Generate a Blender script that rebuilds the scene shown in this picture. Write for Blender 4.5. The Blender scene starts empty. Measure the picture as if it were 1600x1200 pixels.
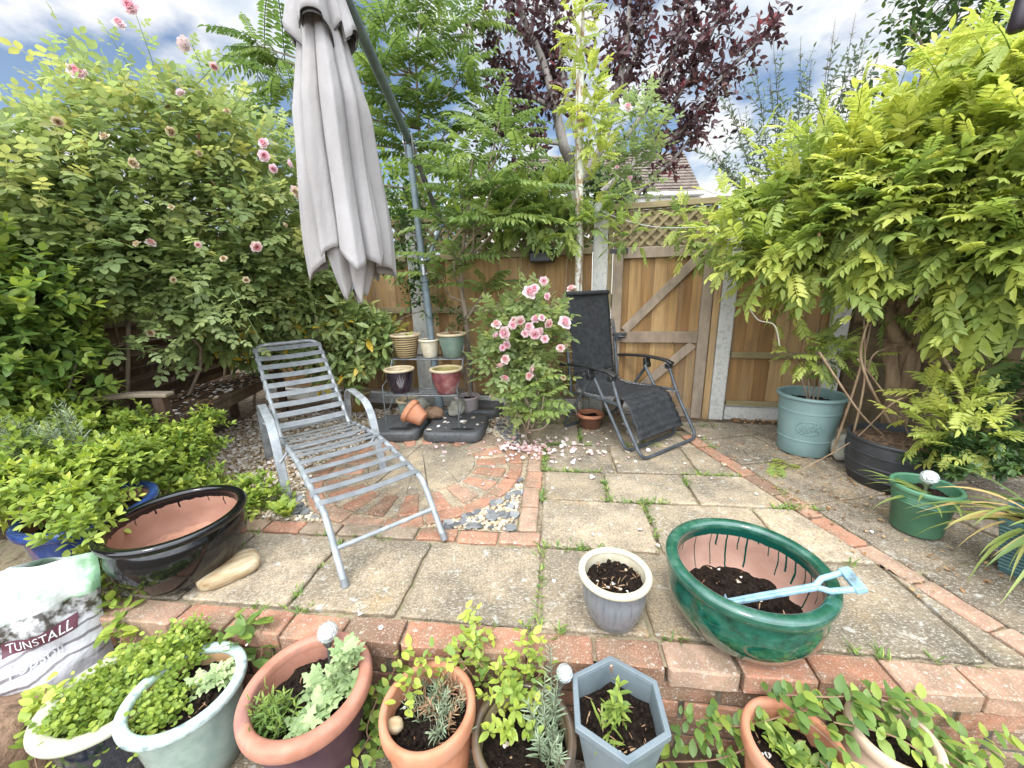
import bpy, bmesh, math, random
import numpy as np
from mathutils import Vector, Matrix, noise
R = math.radians
random.seed(7)
rng = np.random.default_rng(11)
SC = bpy.context.scene
COL = SC.collection

# ------------------------------------------------------------------ camera
F = 600.0
PITCH, ROLL, EYE = R(14.5), R(1.6), np.array([0.0, 0.0, 1.2])
c_f = np.array([0, math.cos(PITCH), -math.sin(PITCH)])
c_r0 = np.array([1.0, 0, 0]); c_u0 = np.cross(c_r0, c_f)
c_r = math.cos(ROLL) * c_r0 - math.sin(ROLL) * c_u0
c_u = math.sin(ROLL) * c_r0 + math.cos(ROLL) * c_u0
cam = bpy.data.cameras.new('camera'); cam.lens = 13.5; cam.sensor_width = 36.0
cam.clip_start = 0.05; cam.clip_end = 2000
co = bpy.data.objects.new('camera', cam); COL.objects.link(co)
co.matrix_world = Matrix(((c_r[0], c_u[0], -c_f[0], EYE[0]), (c_r[1], c_u[1], -c_f[1], EYE[1]), (c_r[2], c_u[2], -c_f[2], EYE[2]), (0, 0, 0, 1)))
SC.camera = co

# ------------------------------------------------------------------ sky, sun, exposure
SUN_EL, SUN_AZ = R(58), R(205)          # azimuth clockwise from +Y (north)
w = bpy.data.worlds.new('World'); SC.world = w; w.use_nodes = True
nt = w.node_tree; nt.nodes.clear()
def N(t, **k):
    n = nt.nodes.new(t)
    for a, b in k.items(): setattr(n, a, b)
    return n
L = nt.links.new
out = N('ShaderNodeOutputWorld')
sky = N('ShaderNodeTexSky', sky_type='NISHITA', sun_disc=False, sun_elevation=SUN_EL, sun_rotation=SUN_AZ, air_density=1.0, dust_density=2.2, ozone_density=1.0)
bgs = N('ShaderNodeBackground'); bgs.inputs[1].default_value = 0.15
L(sky.outputs[0], bgs.inputs[0])
tc = N('ShaderNodeTexCoord'); sep = N('ShaderNodeSeparateXYZ'); L(tc.outputs['Generated'], sep.inputs[0])
def math_(op, a, b=None, clamp=False):
    n = N('ShaderNodeMath', operation=op, use_clamp=clamp)
    for i, x in enumerate((a, b)):
        if x is None: continue
        if isinstance(x, (int, float)): n.inputs[i].default_value = x
        else: L(x, n.inputs[i])
    return n.outputs[0]
den = math_('ADD', math_('MAXIMUM', sep.outputs['Z'], 0.0), 0.28)
cx = math_('DIVIDE', sep.outputs['X'], den); cy = math_('DIVIDE', sep.outputs['Y'], den)
cmb = N('ShaderNodeCombineXYZ'); L(cx, cmb.inputs[0]); L(cy, cmb.inputs[1]); cmb.inputs[2].default_value = 3.1
def fbm(vec, scale, detail=7, rough=0.55, off=None):
    n = N('ShaderNodeTexNoise'); n.inputs['Scale'].default_value = scale; n.inputs['Detail'].default_value = detail; n.inputs['Roughness'].default_value = rough
    if off:
        m = N('ShaderNodeVectorMath', operation='ADD'); L(vec, m.inputs[0]); m.inputs[1].default_value = off; vec = m.outputs[0]
    L(vec, n.inputs['Vector']); return n.outputs['Fac']
def ramp_(fac, stops):
    n = N('ShaderNodeValToRGB'); e = n.color_ramp.elements
    while len(e) < len(stops): e.new(0.5)
    for i, (p, c) in enumerate(stops): e[i].position = p; e[i].color = (*c, 1) if len(c) == 3 else c
    L(fac, n.inputs[0]); return n.outputs[0]
mask = ramp_(fbm(cmb.outputs[0], 1.9, 8, 0.52, (1.35, 0.4, 0)), [(0.455, (0, 0, 0)), (0.54, (1, 1, 1))])
shade = ramp_(fbm(cmb.outputs[0], 3.2, 8, 0.58, (0.9, 0.15, 0.4)), [(0.33, (0.46, 0.56, 0.70)), (0.47, (0.68, 0.76, 0.85)), (0.58, (0.95, 0.96, 0.98))])
# unseen cloud towards the zenith, closed and brightened as added fill from above
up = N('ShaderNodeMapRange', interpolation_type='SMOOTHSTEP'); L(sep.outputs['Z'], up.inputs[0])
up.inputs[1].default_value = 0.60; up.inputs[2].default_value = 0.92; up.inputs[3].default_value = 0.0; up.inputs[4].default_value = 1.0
# bright cloud added out of view behind the viewer, to lift the shade
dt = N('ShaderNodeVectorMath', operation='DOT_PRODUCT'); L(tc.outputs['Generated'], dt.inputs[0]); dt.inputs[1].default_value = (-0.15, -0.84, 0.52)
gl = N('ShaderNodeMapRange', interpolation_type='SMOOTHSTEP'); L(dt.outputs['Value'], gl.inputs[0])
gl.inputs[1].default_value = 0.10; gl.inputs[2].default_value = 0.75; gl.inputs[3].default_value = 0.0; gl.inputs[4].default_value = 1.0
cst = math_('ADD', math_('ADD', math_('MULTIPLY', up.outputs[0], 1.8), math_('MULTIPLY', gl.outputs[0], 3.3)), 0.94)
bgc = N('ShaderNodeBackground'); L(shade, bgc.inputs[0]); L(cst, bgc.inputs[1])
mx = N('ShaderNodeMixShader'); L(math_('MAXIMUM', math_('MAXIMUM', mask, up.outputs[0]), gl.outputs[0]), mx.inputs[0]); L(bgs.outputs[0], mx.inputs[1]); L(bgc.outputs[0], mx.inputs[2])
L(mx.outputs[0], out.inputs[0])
sd = bpy.data.lights.new('sun', 'SUN'); sd.energy = 1.5; sd.angle = R(10); sd.color = (1, 0.955, 0.89)
so = bpy.data.objects.new('sun', sd); COL.objects.link(so)
sv = Vector((math.sin(SUN_AZ) * math.cos(SUN_EL), math.cos(SUN_AZ) * math.cos(SUN_EL), math.sin(SUN_EL)))
so.rotation_euler = sv.to_track_quat('Z', 'Y').to_euler(); so.location = sv * 20
vs = SC.view_settings; vs.view_transform = 'Standard'; vs.look = 'None'; vs.exposure = 0.27; vs.gamma = 1.0
SC.cycles.max_bounces = 6; SC.cycles.transparent_max_bounces = 4; SC.cycles.transmission_bounces = 4

# ------------------------------------------------------------------ helpers
def ray(x, y): return c_f + c_r * (x - 800) / F + c_u * (600 - y) / F
def G(x, y, z=0.0):
    d = ray(x, y); p = EYE + d * ((z - EYE[2]) / d[2]); return Vector(p)
def W(x, y, Y):
    d = ray(x, y); return Vector(EYE + d * (Y / d[1]))
V = Vector

def material(name):
    m = bpy.data.materials.new(name); m.use_nodes = True
    t = m.node_tree; b = t.nodes['Principled BSDF']
    return m, t, b
def mramp(t, stops, fac=None):
    n = t.nodes.new('ShaderNodeValToRGB'); e = n.color_ramp.elements
    while len(e) < len(stops): e.new(0.5)
    for i, (p, c) in enumerate(stops): e[i].position = p; e[i].color = (*c, 1)
    if fac is not None: t.links.new(fac, n.inputs[0])
    return n.outputs[0]
def mnoise(t, scale, detail=4, rough=0.55, kind='Object', stretch=None, voro=False):
    n = t.nodes.new('ShaderNodeTexCoord'); v = n.outputs[kind]
    if stretch:
        mp = t.nodes.new('ShaderNodeMapping'); mp.inputs['Scale'].default_value = stretch; t.links.new(v, mp.inputs[0]); v = mp.outputs[0]
    if voro:
        q = t.nodes.new('ShaderNodeTexVoronoi'); q.inputs['Scale'].default_value = scale; t.links.new(v, q.inputs['Vector']); return q.outputs['Distance']
    q = t.nodes.new('ShaderNodeTexNoise'); q.inputs['Scale'].default_value = scale; q.inputs['Detail'].default_value = detail; q.inputs['Roughness'].default_value = rough
    t.links.new(v, q.inputs['Vector']); return q.outputs['Fac']
def mmix(t, fac, a, b, mode='MIX'):
    n = t.nodes.new('ShaderNodeMix'); n.data_type = 'RGBA'; n.blend_type = mode
    if isinstance(fac, (int, float)): n.inputs[0].default_value = fac
    else: t.links.new(fac, n.inputs[0])
    for i, x in ((6, a), (7, b)):
        if isinstance(x, tuple): n.inputs[i].default_value = (*x, 1)
        else: t.links.new(x, n.inputs[i])
    return n.outputs[2]
def mtint(t, nm='tint'):
    n = t.nodes.new('ShaderNodeAttribute'); n.attribute_name = nm; return n.outputs['Fac']
def mbump(t, b, h, strength, dist=0.01):
    n = t.nodes.new('ShaderNodeBump'); n.inputs['Strength'].default_value = strength; n.inputs['Distance'].default_value = dist
    t.links.new(h, n.inputs['Height']); t.links.new(n.outputs[0], b.inputs['Normal'])
def M(name, c1, c2, scale=12, rough=0.6, bump=0.15, detail=8, metallic=0.0, stretch=None, coat=0.0, c3=None, bs=None, spec=0.5, bdist=0.004):
    m, t, b = material(name)
    f = mnoise(t, scale, detail, stretch=stretch)
    st = [(0.36, c1), (0.62, c2)]
    if c3: st = [(0.33, c1), (0.52, c2), (0.68, c3)]
    t.links.new(mramp(t, st, f), b.inputs['Base Color'])
    b.inputs['Roughness'].default_value = rough; b.inputs['Metallic'].default_value = metallic; b.inputs['Coat Weight'].default_value = coat
    b.inputs['Coat Roughness'].default_value = 0.06; b.inputs['Specular IOR Level'].default_value = spec
    if bump: mbump(t, b, mnoise(t, bs or scale * 4, 4, stretch=stretch), bump, bdist)
    return m
def leafmat(name, stops, rough=0.45, trans=0.35, veins=0.0, spots=None, spec=0.35):
    m, t, b = material(name)
    c = mramp(t, stops, mtint(t))
    c = mmix(t, 0.35, c, mramp(t, [(0.35, (0.45, 0.45, 0.45)), (0.65, (0.62, 0.62, 0.55))], mnoise(t, 45, 3)), 'OVERLAY')
    if spots: c = mmix(t, mramp(t, [(0.60, (0, 0, 0)), (0.66, (1, 1, 1))], mnoise(t, 110, 2)), c, spots)
    t.links.new(c, b.inputs['Base Color']); b.inputs['Roughness'].default_value = rough; b.inputs['Specular IOR Level'].default_value = spec
    tr = t.nodes.new('ShaderNodeBsdfTranslucent')
    h = t.nodes.new('ShaderNodeHueSaturation'); h.inputs['Saturation'].default_value = 1.1; h.inputs['Value'].default_value = 1.35; t.links.new(c, h.inputs['Color']); t.links.new(h.outputs[0], tr.inputs[0])
    ms = t.nodes.new('ShaderNodeMixShader'); ms.inputs[0].default_value = trans
    t.links.new(b.outputs[0], ms.inputs[1]); t.links.new(tr.outputs[0], ms.inputs[2]); t.links.new(ms.outputs[0], t.nodes['Material Output'].inputs[0])
    return m

ORG = {}
def thing(name, label, cat, loc=(0, 0, 0), group=None, rot=(0, 0, 0)):
    o = bpy.data.objects.new(name, None); COL.objects.link(o); o.empty_display_size = 0.1
    o.location = loc; o.rotation_euler = rot; o['label'] = label; o['category'] = cat
    if group: o['group'] = group
    ORG[o] = V(loc); return o
def tag(o, label, cat, group=None):
    o['label'] = label; o['category'] = cat
    if group: o['group'] = group
    return o
def kind(o, k): o['kind'] = k; return o
def link(name, me, mat, parent, local):
    o = bpy.data.objects.new(name, me); COL.objects.link(o)
    if mat: me.materials.append(mat)
    if parent is not None:
        o.parent = parent; ORG[o] = V((0, 0, 0)) if local else ORG[parent]
        if not local and parent.type == 'MESH': pass
    return o
class MB:
    def __init__(s): s.v, s.f, s.t = [], [], []
    def add(s, vs, fs, tint=0.5):
        k = len(s.v); s.v += [tuple(p) for p in vs]; s.f += [tuple(i + k for i in q) for q in fs]
        s.t += ([tint] * len(vs)) if isinstance(tint, (int, float)) else list(tint)
    def box(s, c, size, rz=0, tint=0.5, ax=None):
        c = V(c); X, Y, Z = ax or (V((math.cos(rz), math.sin(rz), 0)), V((-math.sin(rz), math.cos(rz), 0)), V((0, 0, 1)))
        hx, hy, hz = [q / 2 for q in size]
        vs = [c + X * (a * hx) + Y * (b * hy) + Z * (d * hz) for d in (-1, 1) for a, b in ((-1, -1), (1, -1), (1, 1), (-1, 1))]
        s.add(vs, [(3, 2, 1, 0), (4, 5, 6, 7), (0, 1, 5, 4), (1, 2, 6, 5), (2, 3, 7, 6), (3, 0, 4, 7)], tint)
    def beam(s, a, b, wd, hd, upv=(0, 0, 1), tint=0.5):
        a, b = V(a), V(b); Y = (b - a); ln = Y.length; Y.normalize(); X = Y.cross(V(upv)).normalized(); Z = X.cross(Y)
        s.box((a + b) / 2, (wd, ln, hd), ax=(X, Y, Z), tint=tint)
    def tube(s, pts, r, n=8, tint=0.5, closed=False, cap=True, flat=None):
        pts = [V(p) for p in pts]; m = len(pts); rs = r if isinstance(r, (list, tuple)) else [r] * m
        vs, fs = [], []; X = None
        for i, p in enumerate(pts):
            a = pts[(i - 1) % m] if (closed or i > 0) else p; b = pts[(i + 1) % m] if (closed or i < m - 1) else p
            T = (b - a).normalized()
            if X is None:
                X = T.cross(V((0, 0, 1)));  X = X if X.length > 0.05 else T.cross(V((1, 0, 0)))
                if flat is not None: X = V(flat)
            X = (X - T * X.dot(T)).normalized(); Y = T.cross(X)
            for k in range(n):
                q = 2 * math.pi * k / n; vs.append(p + X * (rs[i] * math.cos(q)) + Y * (rs[i] * math.sin(q)))
        for i in range(m if closed else m - 1):
            j = (i + 1) % m
            for k in range(n): fs.append((i * n + k, i * n + (k + 1) % n, j * n + (k + 1) % n, j * n + k))
        if cap and not closed: fs += [tuple(range(n))[::-1], tuple((m - 1) * n + k for k in range(n))]
        s.add(vs, fs, tint)
    def strap(s, pts, wdir, wd, th, tint=0.5):
        # flat bar swept along pts; wdir = width direction
        pts = [V(p) for p in pts]; X = V(wdir).normalized(); vs, fs = [], []; m = len(pts)
        for i, p in enumerate(pts):
            T = (pts[min(i + 1, m - 1)] - pts[max(i - 1, 0)]).normalized(); Nn = T.cross(X).normalized()
            vs += [p - X * wd / 2 - Nn * th / 2, p + X * wd / 2 - Nn * th / 2, p + X * wd / 2 + Nn * th / 2, p - X * wd / 2 + Nn * th / 2]
        for i in range(m - 1):
            for k in range(4): fs.append((i * 4 + k, i * 4 + (k + 1) % 4, i * 4 + 4 + (k + 1) % 4, i * 4 + 4 + k))
        fs += [(3, 2, 1, 0), tuple((m - 1) * 4 + k for k in range(4))]
        s.add(vs, fs, tint)
    def lathe(s, prof, n=48, c=(0, 0, 0), closed=False, tint=0.5, fn=None):
        vs, fs = [], []; m = len(prof); c = V(c)
        for k in range(n):
            q = 2 * math.pi * k / n
            for (r, z) in prof:
                rr, zz = fn(r, z, q) if fn else (r, z)
                vs.append(c + V((rr * math.cos(q), rr * math.sin(q), zz)))
        for k in range(n):
            j = (k + 1) % n
            for i in range(m if closed else m - 1):
                i2 = (i + 1) % m; fs.append((k * m + i, j * m + i, j * m + i2, k * m + i2))
        s.add(vs, fs, tint)
    def build(s, name, mat, parent=None, smooth=40, bevel=0, local=False):
        off = V((0, 0, 0)) if (parent is None or local) else ORG[parent]
        me = bpy.data.meshes.new(name)
        me.from_pydata([(a - off.x, b - off.y, c - off.z) for a, b, c in s.v], [], s.f); me.validate()
        if len(me.vertices) == len(s.t):
            at = me.attributes.new('tint', 'FLOAT', 'POINT'); at.data.foreach_set('value', np.array(s.t, dtype=np.float32))
        bm = bmesh.new(); bm.from_mesh(me); bmesh.ops.recalc_face_normals(bm, faces=bm.faces); bm.to_mesh(me); bm.free()
        if smooth:
            me.polygons.foreach_set('use_smooth', [True] * len(me.polygons)); me.set_sharp_from_angle(angle=R(smooth))
        o = link(name, me, mat, parent, local)
        if bevel:
            b = o.modifiers.new('bevel', 'BEVEL'); b.width = bevel; b.segments = 2; b.limit_method = 'ANGLE'; b.angle_limit = R(35)
        return o

def arc(p0, p1, p2, n=6):
    # rounded corner p0 -> p1 -> p2 (quadratic)
    p0, p1, p2 = V(p0), V(p1), V(p2); return [p0 * (1 - t) ** 2 + p1 * (2 * t * (1 - t)) + p2 * t * t for t in [i / n for i in range(n + 1)]]
def fillet(pts, r, n=5, closed=False):
    pts = [V(p) for p in pts]; o = []
    m = len(pts)
    for i, p in enumerate(pts):
        if not closed and i in (0, m - 1): o.append(p); continue
        a, b = pts[(i - 1) % m], pts[(i + 1) % m]; d1 = a - p; d2 = b - p
        rr = min(r, d1.length * 0.45, d2.length * 0.45)
        o += arc(p + d1.normalized() * rr, p, p + d2.normalized() * rr, n)
    return o
def spline(pts, n=6):
    pts = [V(p) for p in pts]; o = []
    for i in range(len(pts) - 1):
        p0 = pts[max(i - 1, 0)]; p1 = pts[i]; p2 = pts[i + 1]; p3 = pts[min(i + 2, len(pts) - 1)]
        for k in range(n):
            t = k / n
            o.append(0.5 * ((2 * p1) + (p2 - p0) * t + (2 * p0 - 5 * p1 + 4 * p2 - p3) * t * t + (3 * p1 - p0 - 3 * p2 + p3) * t ** 3))
    o.append(pts[-1]); return o
def lerps(a, b, n): return [a + (b - a) * i / (n - 1) for i in range(n)]

# ---- foliage
def unit(a): return a / np.maximum(np.linalg.norm(a, axis=-1, keepdims=True), 1e-9)
def leafT(wd=0.28, fold=0.06, droop=0.12, wide=0.45):
    a, b = wide * 0.62, wide * 1.5
    v = [(0, 0, 0), (-wd * 0.92, a, fold), (0, a, 0), (wd * 0.92, a, fold),
         (-wd * 0.78, b, fold * 0.8 - droop * 0.3), (0, b, -droop * 0.4), (wd * 0.78, b, fold * 0.8 - droop * 0.3), (0, 1, -droop)]
    return np.array(v), [(0, 2, 1), (0, 3, 2), (1, 2, 5, 4), (2, 3, 6, 5), (4, 5, 7), (5, 6, 7)]
def leafH(wd=0.28, fold=0.06, droop=0.12):
    v, f = [(0, 0, 0)], [(0, 2, 1), (0, 3, 2)]
    for t, q in ((0.16, 0.66), (0.42, 1.0), (0.68, 0.80), (0.87, 0.40)):
        z = -droop * t * t; v += [(-wd * q, t, z + fold * q), (0, t - 0.02, z), (wd * q, t, z + fold * q)]
    for i in range(3):
        k = 1 + 3 * i; f += [(k, k + 1, k + 4, k + 3), (k + 1, k + 2, k + 5, k + 4)]
    v.append((0, 1, -droop)); f += [(10, 11, 13), (11, 12, 13)]
    return np.array(v), f
def roundT(cup=0.08):
    v = [(0, 0, 0)]; 
    for a in (-70, -35, 0, 35, 70): v.append((0.5 * math.sin(R(a * 1.9)), 0.55 + -0.5 * math.cos(R(a * 1.9)) * -1, cup))
    v = [(0, 0.02, 0), (-0.34, 0.2, cup), (-0.5, 0.55, cup), (-0.3, 0.9, cup * 0.6), (0, 1.0, 0.0), (0.3, 0.9, cup * 0.6), (0.5, 0.55, cup), (0.34, 0.2, cup), (0, 0.55, -0.02)]
    return np.array(v), [(0, 8, 2, 1), (8, 4, 3, 2), (0, 7, 6, 8), (8, 6, 5, 4)]
def lobedT():
    # poppy-like wavy lobed leaf
    v, f = [], []; n = 11
    for i in range(n):
        t = i / (n - 1); wv = 0.30 * math.sin(math.pi * min(1, t * 0.9 + 0.1)) ** 0.7 * (1.0 if i % 2 else 0.55)
        if i == n - 1: wv = 0.02
        z = -0.28 * t * t + 0.05 * math.sin(i * 2.4)
        v += [(-wv, t - (0.04 if i % 2 else 0), z + 0.06 * (1 if i % 2 else -0.3)), (0, t, z), (wv, t - (0.04 if i % 2 else 0), z + 0.06 * (-0.3 if i % 3 else 1))]
    for i in range(n - 1):
        a = i * 3; f += [(a, a + 1, a + 4, a + 3), (a + 1, a + 2, a + 5, a + 4)]
    return np.array(v), f
def stripT(n=6, wd=0.03, droop=0.6, fold=0.01):
    v, f = [], []
    for i in range(n + 1):
        t = i / n; wv = wd * (1 - t ** 2.2) * (0.6 + 0.4 * min(1, t * 5)) + 0.001
        y = math.sin(t * 1.2) / math.sin(1.2) if droop > 0.3 else t; z = -droop * t * t
        v += [(-wv, y, z + fold), (0, y, z), (wv, y, z + fold)]
    for i in range(n):
        a = i * 3; f += [(a, a + 1, a + 4, a + 3), (a + 1, a + 2, a + 5, a + 4)]
    return np.array(v), f
def pinnT(n=6, ll=0.30, wd=0.30, droop=0.25, ang=62, hang=0.25, start=0.22, jit=0.0, seed=1):
    rs = random.Random(seed); lv, lf = leafT(wd, 0.07, 0.16)
    V_, F_ = [], []
    def put(p, d, nrm, s):
        d = d / np.linalg.norm(d); x = np.cross(d, nrm); x /= np.linalg.norm(x); z = np.cross(x, d)
        k = len(V_)
        for q in lv: V_.append(p + s * (q[0] * x + q[1] * d + q[2] * z))
        for q in lf: F_.append(tuple(i + k for i in q))
    def P(t): return np.array([0, t * (1 - 0.12 * droop * t), -droop * t * t])
    for i in range(n):
        t = start + (1 - start) * i / n; tg = P(t + 0.02) - P(t); s = ll * (0.75 + 0.25 * math.sin(math.pi * (0.2 + 0.7 * i / n)))
        for sd in (-1, 1):
            a = R(ang + rs.uniform(-10, 10)); tt = tg / np.linalg.norm(tg)
            d = tt * math.cos(a) + np.array([sd * math.sin(a), 0, -hang * rs.uniform(0.6, 1.4)])
            put(P(t + rs.uniform(-.01, .01)), d, np.array([sd * -0.25, 0, 1.0]), s * rs.uniform(0.88, 1.08))
    put(P(1.0), P(1.0) - P(0.95), np.array([0, 0, 1.0]), ll)
    k = len(V_); m = 5
    for i in range(m + 1):
        p = P(i / m); q = 0.008
        V_.extend([p + np.array([-q, 0, 0]), p + np.array([q, 0, 0]), p + np.array([0, 0, -q * 1.5])])
    for i in range(m):
        a = k + i * 3
        for j in range(3): F_.append((a + j, a + (j + 1) % 3, a + 3 + (j + 1) % 3, a + 3 + j))
    return np.array(V_), F_
def comp5T(ls=0.35):
    lv, lf = leafH(0.33, 0.05, 0.12); V_, F_ = [], []
    for (px_, py_, a, s) in ((0, 0.24, 68, .8), (0, 0.26, -68, .8), (0, 0.56, 62, 1), (0, 0.54, -62, 1), (0, 0.70, 0, 1.1)):
        ca, sa = math.cos(R(a)), math.sin(R(a)); k = len(V_)
        for q in lv:
            x, y = q[0] * ls * s, q[1] * ls * s
            V_.append((px_ + x * ca + y * sa, py_ - x * sa + y * ca, q[2] * ls * s - 0.1 * (y * abs(sa))))
        for q in lf: F_.append(tuple(i + k for i in q))
    k = len(V_); V_ += [(-.012, 0, 0), (.012, 0, 0), (.008, .62, 0), (-.008, .62, 0)]; F_.append((k, k + 1, k + 2, k + 3))
    return np.array(V_), F_
class LB:
    def __init__(s): s.V, s.T, s.loops, s.tot, s.n = [], [], [], [], 0
    def raw(s, verts, flat, tot, tint):
        s.V.append(verts); s.loops.append(flat + s.n); s.tot.append(tot); s.T.append(tint); s.n += len(verts)
    def add(s, T, pos, d, nor, scale, tint):
        tv, tf = T; pos = np.atleast_2d(pos); n = len(pos)
        Y = unit(np.broadcast_to(d, (n, 3)).astype(float)); nor = np.broadcast_to(nor, (n, 3)).astype(float)
        X = unit(np.cross(Y, nor) + 1e-6); Z = np.cross(X, Y)
        sc = np.broadcast_to(scale, (n,))[:, None, None]
        A = pos[:, None] + sc * (tv[None, :, 0:1] * X[:, None] + tv[None, :, 1:2] * Y[:, None] + tv[None, :, 2:3] * Z[:, None])
        fl = np.array([i for q in tf for i in q]); tt = np.array([len(q) for q in tf]); m = len(tv)
        s.raw(A.reshape(-1, 3), (fl[None] + (np.arange(n) * m)[:, None]).ravel(), np.tile(tt, n), np.repeat(np.broadcast_to(tint, (n,)), m))
    def twig(s, A, B, r, sag=0.0, tint=0.5):
        # many thin three-sided twigs A -> B, sagging in the middle
        A, B = np.atleast_2d(A), np.atleast_2d(B); n = len(A); T = unit(B - A)
        X = unit(np.cross(T, np.array([0.13, 0.21, 1.0]))); Z = np.cross(X, T); m = 4; vs = []
        r = np.broadcast_to(r, (n,))
        for i in range(m):
            t = i / (m - 1); p = A + (B - A) * t; p[:, 2] -= np.broadcast_to(sag, (n,)) * (t * t)
            rr = (r * (1 - 0.6 * t))[:, None]
            for k in range(3): vs.append(p + rr * (math.cos(2.094 * k) * X + math.sin(2.094 * k) * Z))
        vs = np.stack(vs, 1); fl = []
        for i in range(m - 1):
            for k in range(3): fl += [i * 3 + k, i * 3 + (k + 1) % 3, i * 3 + 3 + (k + 1) % 3, i * 3 + 3 + k]
        fl = np.array(fl); q = m * 3
        s.raw(vs.reshape(-1, 3), (fl[None] + (np.arange(n) * q)[:, None]).ravel(), np.full(n * (m - 1) * 3, 4), np.full(n * q, tint))
    def build(s, name, mat, parent=None, local=False, smooth=True):
        Vv = np.concatenate(s.V); lo = np.concatenate(s.loops).astype(np.int32); to = np.concatenate(s.tot).astype(np.int32)
        if parent is not None and not local: Vv = Vv - np.array(ORG[parent])
        me = bpy.data.meshes.new(name); me.vertices.add(len(Vv)); me.vertices.foreach_set('co', Vv.astype(np.float32).ravel())
        me.loops.add(len(lo)); me.loops.foreach_set('vertex_index', lo); me.polygons.add(len(to))
        me.polygons.foreach_set('loop_start', np.concatenate([[0], np.cumsum(to)[:-1]]).astype(np.int32))
        me.polygons.foreach_set('use_smooth', np.full(len(to), smooth)); me.update(calc_edges=True)
        at = me.attributes.new('tint', 'FLOAT', 'POINT'); at.data.foreach_set('value', np.concatenate(s.T).astype(np.float32))
        return link(name, me, mat, parent, local)
def rnd(n, a=-1.0, b=1.0): return rng.uniform(a, b, n)
def rdir(n): return unit(rng.normal(size=(n, 3)))
def blobpts(blobs, n, shell=0.5):
    B = np.array([(b[0], b[1], b[2], b[3], b[4], b[5]) for b in blobs], float)
    wt = np.array([(b[6] if len(b) > 6 else 1.0) * (b[3] * b[4] + b[4] * b[5] + b[3] * b[5]) for b in blobs]); wt /= wt.sum()
    i = rng.choice(len(blobs), n, p=wt); d = rdir(n); rr = (shell + (1 - shell) * rng.random(n)) ** 0.8
    bump = 1 + 0.18 * np.sin(d[:, 0] * 7 + i) * np.cos(d[:, 1] * 6 + 2 * i) + 0.12 * np.sin(d[:, 2] * 9)
    p = B[i, :3] + d * B[i, 3:6] * (rr * bump)[:, None]
    return p, unit(d / B[i, 3:6]), i
def PB(px_, py_, Y, rx, ry=None, rz=None, wt=1.0):
    # blob whose centre is seen at a pixel, at depth Y; radii in metres
    p = W(px_, py_, Y); return (p.x, p.y, p.z, rx, ry or rx, rz or rx, wt)
def sprigs(lb, tw, S, D, Ln, T, nl, ls, tint, spread=55, droop=0.15, twr=0.0018, upv=0.8, lsv=0.25, tiptint=0.0, pair=False, taper=0.35):
    """leafy twigs: S start, D direction, Ln length; nl leaves along each"""
    n = len(S); D = unit(D); Ln = np.broadcast_to(Ln, (n,)).astype(float); tint = np.broadcast_to(tint, (n,))
    P1 = unit(np.cross(D, rdir(n))); P2 = np.cross(D, P1); ph0 = rnd(n, 0, 6.28)
    E = S + D * Ln[:, None]; sag = droop * Ln
    if tw is not None: tw.twig(S, E, twr, sag)
    for k in range(nl):
        t = (k + 0.6) / nl; base = S + D * (Ln * t)[:, None]; base[:, 2] -= sag * t * t
        for j in range(2 if pair else 1):
            ph = ph0 + (k * 2.4 if not pair else k * 1.57 + j * math.pi) + rnd(n, -.3, .3); a = R(spread) * (1 - 0.6 * (k == nl - 1)) + rnd(n, -.25, .25)
            d = D * np.cos(a)[:, None] + (P1 * np.cos(ph)[:, None] + P2 * np.sin(ph)[:, None]) * np.sin(a)[:, None]
            nor = np.array([0, 0, upv]) + rdir(n) * 0.45 + D * 0.15
            lb.add(T, base, d, nor, ls * (1 - taper * t) * (1 + lsv * rnd(n)), np.clip(tint + tiptint * t + 0.10 * rnd(n), 0, 1))
    return E
# ------------------------------------------------------------------ surface materials
def brickmat(name):
    m, t, b = material(name)
    c = mramp(t, [(0.0, (0.20, 0.115, 0.075)), (0.25, (0.30, 0.14, 0.085)), (0.5, (0.37, 0.18, 0.115)), (0.75, (0.34, 0.22, 0.155)), (1.0, (0.27, 0.21, 0.155))], mtint(t))
    c = mmix(t, 0.55, c, mramp(t, [(0.3, (0.28, 0.28, 0.28)), (0.7, (0.75, 0.72, 0.68))], mnoise(t, 14, 6, 0.65)), 'OVERLAY')
    dirt = mramp(t, [(0.46, (0, 0, 0)), (0.64, (0.8, 0.8, 0.8))], mnoise(t, 6.5, 6, 0.65))
    c = mmix(t, dirt, c, (0.20, 0.145, 0.095))
    lich = mramp(t, [(0.60, (0, 0, 0)), (0.70, (0.75, 0.75, 0.75))], mnoise(t, 62, 3, 0.6))
    c = mmix(t, lich, c, (0.50, 0.45, 0.38)); c = mmix(t, mramp(t, [(0.56, (0, 0, 0)), (0.66, (0.8, 0.8, 0.8))], mnoise(t, 170, 3, 0.7)), c, (0.48, 0.40, 0.32))
    t.links.new(c, b.inputs['Base Color']); b.inputs['Roughness'].default_value = 0.9; b.inputs['Specular IOR Level'].default_value = 0.2
    mbump(t, b, mnoise(t, 90, 5, 0.7), 0.55, 0.004); return m
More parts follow.
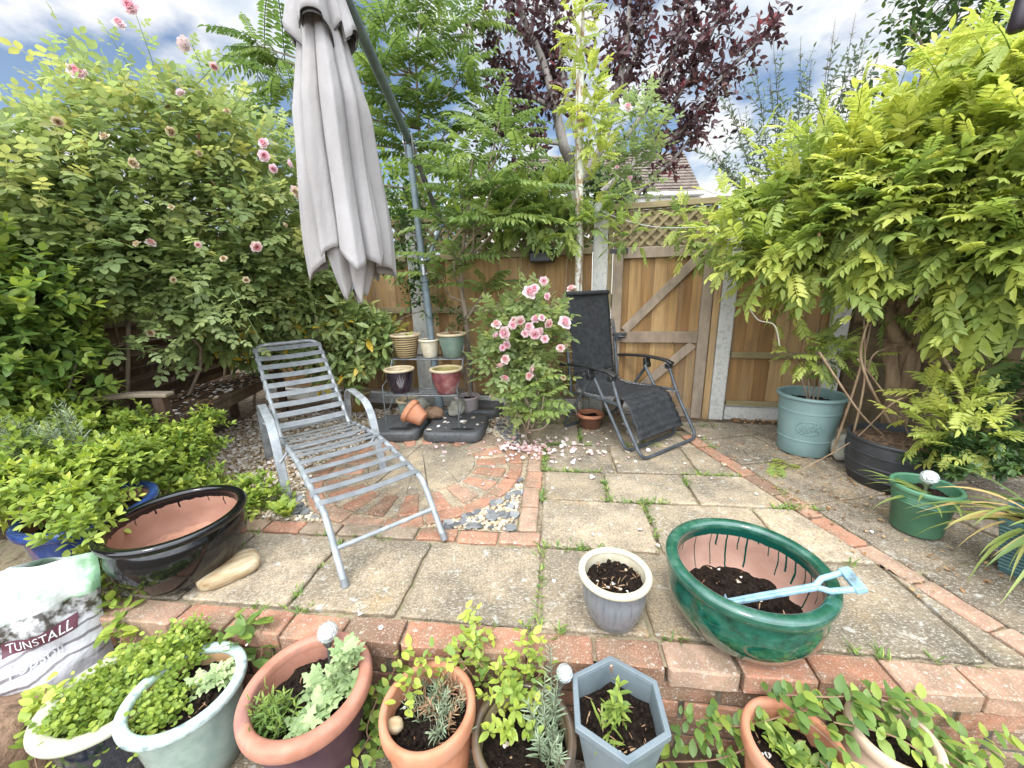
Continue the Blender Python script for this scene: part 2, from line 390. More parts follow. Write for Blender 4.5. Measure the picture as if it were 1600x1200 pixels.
def slabmat(name, base, dark):
    m, t, b = material(name)
    c = mramp(t, [(0.0, tuple(x * 0.68 for x in base)), (1.0, tuple(x * 1.28 for x in base))], mtint(t))
    c = mmix(t, 0.9, c, mramp(t, [(0.36, (0.20, 0.20, 0.215)), (0.50, (0.46, 0.46, 0.45)), (0.64, (0.76, 0.74, 0.69))], mnoise(t, 2.6, 8, 0.72)), 'OVERLAY')
    c = mmix(t, mramp(t, [(0.57, (0, 0, 0)), (0.68, (0.55, 0.55, 0.55))], mnoise(t, 2.9, 6, 0.62)), c, (0.40, 0.26, 0.115))
    c = mmix(t, mramp(t, [(0.50, (0, 0, 0)), (0.66, (0.65, 0.65, 0.65))], mnoise(t, 1.5, 7, 0.7)), c, (0.115, 0.105, 0.078))
    c = mmix(t, mramp(t, [(0.60, (0, 0, 0)), (0.64, (0.55, 0.55, 0.55))], mnoise(t, 7, 8, 0.75)), c, (0.43, 0.40, 0.33))
    c = mmix(t, mramp(t, [(0.50, (0, 0, 0)), (0.60, (0.75, 0.75, 0.75))], mnoise(t, 120, 6, 0.8, stretch=(1, 0.55, 1))), c, dark)
    c = mmix(t, mramp(t, [(0.52, (0, 0, 0)), (0.62, (0.75, 0.75, 0.75))], mnoise(t, 150, 5, 0.8, stretch=(0.55, 1, 1))), c, (0.50, 0.45, 0.37))
    c = mmix(t, mramp(t, [(0.62, (0, 0, 0)), (0.67, (0.6, 0.6, 0.6))], mnoise(t, 16, 4, 0.6)), c, (0.44, 0.43, 0.39))
    t.links.new(c, b.inputs['Base Color']); b.inputs['Roughness'].default_value = 0.92; b.inputs['Specular IOR Level'].default_value = 0.2
    mbump(t, b, mnoise(t, 75, 6, 0.75), 0.6, 0.004); return m
MAT = {}
MAT['brick'] = brickmat('weathered_brick')
MAT['slab'] = slabmat('concrete_slab', (0.285, 0.225, 0.155), (0.11, 0.085, 0.062))
MAT['flag'] = slabmat('old_flagstone', (0.19, 0.15, 0.108), (0.085, 0.07, 0.052))
MAT['bed'] = M('sandy_joint_bed', (0.12, 0.085, 0.05), (0.30, 0.24, 0.16), 22, 0.95, 0.6, c3=(0.16, 0.17, 0.06))
def soilmat():
    m, t, b = material('potting_soil')
    c = mramp(t, [(0.34, (0.006, 0.004, 0.003)), (0.60, (0.030, 0.019, 0.013)), (0.72, (0.075, 0.05, 0.034))], mnoise(t, 95, 5, 0.7))
    c = mmix(t, mramp(t, [(0.055, (0.9, 0.9, 0.9)), (0.085, (0, 0, 0))], mnoise(t, 48, voro=True)), c, (0.16, 0.11, 0.075))
    t.links.new(c, b.inputs['Base Color']); b.inputs['Roughness'].default_value = 0.95; b.inputs['Specular IOR Level'].default_value = 0.15
    mbump(t, b, mnoise(t, 110, 5, 0.7), 1.0, 0.012); return m
MAT['soil'] = soilmat()
MAT['earth'] = M('earth', (0.05, 0.036, 0.024), (0.13, 0.095, 0.06), 14, 0.95, 0.6, spec=0.15)
MAT['conc'] = M('concrete', (0.33, 0.32, 0.29), (0.47, 0.46, 0.43), 30, 0.9, 0.4, c3=(0.40, 0.38, 0.33), bs=160, spec=0.2)
MAT['boards'] = None
def woodmat(name, stops, scale=9, stretch=(1, 1, 0.06), rough=0.8, stain=None):
    m, t, b = material(name)
    f = mnoise(t, scale * 4, 5, 0.6, stretch=stretch)
    c = mramp(t, stops, mtint(t))
    c = mmix(t, 0.6, c, mramp(t, [(0.35, (0.32, 0.31, 0.30)), (0.66, (0.66, 0.64, 0.60))], f), 'OVERLAY')
    c = mmix(t, mramp(t, [(0.55, (0, 0, 0)), (0.72, (0.55, 0.55, 0.55))], mnoise(t, 3.3, 5, 0.6)), c, stain or (0.13, 0.085, 0.045))
    c = mmix(t, mramp(t, [(0.50, (0, 0, 0)), (0.70, (0.6, 0.6, 0.6))], mnoise(t, 5.5, 6, 0.7, stretch=(1, 1, 0.12))), c, (0.24, 0.19, 0.13))
    c = mmix(t, mramp(t, [(0.56, (0, 0, 0)), (0.70, (0.45, 0.45, 0.45))], mnoise(t, 1.8, 7, 0.7)), c, (0.13, 0.12, 0.055))
    kn = mramp(t, [(0.02, (0.85, 0.85, 0.85)), (0.045, (0, 0, 0))], mnoise(t, 7.5, voro=True, stretch=(1, 1, 0.55)))
    c = mmix(t, kn, c, (0.075, 0.04, 0.02))
    t.links.new(c, b.inputs['Base Color']); b.inputs['Roughness'].default_value = rough; b.inputs['Specular IOR Level'].default_value = 0.25
    mbump(t, b, f, 0.35, 0.004); return m
MAT['boards'] = woodmat('golden_fence_boards', [(0, (0.19, 0.105, 0.042)), (0.5, (0.29, 0.175, 0.075)), (1, (0.37, 0.245, 0.12))])
MAT['rail'] = woodmat('green_tinged_rails', [(0, (0.19, 0.155, 0.08)), (1, (0.27, 0.22, 0.125))], stretch=(0.1, 0.3, 1))
MAT['greywood'] = woodmat('silvered_wood', [(0, (0.20, 0.15, 0.11)), (1, (0.30, 0.245, 0.19))], stretch=(0.4, 0.4, 0.2), stain=(0.16, 0.12, 0.09))
MAT['darkwood'] = woodmat('dark_bench_wood', [(0, (0.055, 0.032, 0.022)), (1, (0.11, 0.065, 0.045))], stretch=(0.5, 0.1, 1), stain=(0.15, 0.12, 0.09))
MAT['oldboards'] = woodmat('old_brown_boards', [(0, (0.10, 0.075, 0.045)), (1, (0.17, 0.125, 0.08))], stretch=(0.1, 0.1, 1))

# ------------------------------------------------------------------ ground
def sheet(name, poly, z, mat, sub=0):
    mb = MB(); mb.add([(x, y, z) for x, y in poly], [tuple(range(len(poly)))]); return kind(mb.build(name, mat, smooth=0), 'structure')
sheet('ground', [(-400, -400), (400, -400), (400, 400), (-400, 400)], -0.36, MAT['earth'])
PA = R(-7.07); E1 = V((math.cos(PA), math.sin(PA), 0)); E2 = V((-math.sin(PA), math.cos(PA), 0)); PO = V((0, 1.014, 0))
def PF(u, v, z=0.0): p = PO + E1 * u + E2 * v; return V((p.x, p.y, z))
def UV(p): q = V((p[0], p[1], 0)) - PO; return q.dot(E1), q.dot(E2)
# lower paving in front of the wall
def clip(poly, a, b, c):
    # keep a*x + b*y <= c
    o = []
    for i, p in enumerate(poly):
        q = poly[(i + 1) % len(poly)]; dp = a * p[0] + b * p[1] - c; dq = a * q[0] + b * q[1] - c
        if dp <= 0: o.append(p)
        if dp * dq < 0:
            t = dp / (dp - dq); o.append((p[0] + (q[0] - p[0]) * t, p[1] + (q[1] - p[1]) * t))
    return o
def inset(poly, d):
    n = len(poly); c = (sum(p[0] for p in poly) / n, sum(p[1] for p in poly) / n); o = []
    for i in range(n):
        p0, p1, p2 = [V((*poly[(i + k) % n], 0)) for k in (-1, 0, 1)]
        e1 = (p1 - p0).normalized(); e2 = (p2 - p1).normalized(); n1 = V((-e1.y, e1.x, 0)); n2 = V((-e2.y, e2.x, 0)); k = n1 + n2
        if k.length < 1e-4: k = n1
        k = k / max(0.35, k.dot(n1)); 
        if k.length > 2.5: k = k.normalized() * 2.5
        q = p1 + k * d; o.append((q.x, q.y))
    return o
def ccw(poly):
    a = sum(poly[i][0] * poly[(i + 1) % len(poly)][1] - poly[(i + 1) % len(poly)][0] * poly[i][1] for i in range(len(poly)))
    return poly if a > 0 else poly[::-1]
def paver(mb, poly, z, gap=0.005, jit=0.003, step=0.045, depth=0.05, bev=0.006, tilt=0.0025, tint=None, rnd_=0.012):
    poly = [p for i, p in enumerate(poly) if (abs(p[0] - poly[i - 1][0]) + abs(p[1] - poly[i - 1][1])) > 0.004]
    if len(poly) < 3: return
    poly = inset(ccw(poly), gap)
    a = sum(poly[i][0] * poly[(i + 1) % len(poly)][1] - poly[(i + 1) % len(poly)][0] * poly[i][1] for i in range(len(poly)))
    if a < 0.002: return
    pts = fillet([(x, y, 0) for x, y in poly], rnd_, 2, True)
    ring = []
    for i, p in enumerate(pts):
        q = pts[(i + 1) % len(pts)]; k = max(1, int((q - p).length / step))
        for j in range(k): r = p + (q - p) * (j / k); ring.append((r.x + random.uniform(-jit, jit), r.y + random.uniform(-jit, jit)))
    cx_ = sum(p[0] for p in ring) / len(ring); cy_ = sum(p[1] for p in ring) / len(ring)
    tx, ty, tz = random.uniform(-tilt, tilt) * 3, random.uniform(-tilt, tilt) * 3, random.uniform(-tilt, tilt)
    zf = lambda x, y: z + tz + (x - cx_) * tx + (y - cy_) * ty
    inn = inset(ring, bev); n = len(ring)
    vs = [(x, y, z - depth) for x, y in ring] + [(x, y, zf(x, y) - bev * random.uniform(.6, 1.3)) for x, y in ring] + [(x, y, zf(x, y)) for x, y in inn]
    fs = [(i, (i + 1) % n, n + (i + 1) % n, n + i) for i in range(n)] + [(n + i, n + (i + 1) % n, 2 * n + (i + 1) % n, 2 * n + i) for i in range(n)]
    fs.append(tuple(range(2 * n, 3 * n)))
    mb.add(vs, fs, random.random() if tint is None else tint)
def uvrect(u0, u1, v0, v1): return [(lambda p: (p.x, p.y))(PF(u, v)) for u, v in ((u0, v0), (u1, v0), (u1, v1), (u0, v1))]

# strip of bricks running away on the right
SA, SB = V((1.375, 2.85, 0)), V((1.70, 0.80, 0)); sdir = (SB - SA).normalized(); sn = V((-sdir.y, sdir.x, 0))   # sn points right (+x)
sn = sn if sn.x > 0 else -sn
half = 0.052
cL = (sn.x, sn.y, (SA - sn * half).dot(sn)); cR = (-sn.x, -sn.y, -(SA + sn * half).dot(sn))
# patio bed
FS = 1.09; FENCE0 = V((1.57 * FS, 3.01 * FS, 0)); FX = V((1, -0.24, 0)).normalized(); FN = V((FX.y, -FX.x, 0))     # FN points towards the camera
def FP(s, z, off=0.0): p = FENCE0 + FX * (s * FS) + FN * off; return V((p.x, p.y, 1.2 + (z - 1.2) * FS))
sheet('soil_bed', [(-6, 1.75), (-2.25, 1.75), (-2.45, 3.2), (-0.2, 3.55), (0.35, 2.95), (2.0, 3.0), (6, 4), (6, 8), (-6, 8)], -0.006, MAT['earth'])
sheet('patio_bed', [tuple(PF(-5, 0.02).xy), tuple(PF(5, 0.02).xy), (6, 6), (-6, 6)], -0.018, MAT['bed'])
mb = MB(); random.seed(3)
rows = [(0.112, 0.557, [-2.4, -1.88, -1.41, -0.93, -0.48, 0.055, 0.455, 0.95, 1.5, 2.2]),
        (0.557, 0.975, [0.035, 0.60, 1.16, 1.8]),
        (0.975, 1.325, [0.035, 0.415, 0.90, 1.4, 1.9]),
        (1.325, 1.76, [0.035, 0.50, 1.02, 1.6]),
        (1.76, 2.22, [-0.1, 0.30, 0.78, 1.25, 1.8]),
        (2.22, 2.75, [-0.1, 0.5, 1.0, 1.7])]
for v0, v1, us in rows:
    for u0, u1 in zip(us[:-1], us[1:]):
        P = clip(uvrect(u0, u1, v0, v1), *cL)
        P = clip(P, -FN.x, -FN.y, -(FENCE0 + FN * 0.06).dot(FN)) if len(P) > 2 else P
        if len(P) > 2: paver(mb, P, 0.0, gap=0.009, jit=0.004, tilt=0.0035)
kind(mb.build('patio', MAT['slab'], smooth=18), 'structure')
# cracked piece lines: small slab offcuts by the strip are part of the patio mesh
mb = MB(); fr = lambda a, b: SA + sdir * a + sn * b
vv = -0.3; k = 0
while vv < 2.6:
    d = random.uniform(0.36, 0.52); bb = half + 0.004; k += 1
    while bb < 2.2:
        wd = random.uniform(0.42, 0.62)
        P = [(q.x, q.y) for q in (fr(vv, bb), fr(vv + d, bb), fr(vv + d, bb + wd), fr(vv, bb + wd))]
        P = clip(P, -FN.x, -FN.y, -(FENCE0 + FN * 0.12).dot(FN)); bb += wd
        if len(P) > 2: P = clip(P, -E2.x, -E2.y, -(PO + E2 * 0.115).dot(E2))
        if len(P) > 2: paver(mb, P, -0.004, gap=0.009, jit=0.005, tilt=0.004)
    vv += d
kind(mb.build('side_path', MAT['flag'], smooth=18), 'structure')
# brick edging: strip, course in front of the circle, column beside it
mb = MB()
def brickrow(a, dirv, nrm, n, ln=0.22, wd=0.1, z=0.0, var=0.006, depth=0.05):
    for i in range(n):
        p = a + dirv * (ln * i); j = random.uniform(-var, var)
        P = [(q.x, q.y) for q in (p + nrm * j, p + dirv * ln + nrm * (j + random.uniform(-.004, .004)), p + dirv * ln + nrm * (wd + j), p + nrm * (wd + j))]
        paver(mb, P, z + random.uniform(-.003, .003), gap=0.006, depth=depth, rnd_=0.01, tint=min(1, max(0, random.gauss(0.5, 0.28))))
brickrow(SA - sn * half, sdir, sn, 9, 0.226, 0.104, 0.002)
brickrow(PF(-1.62, 0.565), E1, E2, 8, 0.208, 0.1)
brickrow(PF(-0.082, 0.672), E2, -E1 * -1, 5, 0.215, 0.106)
kind(mb.build('brick_edging', MAT['brick'], smooth=18), 'structure')
# circle
CC = V((-0.65, 2.45, 0)); mb = MB(); dm = MB()
def wedge(r0, r1, a0, a1, z, tint=None, gap=0.006):
    P = [(CC.x + r0 * math.cos(a), CC.y + r0 * math.sin(a)) for a in lerps(a0, a1, 3)] + [(CC.x + r1 * math.cos(a), CC.y + r1 * math.sin(a)) for a in lerps(a1, a0, 3)]
    paver(mb, P, z, gap=gap, rnd_=0.008, tint=tint, tilt=0.004)
n1 = 20
for i in range(n1):
    a = 2 * math.pi * (i + 0.3) / n1; da = 0.052 / 0.5; wedge(0.385, 0.60, a - da, a + da, random.uniform(-.003, .003), min(1, max(0, random.gauss(0.4, 0.25))), 0.004)
n2 = 19
for i in range(n2):
    a = 2 * math.pi * i / n2; wedge(0.612, 0.716, a, a + 2 * math.pi / n2, random.uniform(-.004, .003), min(1, max(0, random.gauss(0.45, 0.28))), 0.007)
kind(mb.build('brick_circle', MAT['brick'], smooth=18), 'structure')
paver(dm, [(CC.x + 0.372 * math.cos(2 * math.pi * k / 36), CC.y + 0.372 * math.sin(2 * math.pi * k / 36)) for k in range(36)], 0.001, gap=0.0, rnd_=0.001, tint=0.6)
dm.add([(CC.x + 0.60 * math.cos(2 * math.pi * k / 48), CC.y + 0.60 * math.sin(2 * math.pi * k / 48), -0.011) for k in range(48)], [tuple(range(48))], 0.8)
kind(dm.build('circle_disc', MAT['slab'], smooth=18), 'structure')

# brick retaining wall along the front
wl = thing('brick_retaining_wall', 'low weathered red brick retaining wall with a coping along the front of the patio', 'wall', PF(0, 0, -0.36))
mb = MB(); random.seed(5)
ZL = -0.36
us = -2.9
while us < 2.9:
    ln = 0.225; j = random.uniform(-.008, .008); dd = random.uniform(-.003, .003)
    P = uvrect(us, us + ln, -0.006 + j, 0.109 + j * .4)
    paver(mb, P, 0.0 + dd, gap=0.006, depth=0.066, rnd_=0.008, jit=0.0025, tint=min(1, max(0, random.gauss(0.45, 0.28)))); us += ln
mb.build('coping', MAT['brick'], wl, smooth=18)
mb = MB()
for c in range(4):
    z1 = -0.078 - c * 0.075; us = -2.95 + (0.11 if c % 2 else 0)
    while us < 2.9:
        j = random.uniform(-.004, .004)
        vsx = uvrect(us + .005, us + .215, 0.012 + j, 0.10)
        paver(mb, vsx, z1, gap=0.002, depth=0.065, rnd_=0.006, jit=0.002, tint=min(1, max(0, random.gauss(0.25, 0.22))), bev=0.004); us += 0.225
mb.build('brick_courses', MAT['brick'], wl, smooth=18)
mb = MB(); p = PF(0, 0.062, -0.215); mb.box(p, (5.8, 0.084, 0.28), PA); mb.build('mortar', M('dark_mortar', (0.06, 0.05, 0.035), (0.16, 0.14, 0.10), 18, 0.95, 0.5), wl, smooth=0)
# lower paving stones (front)
mb = MB(); random.seed(9)
for i in range(-5, 6):
    for jn in range(3):
        o = 0.2 * (jn % 2); P = uvrect(i * 0.5 + o, i * 0.5 + 0.5 + o, -0.06 - 0.42 * (jn + 1), -0.06 - 0.42 * jn)
        paver(mb, P, -0.335, gap=0.010, jit=0.005, tilt=0.005)
kind(mb.build('lower_paving', MAT['flag'], smooth=18), 'structure')

# ------------------------------------------------------------------ fences, posts, gate
def boards(mb, s0, s1, z0, z1, off, wd=0.098, horiz=False, seed=1):
    rs = random.Random(seed); s = s0
    while s < s1 - 0.01:
        e = min(s + wd, s1); t = rs.random(); th = 0.016; j = rs.uniform(-.004, .004)
        # feather-edged: thick edge overlaps its neighbour
        vs = [FP(s, z0 + j, off), FP(e + .012, z0 + j, off - .002), FP(e + .012, z0 + j, off - .008), FP(s, z0 + j, off - .010)]
        vs = [FP(s - .008, z0 + j, off + .012), FP(e, z0 + j, off + .002), FP(e, z0 + j, off - .004), FP(s - .008, z0 + j, off - .004)]
        vs += [V((p.x, p.y, 1.2 + (z1 + j - 1.2) * FS)) for p in vs]
        mb.add(vs, [(0, 1, 5, 4), (1, 2, 6, 5), (2, 3, 7, 6), (3, 0, 4, 7), (3, 2, 1, 0), (4, 5, 6, 7)], t); s = e
def railbox(mb, s0, s1, z0, z1, off0, off1, tint=None):
    t = random.random() if tint is None else tint
    vs = [FP(s0, z0, off0), FP(s1, z0, off0), FP(s1, z0, off1), FP(s0, z0, off1)]; vs += [V((p.x, p.y, 1.2 + (z1 - 1.2) * FS)) for p in vs]
    mb.add(vs, [(0, 1, 5, 4), (1, 2, 6, 5), (2, 3, 7, 6), (3, 0, 4, 7), (3, 2, 1, 0), (4, 5, 6, 7)], t)
def trellis(mb, s0, s1, z0, z1, off, pitch=0.085, wd=0.024):
    for sg in (1, -1):
        c = -(z1 - z0)
        while c < (s1 - s0) + (z1 - z0):
            # line s = s0 + c + sg*(z-z0)
            pa, pb = [], []
            za, zb = z0, z1; sa = s0 + c if sg > 0 else s0 + c + (z1 - z0); sb = sa + sg * (z1 - z0)
            # clip to s range
            pts = []
            for t in (0, 1):
                pts.append((sa + (sb - sa) * t, za + (zb - za) * t))
            (xa, ya), (xb, yb) = pts
            def cl(x, y, x2, y2):
                if x < s0: y += (y2 - y) * (s0 - x) / (x2 - x + 1e-9); x = s0
                if x > s1: y += (y2 - y) * (s1 - x) / (x2 - x + 1e-9); x = s1
                return x, y
            A = cl(xa, ya, xb, yb); B = cl(xb, yb, xa, ya)
            if abs(A[0] - B[0]) > 0.03 and s0 - .001 <= A[0] <= s1 + .001 and s0 - .001 <= B[0] <= s1 + .001:
                mb.beam(FP(A[0], A[1], off + (0.005 if sg > 0 else -0.005)), FP(B[0], B[1], off + (0.005 if sg > 0 else -0.005)), 0.008, wd, upv=FN.cross(V((B[0] - A[0], 0, 1))), tint=random.random())
            c += pitch
def panel(name, label, s0, s1, rails, ztop, tre, group, gravel=0.20, seed=2):
    t = thing(name, label, 'fence', FP((s0 + s1) / 2, 0.1), group); random.seed(seed)
    mb = MB(); boards(mb, s0, s1, gravel + .03, tre[0] if tre else ztop - .03, 0.0, seed=seed); mb.build('boards', MAT['boards'], t, smooth=0)
    for a, b in rails: mb = MB(); railbox(mb, s0, s1, a, b, 0.014, 0.052); mb.build('rail', MAT['rail'], t, smooth=0, bevel=0.004)
    mb = MB(); railbox(mb, s0, s1, ztop - .035, ztop, -0.03, 0.045); mb.build('cap', MAT['rail'], t, smooth=0, bevel=0.004)
    if tre: mb = MB(); trellis(mb, s0, s1, tre[0], tre[1], 0.01); mb.build('trellis', MAT['rail'], t, smooth=0)
    mb = MB(); railbox(mb, s0, s1, 0.0, gravel, -0.02, 0.03); mb.build('gravel_board', MAT['conc'], t, smooth=0, bevel=0.006)
GF = 'fence panels along the back of the garden'
panel('garden_fence', 'golden feather-edge fence with trellis top, between the parasol mast and the gate', -2.37, -0.925, [(1.42, 1.468), (0.97, 1.025), (0.42, 0.47)], 1.765, (1.47, 1.73), GF, seed=2)
panel('garden_fence', 'narrow golden fence above a concrete gravel board, between the gate and the teal planter', 0.155, 0.79, [(1.40, 1.45), (0.60, 0.645), (0.215, 0.255)], 1.765, (1.46, 1.73), GF, seed=4)
panel('garden_fence', 'fence mostly hidden behind the spotted laurel and the folded parasol', -4.35, -2.54, [(1.42, 1.468), (0.97, 1.025)], 1.765, (1.47, 1.73), GF, seed=6)
def post(s, w_, h, label):
    mb = MB(); c = FP(s, h / 2 - 0.1, -0.005); mb.box(c, (w_ * FS, 0.11, (h + 0.2) * FS), math.atan2(FX.y, FX.x)); o = mb.build('concrete_post', MAT['conc'], smooth=0, bevel=0.012)
    tag(o, label, 'post', 'concrete fence posts')
post(-0.862, 0.112, 1.79, 'grey concrete post on the left of the gate, beside the rusty pole')
post(0.092, 0.108, 1.78, 'grey concrete post on the right of the gate, beside the narrow fence panel')
post(-2.45, 0.15, 1.77, 'grey concrete post behind the parasol mast')
post(0.845, 0.11, 1.72, 'grey concrete post behind the tall teal planter')
# gate
gt = thing('garden_gate', 'wooden garden gate with grey diagonal braces and a trellis top', 'gate', FP(-0.4, 0))
random.seed(12)
mb = MB(); boards(mb, -0.72, -0.06, 0.03, 1.44, 0.0, 0.094, seed=21); mb.build('boards', MAT['boards'], gt, smooth=0)
def gpart(nm, f, mat='greywood', bevel=0.005):
    mb = MB(); f(mb); return mb.build(nm, MAT[mat], gt, smooth=0, bevel=bevel)
gpart('gate_stile', lambda m: railbox(m, -0.762, -0.685, 0.03, 1.452, 0.004, 0.040))
gpart('gate_stile', lambda m: railbox(m, -0.098, -0.018, 0.02, 1.50, 0.004, 0.040))
gpart('gate_rail', lambda m: railbox(m, -0.684, -0.099, 1.372, 1.453, 0.015, 0.042))
gpart('gate_rail', lambda m: railbox(m, -0.684, -0.099, 0.715, 0.805, 0.015, 0.042))
gpart('gate_rail', lambda m: railbox(m, -0.684, -0.099, 0.10, 0.18, 0.015, 0.042))
gpart('gate_brace', lambda m: m.beam(FP(-0.655, 0.812, 0.026), FP(-0.135, 1.366, 0.026), 0.022, 0.075, upv=FN.cross(V((FX * 0.52 + V((0, 0, .55)))))))
gpart('gate_brace', lambda m: m.beam(FP(-0.650, 0.19, 0.026), FP(-0.125, 0.705, 0.026), 0.022, 0.075, upv=FN.cross(V((FX * 0.52 + V((0, 0, .5)))))))
gpart('trellis', lambda m: trellis(m, -0.74, -0.06, 1.46, 1.725, 0.008), 'rail', 0)
gpart('trellis_backing', lambda m: railbox(m, -0.76, -0.03, 1.455, 1.724, -0.022, -0.014), 'rail', 0)
gpart('top_bar', lambda m: railbox(m, -0.80, 0.03, 1.727, 1.772, -0.02, 0.04), 'rail')
gpart('frame_post', lambda m: railbox(m, -0.804, -0.768, 0.0, 1.724, -0.02, 0.045), 'rail')
gpart('frame_post', lambda m: railbox(m, -0.013, 0.034, 0.0, 1.724, -0.02, 0.05), 'boards')
MAT['blackmetal'] = M('black_metal', (0.012, 0.012, 0.013), (0.028, 0.028, 0.03), 40, 0.45, 0.1)
def latch(m):
    m.box(FP(-0.69, 0.79, 0.055), (0.12, 0.03, 0.02), math.atan2(FX.y, FX.x)); m.tube([FP(-0.70, 0.77, 0.05), FP(-0.70, 0.77, 0.09)], 0.032, 14); m.tube([FP(-0.70, 0.77, 0.09), FP(-0.65, 0.77, 0.10)], 0.012, 8)
gpart('latch', latch, 'blackmetal', 0.003)
gpart('hinge', lambda m: (m.box(FP(-0.73, 1.43, 0.045), (0.13, 0.008, 0.035), math.atan2(FX.y, FX.x)), m.tube([FP(-0.665, 1.41, 0.05), FP(-0.665, 1.45, 0.05)], 0.012, 8)), 'blackmetal', 0.002)
# right-hand side fence of horizontal boards
def wallfence(name, label, A, B, z0, z1, mat, bh=0.135, ph=1.8):
    A, B = V(A), V(B); d = (B - A).normalized(); n = V((d.y, -d.x, 0)); t = thing(name, label, 'fence', A); mb = MB(); z = z0; i = 0
    while z < z1:
        mb.beam(A + V((0, 0, z + bh / 2)) + n * (0.019 * (i % 2)), B + V((0, 0, z + bh / 2)) + n * (0.019 * (i % 2)), 0.018, bh + .012, tint=random.random()); z += bh; i += 1
    mb.build('boards', mat, t, smooth=0, bevel=0.003)
    ln = (B - A).length; k = int(ln / ph) + 1
    for i in range(k + 1):
        mb = MB(); p = A + d * (ln * i / k) - n * 0.06; mb.box((p.x, p.y, z1 / 2), (0.09, 0.09, z1 + .1), math.atan2(d.y, d.x)); mb.build('post', MAT['oldboards'], t, smooth=0, bevel=0.006)
wallfence('board_fence', 'old brown fence of horizontal boards behind the wisteria on the right', FP(0.93, 0, 0.05), (3.75, 0.6, 0), 0.02, 1.8, MAT['oldboards'])
wallfence('board_fence', 'dark board fence deep behind the climbing rose and bench on the left', (-3.1, 0.4, 0), (-3.1, 4.15, 0), 0.02, 1.75, MAT['oldboards'])
# trough on the fence
tr = thing('fence_trough', 'small black plastic trough hung on the fence rail under the green climber', 'trough', FP(-1.31, 1.40, 0.10))
mb = MB(); ang = math.atan2(FX.y, FX.x); mb.box(FP(-1.31, 1.405, 0.12), (0.215, 0.13, 0.085), ang); mb.build('body', MAT['blackmetal'], tr, smooth=0, bevel=0.012)
mb = MB(); mb.box(FP(-1.31, 1.455, 0.12), (0.235, 0.15, 0.016), ang); mb.build('lip', MAT['blackmetal'], tr, smooth=0, bevel=0.005)
# rusty pole
def polemat():
    m, t, b = material('flaking_white_paint')
    f = mnoise(t, 26, 6, 0.7, stretch=(1, 1, 0.5)); f2 = mnoise(t, 2.2, 2, 0.5, stretch=(0.1, 0.1, 1))
    c = mmix(t, mramp(t, [(0.50, (0, 0, 0)), (0.58, (1, 1, 1))], f), (0.62, 0.61, 0.56), (0.33, 0.20, 0.10))
    t.links.new(c, b.inputs['Base Color']); b.inputs['Roughness'].default_value = 0.75; mbump(t, b, f, 0.4, 0.003); return m
mb = MB(); mb.tube([(0.625, 3.42, -0.05), (0.595, 3.40, 1.2), (0.565, 3.38, 3.9)], 0.031, 16, tint=0.5)
tag(mb.build('metal_pole', polemat(), smooth=60), 'tall flaking white metal pole with rust beside the gate, climbed by a vine', 'pole')
# wire over the gate
mb = MB(); pa, pb = FP(-1.0, 1.80, 0.06), W(1125, 352, 2.7); mb.tube([pa + (pb - pa) * t + V((0, 0, -0.09 * math.sin(math.pi * t))) for t in [i / 14 for i in range(15)]], 0.003, 6)
tag(mb.build('washing_line', M('pale_wire', (0.3, 0.3, 0.28), (0.42, 0.42, 0.4), 10, 0.6, 0), smooth=60), 'thin pale line sagging across the top of the gate', 'wire')

# ------------------------------------------------------------------ house beyond the gate
def tilemat():
    m, t, b = material('roof_tiles')
    tcx = t.nodes.new('ShaderNodeTexCoord'); br = t.nodes.new('ShaderNodeTexBrick'); br.inputs['Scale'].default_value = 1.0
    br.inputs['Color1'].default_value = (0.13, 0.10, 0.08, 1); br.inputs['Color2'].default_value = (0.19, 0.15, 0.12, 1); br.inputs['Mortar'].default_value = (0.06, 0.045, 0.035, 1)
    br.inputs['Mortar Size'].default_value = 0.012; br.inputs['Brick Width'].default_value = 0.27; br.inputs['Row Height'].default_value = 0.17
    t.links.new(tcx.outputs['UV'], br.inputs[0]); t.links.new(br.outputs[0], b.inputs['Base Color']); b.inputs['Roughness'].default_value = 0.9
    mbump(t, b, br.outputs['Fac'], -0.6, 0.02); return m
hs = thing('house', 'distant house with a brown tiled hipped roof seen above the gate', 'house', (3.6, 16, 0))
# walls
mb = MB(); mb.box((2.6, 16.2, 1.82), (7.0, 5.6, 3.70)); mb.build('wall', M('pale_render', (0.5, 0.45, 0.38), (0.6, 0.56, 0.5), 4, 0.9, 0.1), hs, smooth=0)
ze, zr = 3.78, 5.05; A = [(-1.2, 13.1, ze), (6.35, 13.1, ze), (6.35, 19.3, ze), (-1.2, 19.3, ze)]; Rg = [(1.2, 16.2, 5.7), (4.0, 16.2, 5.7)]
RY = 15.2
pe = W(1096, 299, 13.1); pr = W(1068, 238, 15.2); Rg = [(0.5, RY, pr.z), (pr.x, RY, pr.z)]
ze = pe.z; A = [(-1.2, 13.1, ze), (pe.x, 13.1, ze), (pe.x, 18.5, ze), (-1.2, 18.5, ze)]
mb = MB(); n_r = 14
def rowquad(a, b, c, d):
    # tile courses as stepped rows between eave a-b and ridge d-c
    a, b, c, d = map(V, (a, b, c, d)); nn = (b - a).cross(d - a).normalized()
    if nn.z < 0: nn = -nn
    for i in range(n_r):
        t0, t1 = i / n_r, (i + 1) / n_r; p0 = a.lerp(d, t0); p1 = b.lerp(c, t0); p2 = b.lerp(c, t1); p3 = a.lerp(d, t1)
        mb.add([p0 + nn * .03, p1 + nn * .03, p2 + nn * 0.0, p3 + nn * 0.0, p0 - nn * .02, p1 - nn * .02], [(0, 1, 2, 3), (0, 4, 5, 1)], (i % 3) / 3)
